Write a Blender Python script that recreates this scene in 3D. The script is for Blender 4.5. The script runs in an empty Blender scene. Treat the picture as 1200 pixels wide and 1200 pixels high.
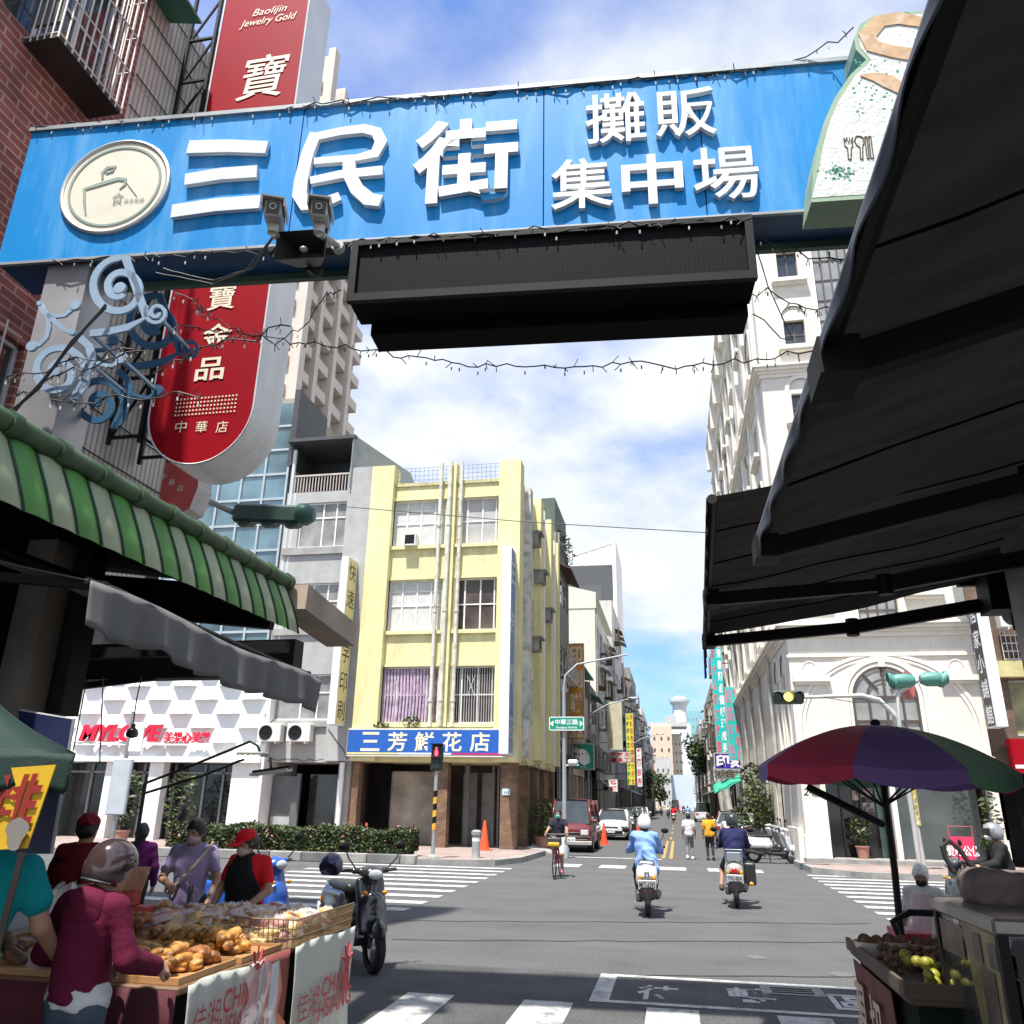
import bpy, math, random
import numpy as np
from mathutils import Vector, Matrix
random.seed(7)
S = bpy.context.scene
COL = S.collection
PI = math.pi
R_ = math.radians

# ------------------------------------------------------------------ camera
FPX = 950.0
CAM = np.array([0.0, 0.0, 1.75])
_d = np.array([194.0, 342.0, FPX]); _v = np.array([45.0, -2700.0, FPX])
_Y = _d/np.linalg.norm(_d); _Z = _v-_v.dot(_Y)*_Y; _Z /= np.linalg.norm(_Z); _X = np.cross(_Y, _Z)
RW = np.array([_X, _Y, _Z])
def ray(px, py): return RW@np.array([px-600.0, py-600.0, FPX])
def P(px, py, y):                      # point of the photograph at street depth y
    r = ray(px, py); return CAM+r*(y/r[1])
def PX(px, py, x):                     # point of the photograph on the plane x = const
    r = ray(px, py); return CAM+r*(x/r[0])
def G(px, py, z=0.0):                  # point of the photograph at height z
    r = ray(px, py); return CAM+r*((z-CAM[2])/r[2])
cam = bpy.data.cameras.new('camera'); camo = bpy.data.objects.new('camera', cam); COL.objects.link(camo)
mw = Matrix.Identity(4)
for i in range(3):
    mw[i][0] = RW[i, 0]; mw[i][1] = -RW[i, 1]; mw[i][2] = -RW[i, 2]; mw[i][3] = CAM[i]
camo.matrix_world = mw
cam.sensor_width = 36; cam.lens = 36*FPX/1200; cam.clip_start = .05; cam.clip_end = 5000
S.camera = camo

# ------------------------------------------------------------------ sky, sun, exposure
SUN = Vector((-.10, -.33, .925)).normalized()
W = bpy.data.worlds.new('World'); S.world = W; W.use_nodes = True
wn = W.node_tree.nodes; wl = W.node_tree.links; wn.clear()
wo = wn.new('ShaderNodeOutputWorld'); bg = wn.new('ShaderNodeBackground'); bg.inputs[1].default_value = .115
sky = wn.new('ShaderNodeTexSky'); sky.sky_type = 'NISHITA'; sky.sun_disc = False
sky.sun_elevation = math.asin(SUN.z); sky.sun_rotation = math.atan2(SUN.x, SUN.y)
sky.air_density = 1.0; sky.dust_density = 1.2; sky.ozone_density = 2.5
tc = wn.new('ShaderNodeTexCoord')
sep = wn.new('ShaderNodeSeparateXYZ'); wl.new(tc.outputs['Generated'], sep.inputs[0])
# project the view direction onto a cloud layer: (x, y)/(z+.25)
ad = wn.new('ShaderNodeMath'); ad.operation = 'ADD'; ad.inputs[1].default_value = .28; wl.new(sep.outputs[2], ad.inputs[0])
mx_ = wn.new('ShaderNodeMath'); mx_.operation = 'MAXIMUM'; mx_.inputs[1].default_value = .12; wl.new(ad.outputs[0], mx_.inputs[0])
dv = []
for k in (0, 1):
    q = wn.new('ShaderNodeMath'); q.operation = 'DIVIDE'; wl.new(sep.outputs[k], q.inputs[0]); wl.new(mx_.outputs[0], q.inputs[1]); dv.append(q)
cb = wn.new('ShaderNodeCombineXYZ'); wl.new(dv[0].outputs[0], cb.inputs[0]); wl.new(dv[1].outputs[0], cb.inputs[1])
def wnoise(scale, det, rough, off):
    mp = wn.new('ShaderNodeMapping'); mp.inputs['Location'].default_value = off; wl.new(cb.outputs[0], mp.inputs[0])
    n = wn.new('ShaderNodeTexNoise'); n.inputs['Scale'].default_value = scale; n.inputs['Detail'].default_value = det
    n.inputs['Roughness'].default_value = rough; wl.new(mp.outputs[0], n.inputs['Vector']); return n
CLOUD_OFF = (2.2, 3.3, 5)
n1 = wnoise(1.25, 9, .52, CLOUD_OFF); n2 = wnoise(2.4, 6, .55, (7.3, 2.2, 1.5))
# the cloud bank thickens to the right and ahead, a blue gap stays open up left
grad = wn.new('ShaderNodeMath'); grad.operation = 'MULTIPLY_ADD'; grad.inputs[1].default_value = .05; grad.inputs[2].default_value = .03
lowm = wn.new('ShaderNodeMath'); lowm.operation = 'MULTIPLY_ADD'; lowm.inputs[1].default_value = -.09; lowm.inputs[2].default_value = .075; wl.new(sep.outputs[2], lowm.inputs[0])
wl.new(dv[0].outputs[0], grad.inputs[0]); low2 = wn.new('ShaderNodeMath'); low2.operation = 'ADD'; wl.new(lowm.outputs[0], low2.inputs[0]); wl.new(grad.outputs[0], low2.inputs[1])
sm = wn.new('ShaderNodeMath'); sm.operation = 'ADD'; wl.new(n1.outputs[0], sm.inputs[0]); wl.new(low2.outputs[0], sm.inputs[1])
rmp = wn.new('ShaderNodeValToRGB'); e = rmp.color_ramp.elements
e[0].position = .44; e[0].color = (.06, .06, .06, 1); e[1].position = .585; e[1].color = (1, 1, 1, 1)
e2_ = rmp.color_ramp.elements.new(.50); e2_.color = (.38, .38, .38, 1)
wl.new(sm.outputs[0], rmp.inputs[0])
crmp = wn.new('ShaderNodeValToRGB'); e = crmp.color_ramp.elements
e[0].position = .36; e[0].color = (3.7, 4.0, 4.35, 1); e[1].position = .66; e[1].color = (5.2, 5.25, 5.25, 1)
wl.new(n2.outputs[0], crmp.inputs[0])
mixs = wn.new('ShaderNodeMix'); mixs.data_type = 'RGBA'; wl.new(rmp.outputs[0], mixs.inputs[0])
skb = wn.new('ShaderNodeMix'); skb.data_type = 'RGBA'; skb.blend_type = 'MULTIPLY'; skb.inputs[0].default_value = 1.0
skb.inputs[7].default_value = (.62, .84, 1.22, 1)
wl.new(sky.outputs[0], skb.inputs[6]); wl.new(skb.outputs[2], mixs.inputs[6]); wl.new(crmp.outputs[0], mixs.inputs[7])
wl.new(mixs.outputs[2], bg.inputs[0]); wl.new(bg.outputs[0], wo.inputs[0])
sl = bpy.data.lights.new('sun', 'SUN'); sl.energy = 4.8; sl.angle = R_(1.2); sl.color = (1.0, .955, .88)
so = bpy.data.objects.new('sun', sl); COL.objects.link(so); so.rotation_euler = SUN.to_track_quat('Z', 'Y').to_euler()
S.view_settings.view_transform = 'Standard'; S.view_settings.look = 'None'
S.view_settings.exposure = 1.0; S.view_settings.gamma = 1
try: S.cycles.max_bounces = 6; S.cycles.diffuse_bounces = 3; S.cycles.transparent_max_bounces = 12
except Exception: pass

# ------------------------------------------------------------------ materials
MATS = {}
def srgb(h):
    c = [int(h[i:i+2], 16)/255 for i in (0, 2, 4)]
    return tuple(x/12.92 if x <= .04045 else ((x+.055)/1.055)**2.4 for x in c)
def mat(name, rgb, rough=.7, metal=0, var=.12, scale=2.0, bump=0, bscale=40, grime=0, gcol=(.05, .045, .04), gscale=1.2,
        pattern=None, pw=.4, ph=.2, pcol=None, mortar=.012, off=.5, emit=0, alpha=1, spec=.5, coat=0, streak=False, trans=0, thin=None):
    if name in MATS: return MATS[name]
    if isinstance(rgb, str): rgb = srgb(rgb)
    m = bpy.data.materials.new(name); m.use_nodes = True; t = m.node_tree; n = t.nodes; l = t.links
    b = n['Principled BSDF']; b.inputs['Roughness'].default_value = rough; b.inputs['Metallic'].default_value = metal
    b.inputs['Specular IOR Level'].default_value = spec; b.inputs['Coat Weight'].default_value = coat
    if coat: b.inputs['Coat Roughness'].default_value = .06
    if alpha < 1: b.inputs['Alpha'].default_value = alpha
    if trans: b.inputs['Transmission Weight'].default_value = trans
    tcn = n.new('ShaderNodeTexCoord'); co = tcn.outputs['Object']
    nz = n.new('ShaderNodeTexNoise'); nz.inputs['Scale'].default_value = scale; nz.inputs['Detail'].default_value = 5
    l.new(co, nz.inputs['Vector'])
    col = None
    if pattern == 'brick':
        sx = n.new('ShaderNodeSeparateXYZ'); l.new(co, sx.inputs[0])
        a = n.new('ShaderNodeMath'); a.operation = 'ADD'; l.new(sx.outputs[0], a.inputs[0]); l.new(sx.outputs[1], a.inputs[1])
        c = n.new('ShaderNodeCombineXYZ'); l.new(a.outputs[0], c.inputs[0]); l.new(sx.outputs[2], c.inputs[1])
        if pattern == 'brick':
            br = n.new('ShaderNodeTexBrick'); l.new(c.outputs[0], br.inputs['Vector']); br.inputs['Scale'].default_value = 1
            br.inputs['Brick Width'].default_value = pw; br.inputs['Row Height'].default_value = ph; br.offset = off
            br.inputs['Mortar Size'].default_value = mortar; br.inputs['Mortar Smooth'].default_value = .2
            br.inputs['Color1'].default_value = (*rgb, 1); br.inputs['Color2'].default_value = (*[x*(1-var) for x in rgb], 1)
            br.inputs['Mortar'].default_value = (*(pcol or [x*.6 for x in rgb]), 1); col = br.outputs['Color']
    elif pattern == 'floor':
        br = n.new('ShaderNodeTexBrick'); l.new(co, br.inputs['Vector']); br.inputs['Scale'].default_value = 1
        br.inputs['Brick Width'].default_value = pw; br.inputs['Row Height'].default_value = ph; br.offset = off
        br.inputs['Mortar Size'].default_value = mortar
        br.inputs['Color1'].default_value = (*rgb, 1); br.inputs['Color2'].default_value = (*[x*(1-var) for x in rgb], 1)
        br.inputs['Mortar'].default_value = (*(pcol or [x*.6 for x in rgb]), 1); col = br.outputs['Color']
    mx = n.new('ShaderNodeMix'); mx.data_type = 'RGBA'; mx.blend_type = 'MULTIPLY'; mx.inputs[0].default_value = 1
    if col is None: mx.inputs[6].default_value = (*rgb, 1)
    else: l.new(col, mx.inputs[6])
    rp = n.new('ShaderNodeValToRGB'); rp.color_ramp.elements[0].position = .3; rp.color_ramp.elements[1].position = .72
    lo = max(0, 1-var*1.6); hi = 1+var*.5
    rp.color_ramp.elements[0].color = (lo, lo, lo, 1); rp.color_ramp.elements[1].color = (hi, hi, hi, 1)
    l.new(nz.outputs[0], rp.inputs[0]); l.new(rp.outputs[0], mx.inputs[7]); out = mx.outputs[2]
    if grime:
        mp = n.new('ShaderNodeMapping'); l.new(co, mp.inputs[0]); mp.inputs['Scale'].default_value = (2.2, 2.2, .35) if streak else (1, 1, 1)
        gn = n.new('ShaderNodeTexNoise'); gn.inputs['Scale'].default_value = gscale; gn.inputs['Detail'].default_value = 8; gn.inputs['Roughness'].default_value = .65
        l.new(mp.outputs[0], gn.inputs['Vector'])
        gr = n.new('ShaderNodeValToRGB'); gr.color_ramp.elements[0].position = .48; gr.color_ramp.elements[0].color = (0, 0, 0, 1)
        gr.color_ramp.elements[1].position = .72; gr.color_ramp.elements[1].color = (grime, grime, grime, 1); l.new(gn.outputs[0], gr.inputs[0])
        gm = n.new('ShaderNodeMix'); gm.data_type = 'RGBA'; l.new(gr.outputs[0], gm.inputs[0]); l.new(out, gm.inputs[6]); gm.inputs[7].default_value = (*gcol, 1)
        out = gm.outputs[2]
    l.new(out, b.inputs['Base Color'])
    if bump:
        bn = n.new('ShaderNodeTexNoise'); bn.inputs['Scale'].default_value = bscale; bn.inputs['Detail'].default_value = 4; l.new(co, bn.inputs['Vector'])
        bp = n.new('ShaderNodeBump'); bp.inputs['Strength'].default_value = bump; bp.inputs['Distance'].default_value = .02
        l.new(bn.outputs[0], bp.inputs['Height']); l.new(bp.outputs[0], b.inputs['Normal'])
    if emit:
        b.inputs['Emission Color'].default_value = (*rgb, 1); b.inputs['Emission Strength'].default_value = emit
    if thin:            # thin cloth: some of the light that falls on the far side comes through
        tr = n.new('ShaderNodeBsdfTranslucent'); tmp = n.new('ShaderNodeMapping'); tmp.inputs['Scale'].default_value = (1.2, 5, 1.2); l.new(co, tmp.inputs[0]); tnz = n.new('ShaderNodeTexNoise'); tnz.inputs['Scale'].default_value = 1.6; tnz.inputs['Detail'].default_value = 6; l.new(tmp.outputs[0], tnz.inputs['Vector'])
        trp = n.new('ShaderNodeValToRGB'); trp.color_ramp.elements[0].position = .32; trp.color_ramp.elements[0].color = (*[q*.7 for q in thin], 1); trp.color_ramp.elements[1].position = .7; trp.color_ramp.elements[1].color = (*[q*1.35 for q in thin], 1); l.new(tnz.outputs[0], trp.inputs[0]); l.new(trp.outputs[0], tr.inputs[0]); mxs = n.new('ShaderNodeAddShader')
        l.new(b.outputs[0], mxs.inputs[0]); l.new(tr.outputs[0], mxs.inputs[1]); l.new(mxs.outputs[0], n['Material Output'].inputs[0])
    MATS[name] = m; return m

# ------------------------------------------------------------------ mesh builder
def rootloc(o):
    p = Vector((0, 0, 0))
    while o is not None: p += o.location; o = o.parent
    return p
class M:
    """collects faces in world coordinates (local=True: in the thing's own) and links them as ONE mesh object"""
    def __init__(s, local=False): s.v = []; s.f = []; s.mi = []; s.m = 0; s.local = local; s.marks = []
    def cut(s): s.marks.append((len(s.v), len(s.f))); return s      # the next piece starts here
    def each(s, name, mats, parent, **k):
        """one part per piece; past 100 the rest is one part of kind stuff"""
        mk = s.marks+[(len(s.v), len(s.f))]; out = []
        for i in range(len(mk)-1):
            if i == 100: j = len(mk)-1
            else: j = i+1
            q = M(s.local); (v0, f0), (v1, f1) = mk[i], mk[j]
            q.v = s.v[v0:v1]; q.f = [tuple(a-v0 for a in f) for f in s.f[f0:f1]]; q.mi = s.mi[f0:f1]
            if not q.f: continue
            o = q.build(name, mats, parent, **k); out.append(o)
            if i == 100: o['kind'] = 'stuff'; break
        return out
    def add(s, vs, fs):
        o = len(s.v); s.v += [tuple(map(float, p)) for p in vs]; s.f += [tuple(i+o for i in f) for f in fs]; s.mi += [s.m]*len(fs); return s
    def quad(s, a, b, c, d): return s.add([a, b, c, d], [(0, 1, 2, 3)])
    def poly(s, pts): return s.add(pts, [tuple(range(len(pts)))])
    def frame(s, o, x, y, z, vs, fs):
        o, x, y, z = map(np.array, (o, x, y, z)); return s.add([o+x*a+y*b+z*c for a, b, c in vs], fs)
    def box(s, c, d, rz=0, ax=None, bev=0):
        X, Y, Z = d[0]/2, d[1]/2, d[2]/2
        if ax is None: ca, sa = math.cos(rz), math.sin(rz); ax = ((ca, sa, 0), (-sa, ca, 0), (0, 0, 1))
        if bev and bev < min(X, Y, Z):
            k = bev; vs = []; idx = {}
            for sx in (-1, 1):
                for sy in (-1, 1):
                    for sz in (-1, 1):
                        for a in range(3):
                            p = [sx*X, sy*Y, sz*Z]; q = [sx*(X-k), sy*(Y-k), sz*(Z-k)]; q[a] = p[a]; idx[sx, sy, sz, a] = len(vs); vs.append(q)
            fs = []
            for a in range(3):
                u, w = [(1, 2), (2, 0), (0, 1)][a]
                for g in (-1, 1):
                    loop = []
                    for su, sw in ((-1, -1), (1, -1), (1, 1), (-1, 1)):
                        q = [0, 0, 0]; q[a] = g; q[u] = su; q[w] = sw; loop.append(idx[(*q, a)])
                    fs.append(tuple(loop if g > 0 else loop[::-1]))
                for g in (-1, 1):          # edges along axis a's perpendicular pairs
                    for h in (-1, 1):
                        q0 = [0, 0, 0]; q0[u] = g; q0[w] = h; q0[a] = -1; q1 = list(q0); q1[a] = 1
                        f = (idx[(*q0, u)], idx[(*q1, u)], idx[(*q1, w)], idx[(*q0, w)])
                        fs.append(f if g*h < 0 else f[::-1])
            for sx in (-1, 1):
                for sy in (-1, 1):
                    for sz in (-1, 1):
                        f = tuple(idx[sx, sy, sz, a] for a in range(3)); fs.append(f if sx*sy*sz > 0 else f[::-1])
            return s.frame(c, *ax, vs, fs)
        vs = [(-X, -Y, -Z), (X, -Y, -Z), (X, Y, -Z), (-X, Y, -Z), (-X, -Y, Z), (X, -Y, Z), (X, Y, Z), (-X, Y, Z)]
        fs = [(0, 3, 2, 1), (4, 5, 6, 7), (0, 1, 5, 4), (1, 2, 6, 5), (2, 3, 7, 6), (3, 0, 4, 7)]
        return s.frame(c, *ax, vs, fs)
    def bb(s, x0, x1, y0, y1, z0, z1, bev=0): return s.box(((x0+x1)/2, (y0+y1)/2, (z0+z1)/2), (abs(x1-x0), abs(y1-y0), abs(z1-z0)), bev=bev)
    def bar(s, a, b, w, h=None, up=(0, 0, 1)):
        a, b = Vector(a), Vector(b); d = b-a; L = d.length
        if L < 1e-6: return s
        d.normalize(); up = Vector(up)
        x = d.cross(up)
        if x.length < 1e-3: x = d.cross(Vector((1, 0, 0)))
        x.normalize(); z = x.cross(d)
        return s.box((a+b)/2, (w, L, h or w), ax=(x, d, z))
    def tube(s, pts, r, n=8, cap=True):
        pts = [Vector(p) for p in pts]; k = len(pts); rr = r if isinstance(r, (list, tuple)) else [r]*k
        vs = []; fs = []; px = None
        for i in range(k):
            d = (pts[min(i+1, k-1)]-pts[max(i-1, 0)])
            if d.length < 1e-9: d = Vector((0, 0, 1))
            d.normalize()
            x = (px-d*px.dot(d)) if px is not None else d.cross(Vector((0, 0, 1)))
            if x.length < 1e-3: x = d.cross(Vector((1, 0, 0)))
            x.normalize(); px = x; y = d.cross(x)
            for j in range(n):
                a = 2*PI*j/n; vs.append(pts[i]+(x*math.cos(a)+y*math.sin(a))*rr[i])
        for i in range(k-1):
            for j in range(n): fs.append((i*n+j, i*n+(j+1) % n, (i+1)*n+(j+1) % n, (i+1)*n+j))
        if cap: fs.append(tuple(range(n))[::-1]); fs.append(tuple((k-1)*n+j for j in range(n)))
        return s.add(vs, fs)
    def lathe(s, c, prof, n=20, ax=((1, 0, 0), (0, 1, 0), (0, 0, 1)), sx=1, sy=1, cap=True):
        vs = []; fs = []
        for r, z in prof:
            for j in range(n): a = 2*PI*j/n; vs.append((r*math.cos(a)*sx, r*math.sin(a)*sy, z))
        for i in range(len(prof)-1):
            for j in range(n): fs.append((i*n+j, i*n+(j+1) % n, (i+1)*n+(j+1) % n, (i+1)*n+j))
        if cap and prof[0][0] > 1e-4: fs.append(tuple(range(n))[::-1])
        if cap and prof[-1][0] > 1e-4: fs.append(tuple((len(prof)-1)*n+j for j in range(n)))
        return s.frame(c, *ax, vs, fs)
    def prism(s, pts2, o, u, v, d):
        """polygon pts2 in the plane o+u*a+v*b, pushed along vector d"""
        o, u, v, d = map(np.array, (o, u, v, d)); n = len(pts2)
        a = [o+u*p+v*q for p, q in pts2]; b = [p+d for p in a]
        return s.add(a+b, [tuple(range(n)), tuple(range(2*n-1, n-1, -1))]+[(i, i+n, (i+1) % n+n, (i+1) % n) for i in range(n)])
    def ell(s, c, r, nu=12, nv=8, ax=((1, 0, 0), (0, 1, 0), (0, 0, 1))):
        prof = [(math.sin(PI*i/nv), -math.cos(PI*i/nv)) for i in range(nv+1)]
        vs = []; fs = []
        for q, z in prof:
            for j in range(nu): a = 2*PI*j/nu; vs.append((q*math.cos(a)*r[0], q*math.sin(a)*r[1], z*r[2]))
        for i in range(nv):
            for j in range(nu): fs.append((i*nu+j, i*nu+(j+1) % nu, (i+1)*nu+(j+1) % nu, (i+1)*nu+j))
        return s.frame(c, *ax, vs, fs)
    def grid(s, fn, nu, nv):
        vs = [fn(i/nu, j/nv) for j in range(nv+1) for i in range(nu+1)]
        return s.add(vs, [(j*(nu+1)+i, j*(nu+1)+i+1, (j+1)*(nu+1)+i+1, (j+1)*(nu+1)+i) for j in range(nv) for i in range(nu)])
    def build(s, name, mats, parent=None, smooth=False, at=None, thick=0):
        me = bpy.data.meshes.new(name)
        off = Vector((0, 0, 0))
        if not s.local:
            if parent is not None: off = rootloc(parent)
            elif at is not None: off = Vector(at)
        vv = [(a-off.x, b-off.y, c-off.z) for a, b, c in s.v]
        me.from_pydata(vv, [], s.f)
        if not isinstance(mats, (list, tuple)): mats = [mats]
        for m in mats: me.materials.append(m)
        if len(mats) > 1: me.polygons.foreach_set('material_index', s.mi)
        if smooth:
            me.polygons.foreach_set('use_smooth', [True]*len(s.f))
            if smooth != 2:
                try: me.set_sharp_from_angle(angle=R_(smooth if smooth > 3 else 40))
                except Exception: pass
        me.update(); o = bpy.data.objects.new(name, me); COL.objects.link(o)
        if parent is not None: o.parent = parent
        elif at is not None: o.location = off
        if thick:
            md = o.modifiers.new('solid', 'SOLIDIFY'); md.thickness = thick; md.offset = 0
        return o
def tag(o, label=None, cat=None, group=None, kind=None):
    if label: o['label'] = label
    if cat: o['category'] = cat
    if group: o['group'] = group
    if kind: o['kind'] = kind
    return o
def thing(name, label, cat, loc=(0, 0, 0), rz=0, group=None):
    o = bpy.data.objects.new(name, None); o.empty_display_size = .2; COL.objects.link(o)
    o.location = loc; o.rotation_euler = (0, 0, rz); return tag(o, label, cat, group)
def copy_tree(o, parent=None):
    c = o.copy(); COL.objects.link(c)
    if parent is not None: c.parent = parent
    for ch in [x for x in o.children]: copy_tree(ch, c)
    return c
def struct(name, m, mt, smooth=False): return tag(m.build(name, mt, smooth=smooth), kind='structure')

_TXT = {}
def text_mesh(s, bold=0, shear=0, extrude=0):
    key = (s, bold, shear, extrude)
    if key in _TXT: return _TXT[key]
    c = bpy.data.curves.new('lettering', 'FONT'); c.body = s; c.offset = bold; c.shear = shear; c.extrude = extrude; c.resolution_u = 3
    o = bpy.data.objects.new('lettering', c); me = bpy.data.meshes.new_from_object(o)
    vs = np.array([v.co[:] for v in me.vertices]); fs = [tuple(p.vertices) for p in me.polygons]
    bpy.data.objects.remove(o); bpy.data.meshes.remove(me); bpy.data.curves.remove(c)
    _TXT[key] = (vs, fs); return vs, fs
def text_into(m, s, o, u, v, w, h, bold=0, shear=0, depth=0):
    """letters s fitted to w x h (h None: keep the shape), centred on o in the plane u (right), v (up)"""
    vs, fs = text_mesh(s, bold, shear, .05 if depth else 0)
    if len(vs) == 0: return
    lo, hi = vs.min(0), vs.max(0); sx = w/max(hi[0]-lo[0], 1e-6); sy = (h/max(hi[1]-lo[1], 1e-6)) if h else sx
    o, u, v = (np.array(q, float) for q in (o, u, v)); n = np.cross(u, v); c = (lo+hi)/2
    dz = (depth/.1) if depth else 0
    m.add([o+u*((p[0]-c[0])*sx)+v*((p[1]-c[1])*sy)+n*(p[2]*dz) for p in vs], fs)
def text(s, o, u, v, w, h, mt, parent, name='lettering', bold=.01, shear=0, depth=0, local=False):
    m = M(local); text_into(m, s, o, u, v, w, h, bold, shear, depth); return m.build(name, mt, parent)

# ------------------------------------------------------------------ signed distance bodies
class SDF:
    def __init__(s): s.p = []
    def cap(s, a, b, r1, r2=None, k=.02): s.p.append(('c', np.array(a, float), np.array(b, float), r1, r1 if r2 is None else r2, k)); return s
    def ell(s, c, r, k=.02, ax=None): s.p.append(('e', np.array(c, float), np.array(r, float), None if ax is None else np.array(ax, float), k)); return s
    def rbox(s, c, h, r, k=.02, ax=None): s.p.append(('b', np.array(c, float), np.array(h, float), r, None if ax is None else np.array(ax, float), k)); return s
    def cut(s, o, n, k=.004): s.p.append(('x', np.array(o, float), np.array(n, float), k)); return s      # removes the side the normal points to
    def sub(s, c, r, ax=None): s.p.append(('s', np.array(c, float), np.array(r, float), None if ax is None else np.array(ax, float))); return s
    def bounds(s):
        lo = np.full(3, 9e9); hi = -lo
        for q in s.p:
            if q[0] == 'c':
                r = max(q[3], q[4])
                for e in (q[1], q[2]): lo = np.minimum(lo, e-r); hi = np.maximum(hi, e+r)
            elif q[0] == 'e': r = q[2] if q[3] is None else np.full(3, q[2].max()); lo = np.minimum(lo, q[1]-r); hi = np.maximum(hi, q[1]+r)
            elif q[0] == 'b': r = (q[2]+q[3]) if q[4] is None else np.full(3, np.linalg.norm(q[2])+q[3]); lo = np.minimum(lo, q[1]-r); hi = np.maximum(hi, q[1]+r)
        return lo, hi
    def ev(s, X):
        d = np.full(X.shape[:-1], 1e3)
        for q in s.p:
            if q[0] == 'c':
                ab = q[2]-q[1]; L = max(ab.dot(ab), 1e-9); t = np.clip(((X-q[1])@ab)/L, 0, 1)
                e = np.linalg.norm(X-q[1]-t[..., None]*ab, axis=-1)-(q[3]+(q[4]-q[3])*t); k = q[5]
            elif q[0] == 'e':
                v = X-q[1]
                if q[3] is not None: v = v@q[3].T
                k0 = np.linalg.norm(v/q[2], axis=-1); k1 = np.linalg.norm(v/q[2]**2, axis=-1)+1e-9; e = k0*(k0-1)/k1; k = q[4]
            elif q[0] == 'b':
                v = X-q[1]
                if q[4] is not None: v = v@q[4].T
                w = np.abs(v)-q[2]; e = np.linalg.norm(np.maximum(w, 0), axis=-1)+np.minimum(w.max(-1), 0)-q[3]; k = q[5]
            elif q[0] == 'x':
                d = np.maximum(d, (X-q[1])@(q[2]/np.linalg.norm(q[2]))); continue
            else:
                v = X-q[1]
                if q[3] is not None: v = v@q[3].T
                k0 = np.linalg.norm(v/q[2], axis=-1); k1 = np.linalg.norm(v/q[2]**2, axis=-1)+1e-9; d = np.maximum(d, -k0*(k0-1)/k1); continue
            h = np.maximum(k-np.abs(d-e), 0)/k; d = np.minimum(d, e)-h*h*k*.25
        return d
    def mesh(s, res, wob=0, wsc=9, seed=0):
        lo, hi = s.bounds(); lo = lo-2*res; hi = hi+2*res
        n = np.ceil((hi-lo)/res).astype(int)+1
        ax = [lo[i]+np.arange(n[i])*res for i in range(3)]
        X = np.stack(np.meshgrid(*ax, indexing='ij'), -1); d = s.ev(X)
        if wob:
            q = X*wsc+seed
            d = d+wob*(np.sin(q[..., 0]*1.7+2*np.sin(q[..., 2]*.9))*np.sin(q[..., 1]*1.3+q[..., 2]*2.1+1.5*np.sin(q[..., 0])))
        return nets(d, lo, res)
def nets(d, lo, h):
    ins = d < 0; nx, ny, nz = d.shape
    c = [(i, j, k) for i in (0, 1) for j in (0, 1) for k in (0, 1)]
    sh = (nx-1, ny-1, nz-1)
    cnt = np.zeros(sh, int); acc = np.zeros(sh+(3,))
    sl_ = lambda A, o: A[o[0]:o[0]+sh[0], o[1]:o[1]+sh[1], o[2]:o[2]+sh[2]]
    for a in c:
        for b in c:
            if sum(x != y for x, y in zip(a, b)) == 1 and a < b:
                da, db = sl_(d, a), sl_(d, b); m = (da < 0) != (db < 0)
                t = np.where(m, da/np.where(m, da-db, 1), 0)
                for q in range(3): acc[..., q] += np.where(m, a[q]+(b[q]-a[q])*t, 0)
                cnt += m
    act = cnt > 0; idx = -np.ones(sh, int); idx[act] = np.arange(act.sum())
    g = np.argwhere(act); v = (g+acc[act]/cnt[act][:, None])*h+lo
    F = []
    for a in range(3):
        u, w = (a+1) % 3, (a+2) % 3
        s0 = [slice(1, -1)]*3; s0[a] = slice(0, -1); s1 = list(s0); s1[a] = slice(1, None)
        A, B = ins[tuple(s0)], ins[tuple(s1)]; m = A != B; e = np.argwhere(m); fl = A[m]
        off = np.array([1, 1, 1]); off[a] = 0; e = e+off
        def cell(du, dw):
            q = e.copy(); q[:, u] -= du; q[:, w] -= dw; return idx[q[:, 0], q[:, 1], q[:, 2]]
        q = np.stack([cell(1, 1), cell(0, 1), cell(0, 0), cell(1, 0)], 1)
        q[~fl] = q[~fl][:, ::-1]; F.append(q)
    F = np.concatenate(F); F = F[(F >= 0).all(1)]
    return v, [tuple(map(int, f)) for f in F]
def sdf_obj(s, name, mt, parent, res, wob=0, wsc=9, seed=0, extra=None, local=True):
    v, f = s.mesh(res, wob, wsc, seed); m = M(local); m.add(v, f)
    for q, r in (extra or []): v, f = q.mesh(r); m.add(v, f)
    return m.build(name, mt, parent, smooth=2)

# ------------------------------------------------------------------ foliage
def leaves(m, blobs, n, size, rnd, fl=.6):
    for _ in range(n):
        c, r = rnd.choice(blobs)
        while True:
            q = Vector((rnd.uniform(-1, 1), rnd.uniform(-1, 1), rnd.uniform(-1, 1)))
            if q.length <= 1: break
        q = q.normalized()*(q.length**.45)
        p = Vector((c[0]+q.x*r[0], c[1]+q.y*r[1], c[2]+q.z*r[2]))
        a = Vector((rnd.gauss(0, 1), rnd.gauss(0, 1), rnd.gauss(0, .6))).normalized(); b = a.cross(Vector((rnd.gauss(0, 1), rnd.gauss(0, 1), rnd.gauss(0, 1)))).normalized()
        s = size*rnd.uniform(.6, 1.35)
        m.m = rnd.choice((0, 0, 1, 2))
        m.add([p-a*s, p+b*s*fl*.6, p+a*s, p-b*s*fl*.6], [(0, 1, 2, 3)])
    m.m = 0
LEAF = [mat('leaf_green', (.052, .085, .022), .6, var=.4, scale=3), mat('leaf_dark', (.028, .052, .016), .6, var=.4, scale=3), mat('leaf_yellow_green', (.115, .135, .032), .6, var=.4, scale=3)]
BARK = mat('bark', (.11, .085, .065), .9, var=.3, scale=8, bump=.4, bscale=20)
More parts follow.
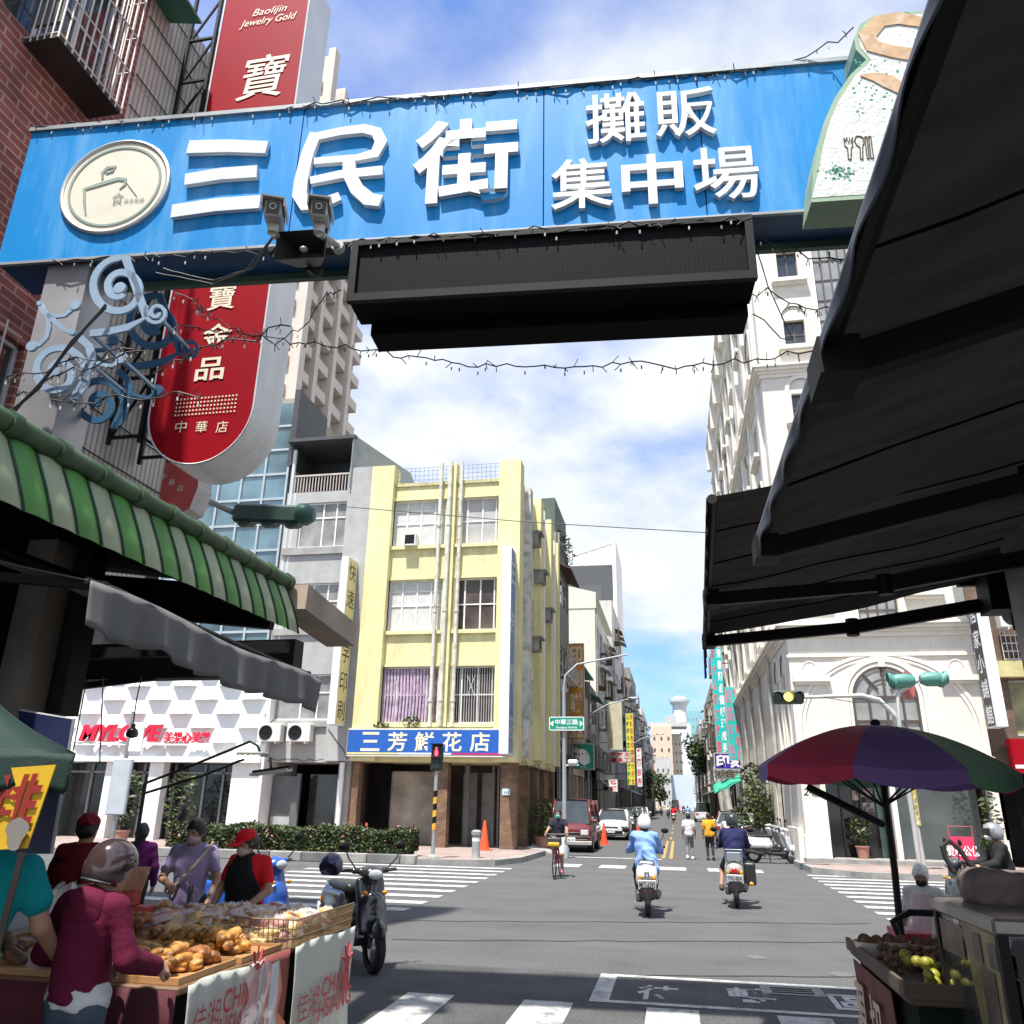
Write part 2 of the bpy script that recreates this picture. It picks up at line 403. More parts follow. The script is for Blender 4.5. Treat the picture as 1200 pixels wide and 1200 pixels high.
# ================================================================== materials of the place
ASPH = mat('asphalt', (.092, .092, .093), .92, var=.16, scale=1.1, bump=.5, bscale=220, grime=.75, gcol=(.066, .066, .067), gscale=1.1)
def _asph(m, base):
    # aggregate speckle, long worn wheel bands and a few dark patches
    t = m.node_tree; n = t.nodes; l = t.links; b = n['Principled BSDF']
    src = b.inputs['Base Color'].links[0].from_socket
    tcn = [x for x in n if x.bl_idname == 'ShaderNodeTexCoord'][0]
    v = n.new('ShaderNodeTexNoise'); v.inputs['Scale'].default_value = 38; v.inputs['Detail'].default_value = 8; v.inputs['Roughness'].default_value = .8; l.new(tcn.outputs['Object'], v.inputs['Vector'])
    r = n.new('ShaderNodeValToRGB'); r.color_ramp.elements[0].position = .36; r.color_ramp.elements[0].color = (.5, .5, .5, 1)
    r.color_ramp.elements[1].position = .68; r.color_ramp.elements[1].color = (1.75, 1.75, 1.75, 1); l.new(v.outputs[0], r.inputs[0])
    x = n.new('ShaderNodeMix'); x.data_type = 'RGBA'; x.blend_type = 'MULTIPLY'; x.inputs[0].default_value = 1; l.new(src, x.inputs[6]); l.new(r.outputs[0], x.inputs[7])
    mp = n.new('ShaderNodeMapping'); mp.inputs['Scale'].default_value = (.3, 1.1, 1); l.new(tcn.outputs['Object'], mp.inputs[0])
    w = n.new('ShaderNodeTexNoise'); w.inputs['Scale'].default_value = 1.2; w.inputs['Detail'].default_value = 5; l.new(mp.outputs[0], w.inputs['Vector'])
    r2 = n.new('ShaderNodeValToRGB'); r2.color_ramp.elements[0].position = .35; r2.color_ramp.elements[0].color = (.90, .90, .90, 1)
    r2.color_ramp.elements[1].position = .65; r2.color_ramp.elements[1].color = (1.05, 1.05, 1.05, 1); l.new(w.outputs[0], r2.inputs[0])
    y = n.new('ShaderNodeMix'); y.data_type = 'RGBA'; y.blend_type = 'MULTIPLY'; y.inputs[0].default_value = 1; l.new(x.outputs[2], y.inputs[6]); l.new(r2.outputs[0], y.inputs[7])
    l.new(y.outputs[2], b.inputs['Base Color'])
_asph(ASPH, 1)
ASPH2 = mat('asphalt_dark', (.070, .070, .072), .9, var=.25, scale=1.7, bump=.5, bscale=200, grime=.55, gcol=(.062, .062, .063), gscale=1.3); _asph(ASPH2, 1)
PAINT = mat('road_paint', (.46, .46, .45), .75, var=.12, scale=3, grime=.95, gcol=(.07, .07, .07), gscale=5.5, bump=.3, bscale=120)
PAINTY = mat('road_paint_yellow', (.45, .25, .07), .75, var=.15, scale=3, grime=.5, gcol=(.2, .15, .1), gscale=4)
PAVE = mat('pavement_tile', (.33, .255, .23), .85, var=.15, pattern='floor', pw=.3, ph=.3, mortar=.008, off=0, scale=1.5, grime=.35, gcol=(.2, .17, .15), gscale=1.2)
KERB = mat('kerb_stone', (.30, .295, .28), .85, var=.2, scale=4, grime=.5, gcol=(.12, .12, .11), bump=.3, bscale=60)
CONC = mat('concrete', (.36, .355, .34), .85, var=.18, scale=1.6, grime=.5, gcol=(.16, .155, .15), streak=True, bump=.2, bscale=40)
GREYW = mat('grey_tile_wall', (.42, .42, .41), .7, var=.08, pattern='brick', pw=.24, ph=.07, mortar=.006, pcol=(.33, .33, .32), grime=.35, gcol=(.24, .235, .225), streak=True, gscale=1.1)
YELW = mat('yellow_tile_wall', (.77, .715, .385), .7, var=.07, pattern='brick', pw=.22, ph=.065, mortar=.005, pcol=(.62, .57, .31), grime=.6, gcol=(.45, .39, .21), streak=True, gscale=.9)
WHITEW = mat('white_render', (.80, .81, .80), .6, var=.06, scale=1.2, grime=.18, gcol=(.5, .5, .5), streak=True)
CREAM = mat('cream_stone', (.76, .71, .62), .72, var=.06, pattern='brick', pw=.95, ph=.55, mortar=.007, pcol=(.6, .57, .52), grime=.28, gcol=(.5, .47, .42), streak=True, gscale=.7)
CREAMT = mat('cream_stone_trim', (.79, .745, .66), .7, var=.06, scale=1.5, grime=.3, gcol=(.5, .47, .42), streak=True)
BRICKB = mat('brown_brick', (.30, .165, .085), .75, var=.35, pattern='brick', pw=.2, ph=.065, mortar=.012, pcol=(.17, .12, .09))
BRICKR = mat('red_brick', (.30, .085, .065), .75, var=.3, pattern='brick', pw=.42, ph=.12, mortar=.014, pcol=(.42, .27, .23), grime=.3, gcol=(.14, .05, .045))
WTILE = mat('ribbed_white_tile', (.62, .585, .53), .6, var=.1, pattern='brick', pw=.1, ph=2.4, mortar=.018, pcol=(.30, .27, .24), off=0, grime=.4, gcol=(.38, .34, .29), streak=True, gscale=.8)
BLACK = mat('black_metal', (.007, .007, .0075), .55, spec=.25, var=.2)
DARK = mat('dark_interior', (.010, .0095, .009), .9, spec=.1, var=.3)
STEEL = mat('galvanised_steel', (.42, .43, .44), .42, .75, var=.15, scale=5)
ALU = mat('aluminium_frame', (.62, .63, .63), .45, .3, var=.08)
WHITEP = mat('white_paint', (.80, .80, .78), .5, var=.06, scale=3, grime=.15, gcol=(.45, .43, .4), streak=True)
BROWNF = mat('brown_window_frame', (.085, .065, .055), .55, var=.1)
GLASS = mat('window_glass', (.055, .065, .07), .06, var=.3, scale=.7, spec=.8)
GLASSL = mat('curtained_glass', (.34, .35, .34), .12, var=.25, scale=1.3, spec=.7, grime=.5, gcol=(.16, .165, .16), gscale=.9)
GLASSB = mat('blue_glass', (.16, .27, .33), .07, .25, var=.45, scale=.45, spec=.9)
GLASSW = mat('frosted_glass', (.60, .61, .58), .3, var=.1, scale=4, bump=.35, bscale=60)
PINK = mat('lilac_curtain', (.55, .42, .56), .8, var=.3, scale=4)
GREEN = mat('sign_green', (.0, .24, .15), .45, var=.05)
WHITES = mat('sign_white', (.85, .85, .83), .5, var=.04)
RED = mat('sign_red', (.30, .001, .009), .5, spec=.15, var=.05, scale=1, grime=.12, gcol=(.20, .003, .012), streak=True)
BLUE = mat('shop_blue', (.012, .10, .42), .45, var=.05)
RUST = mat('rust_brown', (.14, .07, .045), .85, var=.4, scale=6)
GREENM = mat('green_painted_metal', (.05, .21, .145), .5, var=.12, scale=5)
RUBBER = mat('tyre_rubber', (.018, .018, .018), .85, var=.1)
ORANGE = mat('cone_orange', (.72, .09, .03), .5, var=.1, scale=5)
SHUT = mat('roller_shutter', (.46, .41, .34), .6, 0, var=.3, scale=1.2, grime=.6, gcol=(.16, .13, .10), gscale=.8)
Z3 = np.array([0, 0, 1.0])

# ================================================================== ground
g = M(); g.quad((-420, -60, 0), (420, -60, 0), (420, 900, 0), (-420, 900, 0)); struct('ground', g, ASPH)
g = M(); g.quad((-5.2, -20, .004), (6, -20, .004), (6, 9.95, .004), (-5.2, 9.98, .004)); struct('market_street', g, ASPH2)
g = M()
def stripe(x0, x1, y0, y1, z=.008): g.quad((x0, y0, z), (x1, y0, z), (x1, y1, z), (x0, y1, z))
for i in range(10): stripe(-9.6, -4.53, 14.25+i*1.02, 14.25+i*1.02+.42)
struct('crosswalk', g, PAINT)
g = M()
for i in range(11): stripe(3.32, 9.0, 15.55+i*.9, 15.55+i*.9+.4)
struct('crosswalk', g, PAINT)
g = M()
for i in range(5): x = -2.62+i*1.13; stripe(x, x+.46, 5.6, 8.52)
struct('crosswalk', g, PAINT)
g = M()
for x in (-3.6, -2.3, -.6, .75, 1.5): stripe(x, x+.75, 25.0, 26.2)
stripe(-3.9, -.6, 29.4, 29.75)
struct('crosswalk', g, PAINT)
# waiting box with its characters
g = M(); a, b, c, d = G(708, 1142), G(720, 1143), G(707, 1175), G(694, 1175)
stripe(-.9, -.72, 8.62, 9.96); stripe(-.72, 3.2, 9.84, 9.96); stripe(-.72, 3.2, 8.62, 8.72)
for ch, px, py, w_ in (('待', 772, 1163, .42), ('轉', 880, 1166, .46), ('區', 1003, 1175, .44)):
    q = G(px, py, .008); text_into(g, ch, q, (1, 0, 0), (0, 1, 0), w_, .66, bold=.02)
struct('waiting_box_marking', g, PAINT)
g = M()
for x in (-.62, -.36): stripe(x, x+.11, 30.2, 44)
for i in range(16): stripe(-.48, -.38, 46+i*9, 49+i*9)
struct('centre_line', g, PAINTY)
g = M(); q = G(928, 1161, .009)
stripe(q[0]-.3, q[0]+.3, q[1]-.2, q[1]+.2, .009); o = g.build('utility_cover', mat('cover_concrete', (.27, .27, .265), .8, var=.2, scale=9, grime=.5, gcol=(.1, .1, .1), gscale=8)); tag(o, kind='structure')
g = M()
for k in range(3): g.bb(q[0]-.2, q[0]+.2, q[1]-.13+k*.1, q[1]-.1+k*.1, .009, .016)
struct('utility_cover_slots', g, BLACK)
for px, py in ((887, 1122), (985, 1142)):
    g = M(); q = G(px, py, 0); g.lathe((q[0], q[1], .004), [(.0, .003), (.12, .003), (.13, .0)], 20); o = g.build('manhole_cover', mat('manhole_iron', (.16, .16, .16), .6, .3, var=.3, scale=30)); tag(o, kind='structure')
g = M()     # tar seams across the road
for py in (1079, 1101, 1141):
    pts = [G(460+i*40, py+random.uniform(-.8, .8)+i*.25, .005) for i in range(15)]
    for p, r in zip(pts, pts[1:]): g.quad((p[0], p[1]-.02, .005), (r[0], r[1]-.02, .005), (r[0], r[1]+.02, .005), (p[0], p[1]+.02, .005))
struct('road_seams', g, mat('tar', (.03, .03, .032), .7))
# pavements with kerbs
def pavement(name, poly, z=.15, m=PAVE):
    g = M(); n = len(poly); g.poly([(x, y, z) for x, y in poly]); o = struct(name, g, m)
    g = M(); ins = .16
    cx = sum(p[0] for p in poly)/n; cy = sum(p[1] for p in poly)/n
    for i in range(n):
        (x0, y0), (x1, y1) = poly[i], poly[(i+1) % n]
        g.quad((x0, y0, 0), (x1, y1, 0), (x1, y1, z), (x0, y0, z))
        L = math.hypot(x1-x0, y1-y0); nx, ny = (y1-y0)/L*ins, -(x1-x0)/L*ins
        if (cx-x0)*nx+(cy-y0)*ny < 0: nx, ny = -nx, -ny
        g.quad((x0, y0, z+.004), (x1, y1, z+.004), (x1+nx, y1+ny, z+.004), (x0+nx, y0+ny, z+.004))
    struct(name+'_kerb', g, KERB)
pavement('pavement', [(-60, 24.0), (-7.0, 24.0), (-5.2, 24.6), (-4.7, 26.0), (-4.55, 30.0), (-5.3, 31.5), (-5.3, 41), (-60, 41)])
pavement('pavement', [(3.55, 25.6), (4.6, 24.3), (60, 24.3), (60, 30), (3.8, 30.0), (3.45, 28.5)])
pavement('pavement', [(-60, 7.2), (-60, 2), (-6.2, 2), (-6.2, 7.2)], .12, CONC)
g = M(); g.add([(-5.5, 30.6, .004), (-4.2, 30.6, .004), (-5.3, 30.6, .22), (-5.5, 34, .004), (-4.2, 34, .004), (-5.3, 34, .22)], [(0, 1, 2), (1, 4, 5, 2), (3, 5, 4)]); struct('kerb_ramp', g, CONC)

# ================================================================== facade helpers
class Fac:
    """a wall plane: o bottom left as seen from outside, u to the right, n outwards"""
    def __init__(s, o, u, n): s.o, s.u, s.n = np.array(o, float), np.array(u, float), np.array(n, float)
    def p(s, x, z, d=0): return s.o+s.u*x+Z3*z+s.n*d
    def box(s, m, x0, x1, z0, z1, d0, d1): m.box(s.p((x0+x1)/2, (z0+z1)/2, (d0+d1)/2), (abs(x1-x0), abs(d1-d0), abs(z1-z0)), ax=(s.u, s.n, Z3))
    def quad(s, m, x0, x1, z0, z1, d=0): m.quad(s.p(x0, z0, d), s.p(x1, z0, d), s.p(x1, z1, d), s.p(x0, z1, d))
    def wall(s, m, x0, x1, z0, z1, holes, depth=.16):
        xs = sorted({x0, x1, *[h[0] for h in holes], *[h[1] for h in holes]}); zs = sorted({z0, z1, *[h[2] for h in holes], *[h[3] for h in holes]})
        xs = [x for x in xs if x0-1e-6 <= x <= x1+1e-6]; zs = [z for z in zs if z0-1e-6 <= z <= z1+1e-6]
        for a, b in zip(xs, xs[1:]):
            for c, d in zip(zs, zs[1:]):
                mx, mz = (a+b)/2, (c+d)/2
                if not any(h[0] < mx < h[1] and h[2] < mz < h[3] for h in holes): s.quad(m, a, b, c, d)
        for h in holes:
            a, b, c, d = h[:4]
            for (ax, az), (bx, bz) in (((a, c), (b, c)), ((b, c), (b, d)), ((b, d), (a, d)), ((a, d), (a, c))):
                m.quad(s.p(ax, az), s.p(bx, bz), s.p(bx, bz, -depth), s.p(ax, az, -depth))
    def win(s, par, h, cols=2, rows=1, fm=ALU, pm=GLASS, depth=.12, bar=.05, name='window', colx=None, rowz=None, sill=0, sillm=None):
        a, b, c, d = h[:4]; m = M()
        for x0, x1, z0, z1 in ((a, a+bar, c, d), (b-bar, b, c, d), (a+bar, b-bar, c, c+bar), (a+bar, b-bar, d-bar, d)): s.box(m, x0, x1, z0, z1, -depth, -depth+.06)
        for q in (colx or [i/cols for i in range(1, cols)]): x = a+(b-a)*q; s.box(m, x-bar*.5, x+bar*.5, c+bar, d-bar, -depth+.004, -depth+.054)
        for q in (rowz or [i/rows for i in range(1, rows)]): z = c+(d-c)*q; s.box(m, a+bar, b-bar, z-bar*.45, z+bar*.45, -depth+.007, -depth+.05)
        f = m.build(name, fm, par); m = M(); s.quad(m, a+.01, b-.01, c+.01, d-.01, -depth+.02); m.build('pane', pm, f)
        if sill: m = M(); s.box(m, a-.08, b+.08, c-.1, c, -.02, sill); m.build('sill', sillm or CREAMT, f)
        return f
def side_walls(m, x0, x1, y0, y1, z0, z1, faces='LBT'):
    if 'L' in faces: m.quad((x0, y1, z0), (x0, y0, z0), (x0, y0, z1), (x0, y1, z1))
    if 'R' in faces: m.quad((x1, y0, z0), (x1, y1, z0), (x1, y1, z1), (x1, y0, z1))
    if 'B' in faces: m.quad((x1, y1, z0), (x0, y1, z0), (x0, y1, z1), (x1, y1, z1))
    if 'F' in faces: m.quad((x0, y0, z0), (x1, y0, z0), (x1, y0, z1), (x0, y0, z1))
    if 'T' in faces: m.quad((x0, y0, z1), (x1, y0, z1), (x1, y1, z1), (x0, y1, z1))
ACW = mat('air_conditioner_white', (.66, .66, .63), .5, var=.06, grime=.2, gcol=(.35, .33, .3))
def ac_unit(par, f, x, z, w=.8, h=.58, d=.34, off=.08, m=None):
    b = M(); b.box(f.p(x, z, off+d/2), (w, d, h), ax=(f.u, f.n, Z3), bev=.02)
    for q in (-.3, .3): f.box(b, x+q*w-.02, x+q*w+.02, z-h/2-.06, z-h/2+.0, 0.0, off+d)
    o = b.build('air_conditioner', m or ACW, par)
    c = M(); c.lathe(f.p(x-w*.14, z, off+d+.002), [(0, .02), (.05, .02), (.06, .006), (h*.36, .006), (h*.4, .016), (h*.42, 0)], 20, ax=(f.u, Z3, f.n)); c.build('fan_grille', BLACK, o, smooth=True)
    return o
def vsign(name, label, f, x, z0, z1, w, t, face, edge, chars, cm, ch, d0=.15, group=None, both=True, cw=None, cat='sign', bold=.015, side=0):
    """box sign standing out of a wall plane: w sticks out along n, t is the thickness along u"""
    r = thing(name, label, cat, tuple(f.p(x, z0, d0)), group=group)
    b = M(); f.box(b, x-t/2, x+t/2, z0, z1, d0, d0+w); b.build('box', edge, r)
    for sg in ((-1, 1) if both else ((side or 1),)):
        m = M(); e = x+sg*(t/2+.003)
        pts = [f.p(e, z0+.04, d0+.04), f.p(e, z0+.04, d0+w-.04), f.p(e, z1-.04, d0+w-.04), f.p(e, z1-.04, d0+.04)]
        m.quad(*pts); m.build('face', face, r)
        if chars:
            m = M(); uu = f.n*(-sg if True else 1)
            n = len(chars)
            uu = np.cross(Z3, f.u*sg)
            for i, cc in enumerate(chars):
                z = z1-(z1-z0)*(i+.5)/n
                text_into(m, cc, f.p(x+sg*(t/2+.006), z, d0+w/2), uu, Z3, (cw or ch*.95), ch, bold)
            m.build('lettering', cm, r)
    m = M()
    for z in (z0+(z1-z0)*.12, z0+(z1-z0)*.88): m.cut(); m.bar(f.p(x, z, 0), f.p(x, z, d0), .04)
    m.each('bracket', BLACK, r)
    return r

# ================================================================== yellow corner building
yb = thing('corner_building', 'pale yellow tiled four storey building with three white drainpipes above the blue flower shop sign', 'building', (-8.8, 33, 0))
X0, X1, YF = -11.86, -5.6, 30.0
F = Fac((X0, YF, 0), (1, 0, 0), (0, -1, 0))
def fx(px, py): q = P(px, py, YF); return q[0]-X0, q[2]
holes = []
for z0, z1 in ((11.38, 13.36), (7.92, 9.98), (4.43, 6.54)): holes += [(.95, 3.18, z0, z1), (3.68, 5.42, z0, z1)]
m = M(); F.wall(m, 0, 6.26, 3.05, 14.1, holes, .22); side_walls(m, X0, X1, YF, 39.8, 3.05, 14.1, 'LBT')
SF = Fac((X1, YF, 0), (0, 1, 0), (1, 0, 0))
SF.wall(m, 0, 9.8, 3.05, 14.1, [(2.1, 3.4, a, b) for a, b in ((11.4, 13.2), (8, 9.8), (4.6, 6.4))]+[(5.1, 6.4, a, b) for a, b in ((11.4, 13.2), (8, 9.8), (4.6, 6.4))], .2)
m.quad((X0, YF, 3.05), (X1, YF, 3.05), (X1, 39.8, 3.05), (X0, 39.8, 3.05))
m.build('wall', YELW, yb)
for a, b in ((-.02, .95), (5.42, 6.30)):
    m = M(); F.box(m, a, b, 3.06, 14.88 if a < 1 else 14.8, -.5, .28); m.build('pier', YELW, yb)
m = M(); F.box(m, 3.26, 3.6, 4.3, 14.85, -.2, .2); m.build('pier', YELW, yb)
for i, (px0, px1) in enumerate(((519, 505), (531, 517), (545, 531))):
    m = M(); xx = 2.96+i*.43; dd = (.16, .3, .16)[i]
    m.tube([F.p(xx, 4.3, dd), F.p(xx, 8, dd), F.p(xx, 14.9, dd)], .075, 10); 
    for z in (5.2, 8.6, 12.1): m.tube([F.p(xx, z, dd), F.p(xx, z+.12, dd)], .095, 10)
    m.build('drainpipe', mat('peeling_white_pipe', (.66, .65, .58), .6, var=.12, scale=3, grime=.75, gcol=(.2, .17, .12), gscale=3.5), yb, smooth=True)
for k, h in enumerate(holes):
    left = h[0] < 2
    pm = (GLASSW, mat('brownish_glass', (.10, .075, .075), .12, var=.5, scale=1.2))[0 if left else 1]
    if k == 4: pm = PINK
    if k == 1: pm = mat('pale_blind_glass', (.46, .45, .44), .35, var=.15, scale=2)
    if left: F.win(yb, h, rowz=[.5, .78] if k < 4 else [.5], colx=[.25, .52, .78], fm=WHITEP, pm=pm, depth=.18, bar=.06)
    else: F.win(yb, h, rowz=[.5], colx=[.22, .58, .9], fm=WHITEP, pm=pm, depth=.18, bar=.055)
    m = M(); m.cut(); F.box(m, h[0]-.05, h[1]+.05, h[2]-.14, h[2], -.02, .12); m.cut(); F.box(m, h[0]-.02, h[1]+.02, h[3], h[3]+.08, -.02, .05); m.each('ledge', YELW, yb)
m = M()     # folds of the curtain and the window grille
for i in range(16): xx = 1.03+i*.13; m.tube([F.p(xx, 4.5, -.1), F.p(xx+.03, 5.5, -.1), F.p(xx-.01, 6.45, -.1)], .045, 6)
m.build('curtain', PINK, yb, smooth=True)
m = M()
for i in range(18): F.box(m, 3.72+i*.095, 3.735+i*.095, 4.46, 6.5, -.08, -.06)
m.bar(F.p(4.3, 6.2, -.05), F.p(4.6, 5.4, -.05), .02); m.bar(F.p(4.6, 6.2, -.05), F.p(4.3, 5.4, -.05), .02)
m.build('window_grille', ALU, yb)
m = M(); F.box(m, 1.55, 2.05, 11.34, 11.82, -.1, .32); o = m.build('window_air_conditioner', ACW, yb); m = M(); F.box(m, 1.6, 2.0, 11.4, 11.78, .3, .324); m.build('grille', BLACK, o); 
m = M()     # parapet mesh fence
for i in range(24): x = .98+i*.19; m.tube([F.p(x, 14.1, -.1), F.p(x, 14.85, -.1)], .008, 4)
for z in (14.3, 14.5, 14.7, 14.85): m.tube([F.p(.95, z, -.1), F.p(5.42, z, -.1)], .009, 4)
m.build('roof_fence', mat('blue_wire', (.12, .22, .38), .5), yb)
m = M(); F.box(m, .95, 5.42, 13.98, 14.12, -.3, .06); m.build('coping', mat('stained_coping', (.55, .5, .27), .8, var=.2, grime=.7, gcol=(.2, .16, .1), streak=True, gscale=3), yb)
# side: pilasters, old white column, boxed air conditioners
for y0, w, z1, mt in ((.85, .55, 14.0, mat('peeling_white_column', (.60, .59, .57), .8, var=.15, grime=.9, gcol=(.13, .12, .115), gscale=2.4)), (3.6, .75, 14.55, YELW), (4.6, .3, 14.3, WHITEP), (6.7, .7, 14.6, YELW), (7.9, .3, 13.9, WHITEP), (9.2, .5, 14.2, YELW)):
    m = M(); SF.box(m, y0, y0+w, 3.3, z1, -.1, .26); m.build('pilaster', mt, yb)
for y0, z in ((1.9, 11.9), (3.3, 10.6), (5.4, 9.4), (2.2, 7.5)):
    m = M(); SF.box(m, y0, y0+.75, z, z+.5, 0, .42); SF.box(m, y0-.08, y0+.85, z+.5, z+.56, 0, .55); o = m.build('boxed_air_conditioner', mat('weathered_ac_box', (.33, .32, .29), .7, var=.2, grime=.6, gcol=(.1, .09, .08)), yb)
    m = M(); SF.box(m, y0+.08, y0+.67, z+.06, z+.44, .42, .43); m.build('grille', BLACK, o)
for k, h in enumerate([(2.1, 3.4, a, b) for a, b in ((11.4, 13.2), (8, 9.8), (4.6, 6.4))]+[(5.1, 6.4, a, b) for a, b in ((11.4, 13.2), (8, 9.8), (4.6, 6.4))]): SF.win(yb, h, 2, 2, depth=.15)
# arcade on the ground floor
for f_, xs in ((F, ((-.05, .28), (3.2, 3.7), (5.66, 6.24))),):
    for a, b in xs:
        m = M(); f_.box(m, a, b, .15, 3.05, -.45, -.02); m.build('brick_pillar', BRICKB, yb)
for a, b in ((2.4, 2.9), (4.6, 5.0), (6.6, 7.1), (9.3, 9.8)):
    m = M(); SF.box(m, a, b, .1, 3.05, -.4, -.02); m.build('brick_pillar', BRICKB, yb)
SHF = Fac((X0, YF+3.2, 0), (1, 0, 0), (0, -1, 0))
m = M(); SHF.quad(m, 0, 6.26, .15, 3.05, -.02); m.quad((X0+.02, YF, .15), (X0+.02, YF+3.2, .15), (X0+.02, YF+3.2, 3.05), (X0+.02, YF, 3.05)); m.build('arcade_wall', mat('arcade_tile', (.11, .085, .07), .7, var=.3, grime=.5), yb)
m = M(); m.quad((-5.8, 33.2, .15), (-5.8, 39.8, .15), (-5.8, 39.8, 3.05), (-5.8, 33.2, 3.05)); m.build('arcade_wall', BRICKB, yb)
for a, b in ((1.1, 3.15), (3.75, 4.3), (4.5, 5.0)):
    m = M(); n_ = 26
    for i in range(n_):
        z = .18+i*2.5/n_; F2 = Fac((X0, YF+(1.4 if a < 3 else 2.2), 0), (1, 0, 0), (0, -1, 0)); F2.box(m, a, b, z, z+2.5/n_*.86, 0, .03+.012*(i % 2))
    F2.quad(m, a, b, .16, 2.75, -.005)
    m.build('roller_shutter', SHUT if a < 3 else mat('dark_shutter', (.26, .25, .235), .6, 0, var=.3), yb)
m = M(); F2 = Fac((X0, YF+1.3, 0), (1, 0, 0), (0, -1, 0)); F2.box(m, .28, 1.1, 2.3, 3.04, 0, .05); F2.box(m, 1.02, 1.1, .15, 2.3, 0, .06); F2.box(m, .28, 1.0, .15, 2.3, -.05, -.02); m.build('door_panel', DARK, yb)
m = M(); m.cut(); F2.box(m, 4.05, 4.22, .15, 3.04, .0, .1); m.cut(); F2.box(m, 5.1, 5.18, .15, 3.04, 0, .1); m.cut(); F2.box(m, 5.3, 5.36, .15, 3.04, 0, .1); m.each('post', mat('grey_post', (.16, .16, .16), .5), yb)
q = P(593, 928, YF-.02); m = M(); m.box((q[0], YF+.01, q[2]), (.28, .03, .22)); o = m.build('number_plate', mat('plate_paleblue', (.55, .72, .74), .4), yb)
text('243', (q[0], YF-.008, q[2]-.02), (1, 0, 0), (0, 0, 1), .18, .09, mat('plate_ink', (.08, .16, .2), .6), o)
m = M()
for i in range(9): m.tube([SF.p(.4+i*1.0, 3.1+.1*math.sin(i*2.1), .08), SF.p(.9+i*1.0, 2.95+.12*math.cos(i*3), .1), SF.p(1.4+i*1.0, 3.1+.1*math.sin((i+1)*2.1), .08)], .012, 4)
m.build('cable', BLACK, yb)
# flower shop fascia sign
sg = thing('fascia_sign', 'long blue shop sign with five cream characters under the yellow building windows', 'sign', (-8.9, 29.7, 3.7))
m = M(); m.bb(-12.0, -5.92, 29.62, 29.98, 3.22, 4.22); m.build('box', mat('sign_edge_white', (.7, .68, .55), .5), sg)
m = M(); m.quad((-11.96, 29.615, 3.27), (-5.96, 29.615, 3.27), (-5.96, 29.615, 4.16), (-11.96, 29.615, 4.16)); m.build('face', BLUE, sg)
cream = mat('cream_lettering', (.80, .72, .50), .5, var=.03)
for i, ch in enumerate('三芳鮮花店'):
    text(ch, (-11.07+i*1.04, 29.61, 3.74), (1, 0, 0), (0, 0, 1), .74, .68, cream, sg, 'character', bold=.017)
for x0, x1, mt in ((-11.96, -9.96, mat('stripe_yellow', (.8, .68, .2), .5)), (-9.96, -7.96, WHITES), (-7.96, -5.96, mat('stripe_crimson', (.55, .02, .12), .5))):
    m = M(); m.quad((x0, 29.611, 3.29), (x1, 29.611, 3.29), (x1, 29.611, 3.35), (x0, 29.611, 3.35)); m.build('stripe', mt, sg)
F3 = Fac((X1-.1, YF, 0), (1, 0, 0), (0, -1, 0))
vs_ = vsign('hanging_sign', 'tall narrow white box sign with blue sides at the right corner of the yellow building', F3, -.18, 3.3, 10.85, .85, .34, mat('faded_blue', (.16, .24, .46), .5, var=.3, scale=1, grime=.4, gcol=(.4, .42, .45)), mat('sign_paleblue', (.72, .78, .84), .45, var=.04), '三芳鮮花', mat('pale_ink', (.5, .55, .6), .5), .8, d0=.3, side=1, both=False)
# small plants on the ledge above the sign
m = M(); leaves(m, [((-9.6, 29.8, 4.42), (.35, .15, .28)), ((-10.9, 29.8, 4.32), (.5, .1, .12))], 110, .11, random); o = m.build('ledge_weeds', LEAF, at=(-9.9, 29.8, 4.2)); tag(o, 'little green weeds sprouting on the ledge above the blue shop sign', 'plant')

# ================================================================== grey building
gb = thing('grey_building', 'grey tiled building with a dark roof terrace between the yellow building and the glass tower', 'building', (-13.6, 33, 0))
F = Fac((-15.75, 30, 0), (1, 0, 0), (0, -1, 0))
holes = [(.65, 2.75, 11.52, 13.5), (.5, 2.72, 8.12, 9.98), (.3, 2.75, 4.55, 6.3)]
m = M(); F.wall(m, 0, 3.86, 3.0, 14.0, holes, .2); side_walls(m, -15.75, -11.87, 30, 38, 3.0, 14.0, 'LBT'); m.quad((-15.75, 30, 3), (-11.87, 30, 3), (-11.87, 38, 3), (-15.75, 38, 3)); m.build('wall', GREYW, gb)
m = M(); F.box(m, 2.82, 3.9, 3.05, 14.92, -.3, .2); m.build('pier', GREYW, gb)
for k, h in enumerate(holes): F.win(gb, h, colx=[.5, .78], rowz=[.66] if k == 0 else [.6], fm=WHITEP, pm=mat('grey_curtain_glass', (.30, .30, .29), .2, var=.3, scale=1.5, spec=.6), depth=.16, bar=.06)
m = M(); m.cut(); F.box(m, .05, 2.8, 11.2, 11.5, -.05, .1); m.cut(); F.box(m, .05, 2.8, 7.85, 8.1, -.05, .1); m.cut(); F.box(m, .05, 2.8, 4.3, 4.5, -.05, .1); m.each('ledge', CONC, gb)
m = M()
for i in range(20): F.box(m, .1+i*.135, .135+i*.135, 14.05, 14.75, -.1, -.06)
F.box(m, .05, 2.85, 14.75, 14.82, -.12, -.04); m.build('railing', mat('pinkish_rail', (.55, .47, .43), .6), gb)
m = M(); F.box(m, -.1, 3.0, 16.25, 16.4, -5, .35); F.box(m, .0, .14, 14.0, 16.25, -.2, -.06); F.quad(m, 0, 2.9, 14.0, 16.3, -2.2); m.build('terrace_roof', mat('dark_roof_sheet', (.06, .062, .065), .6, var=.2), gb)
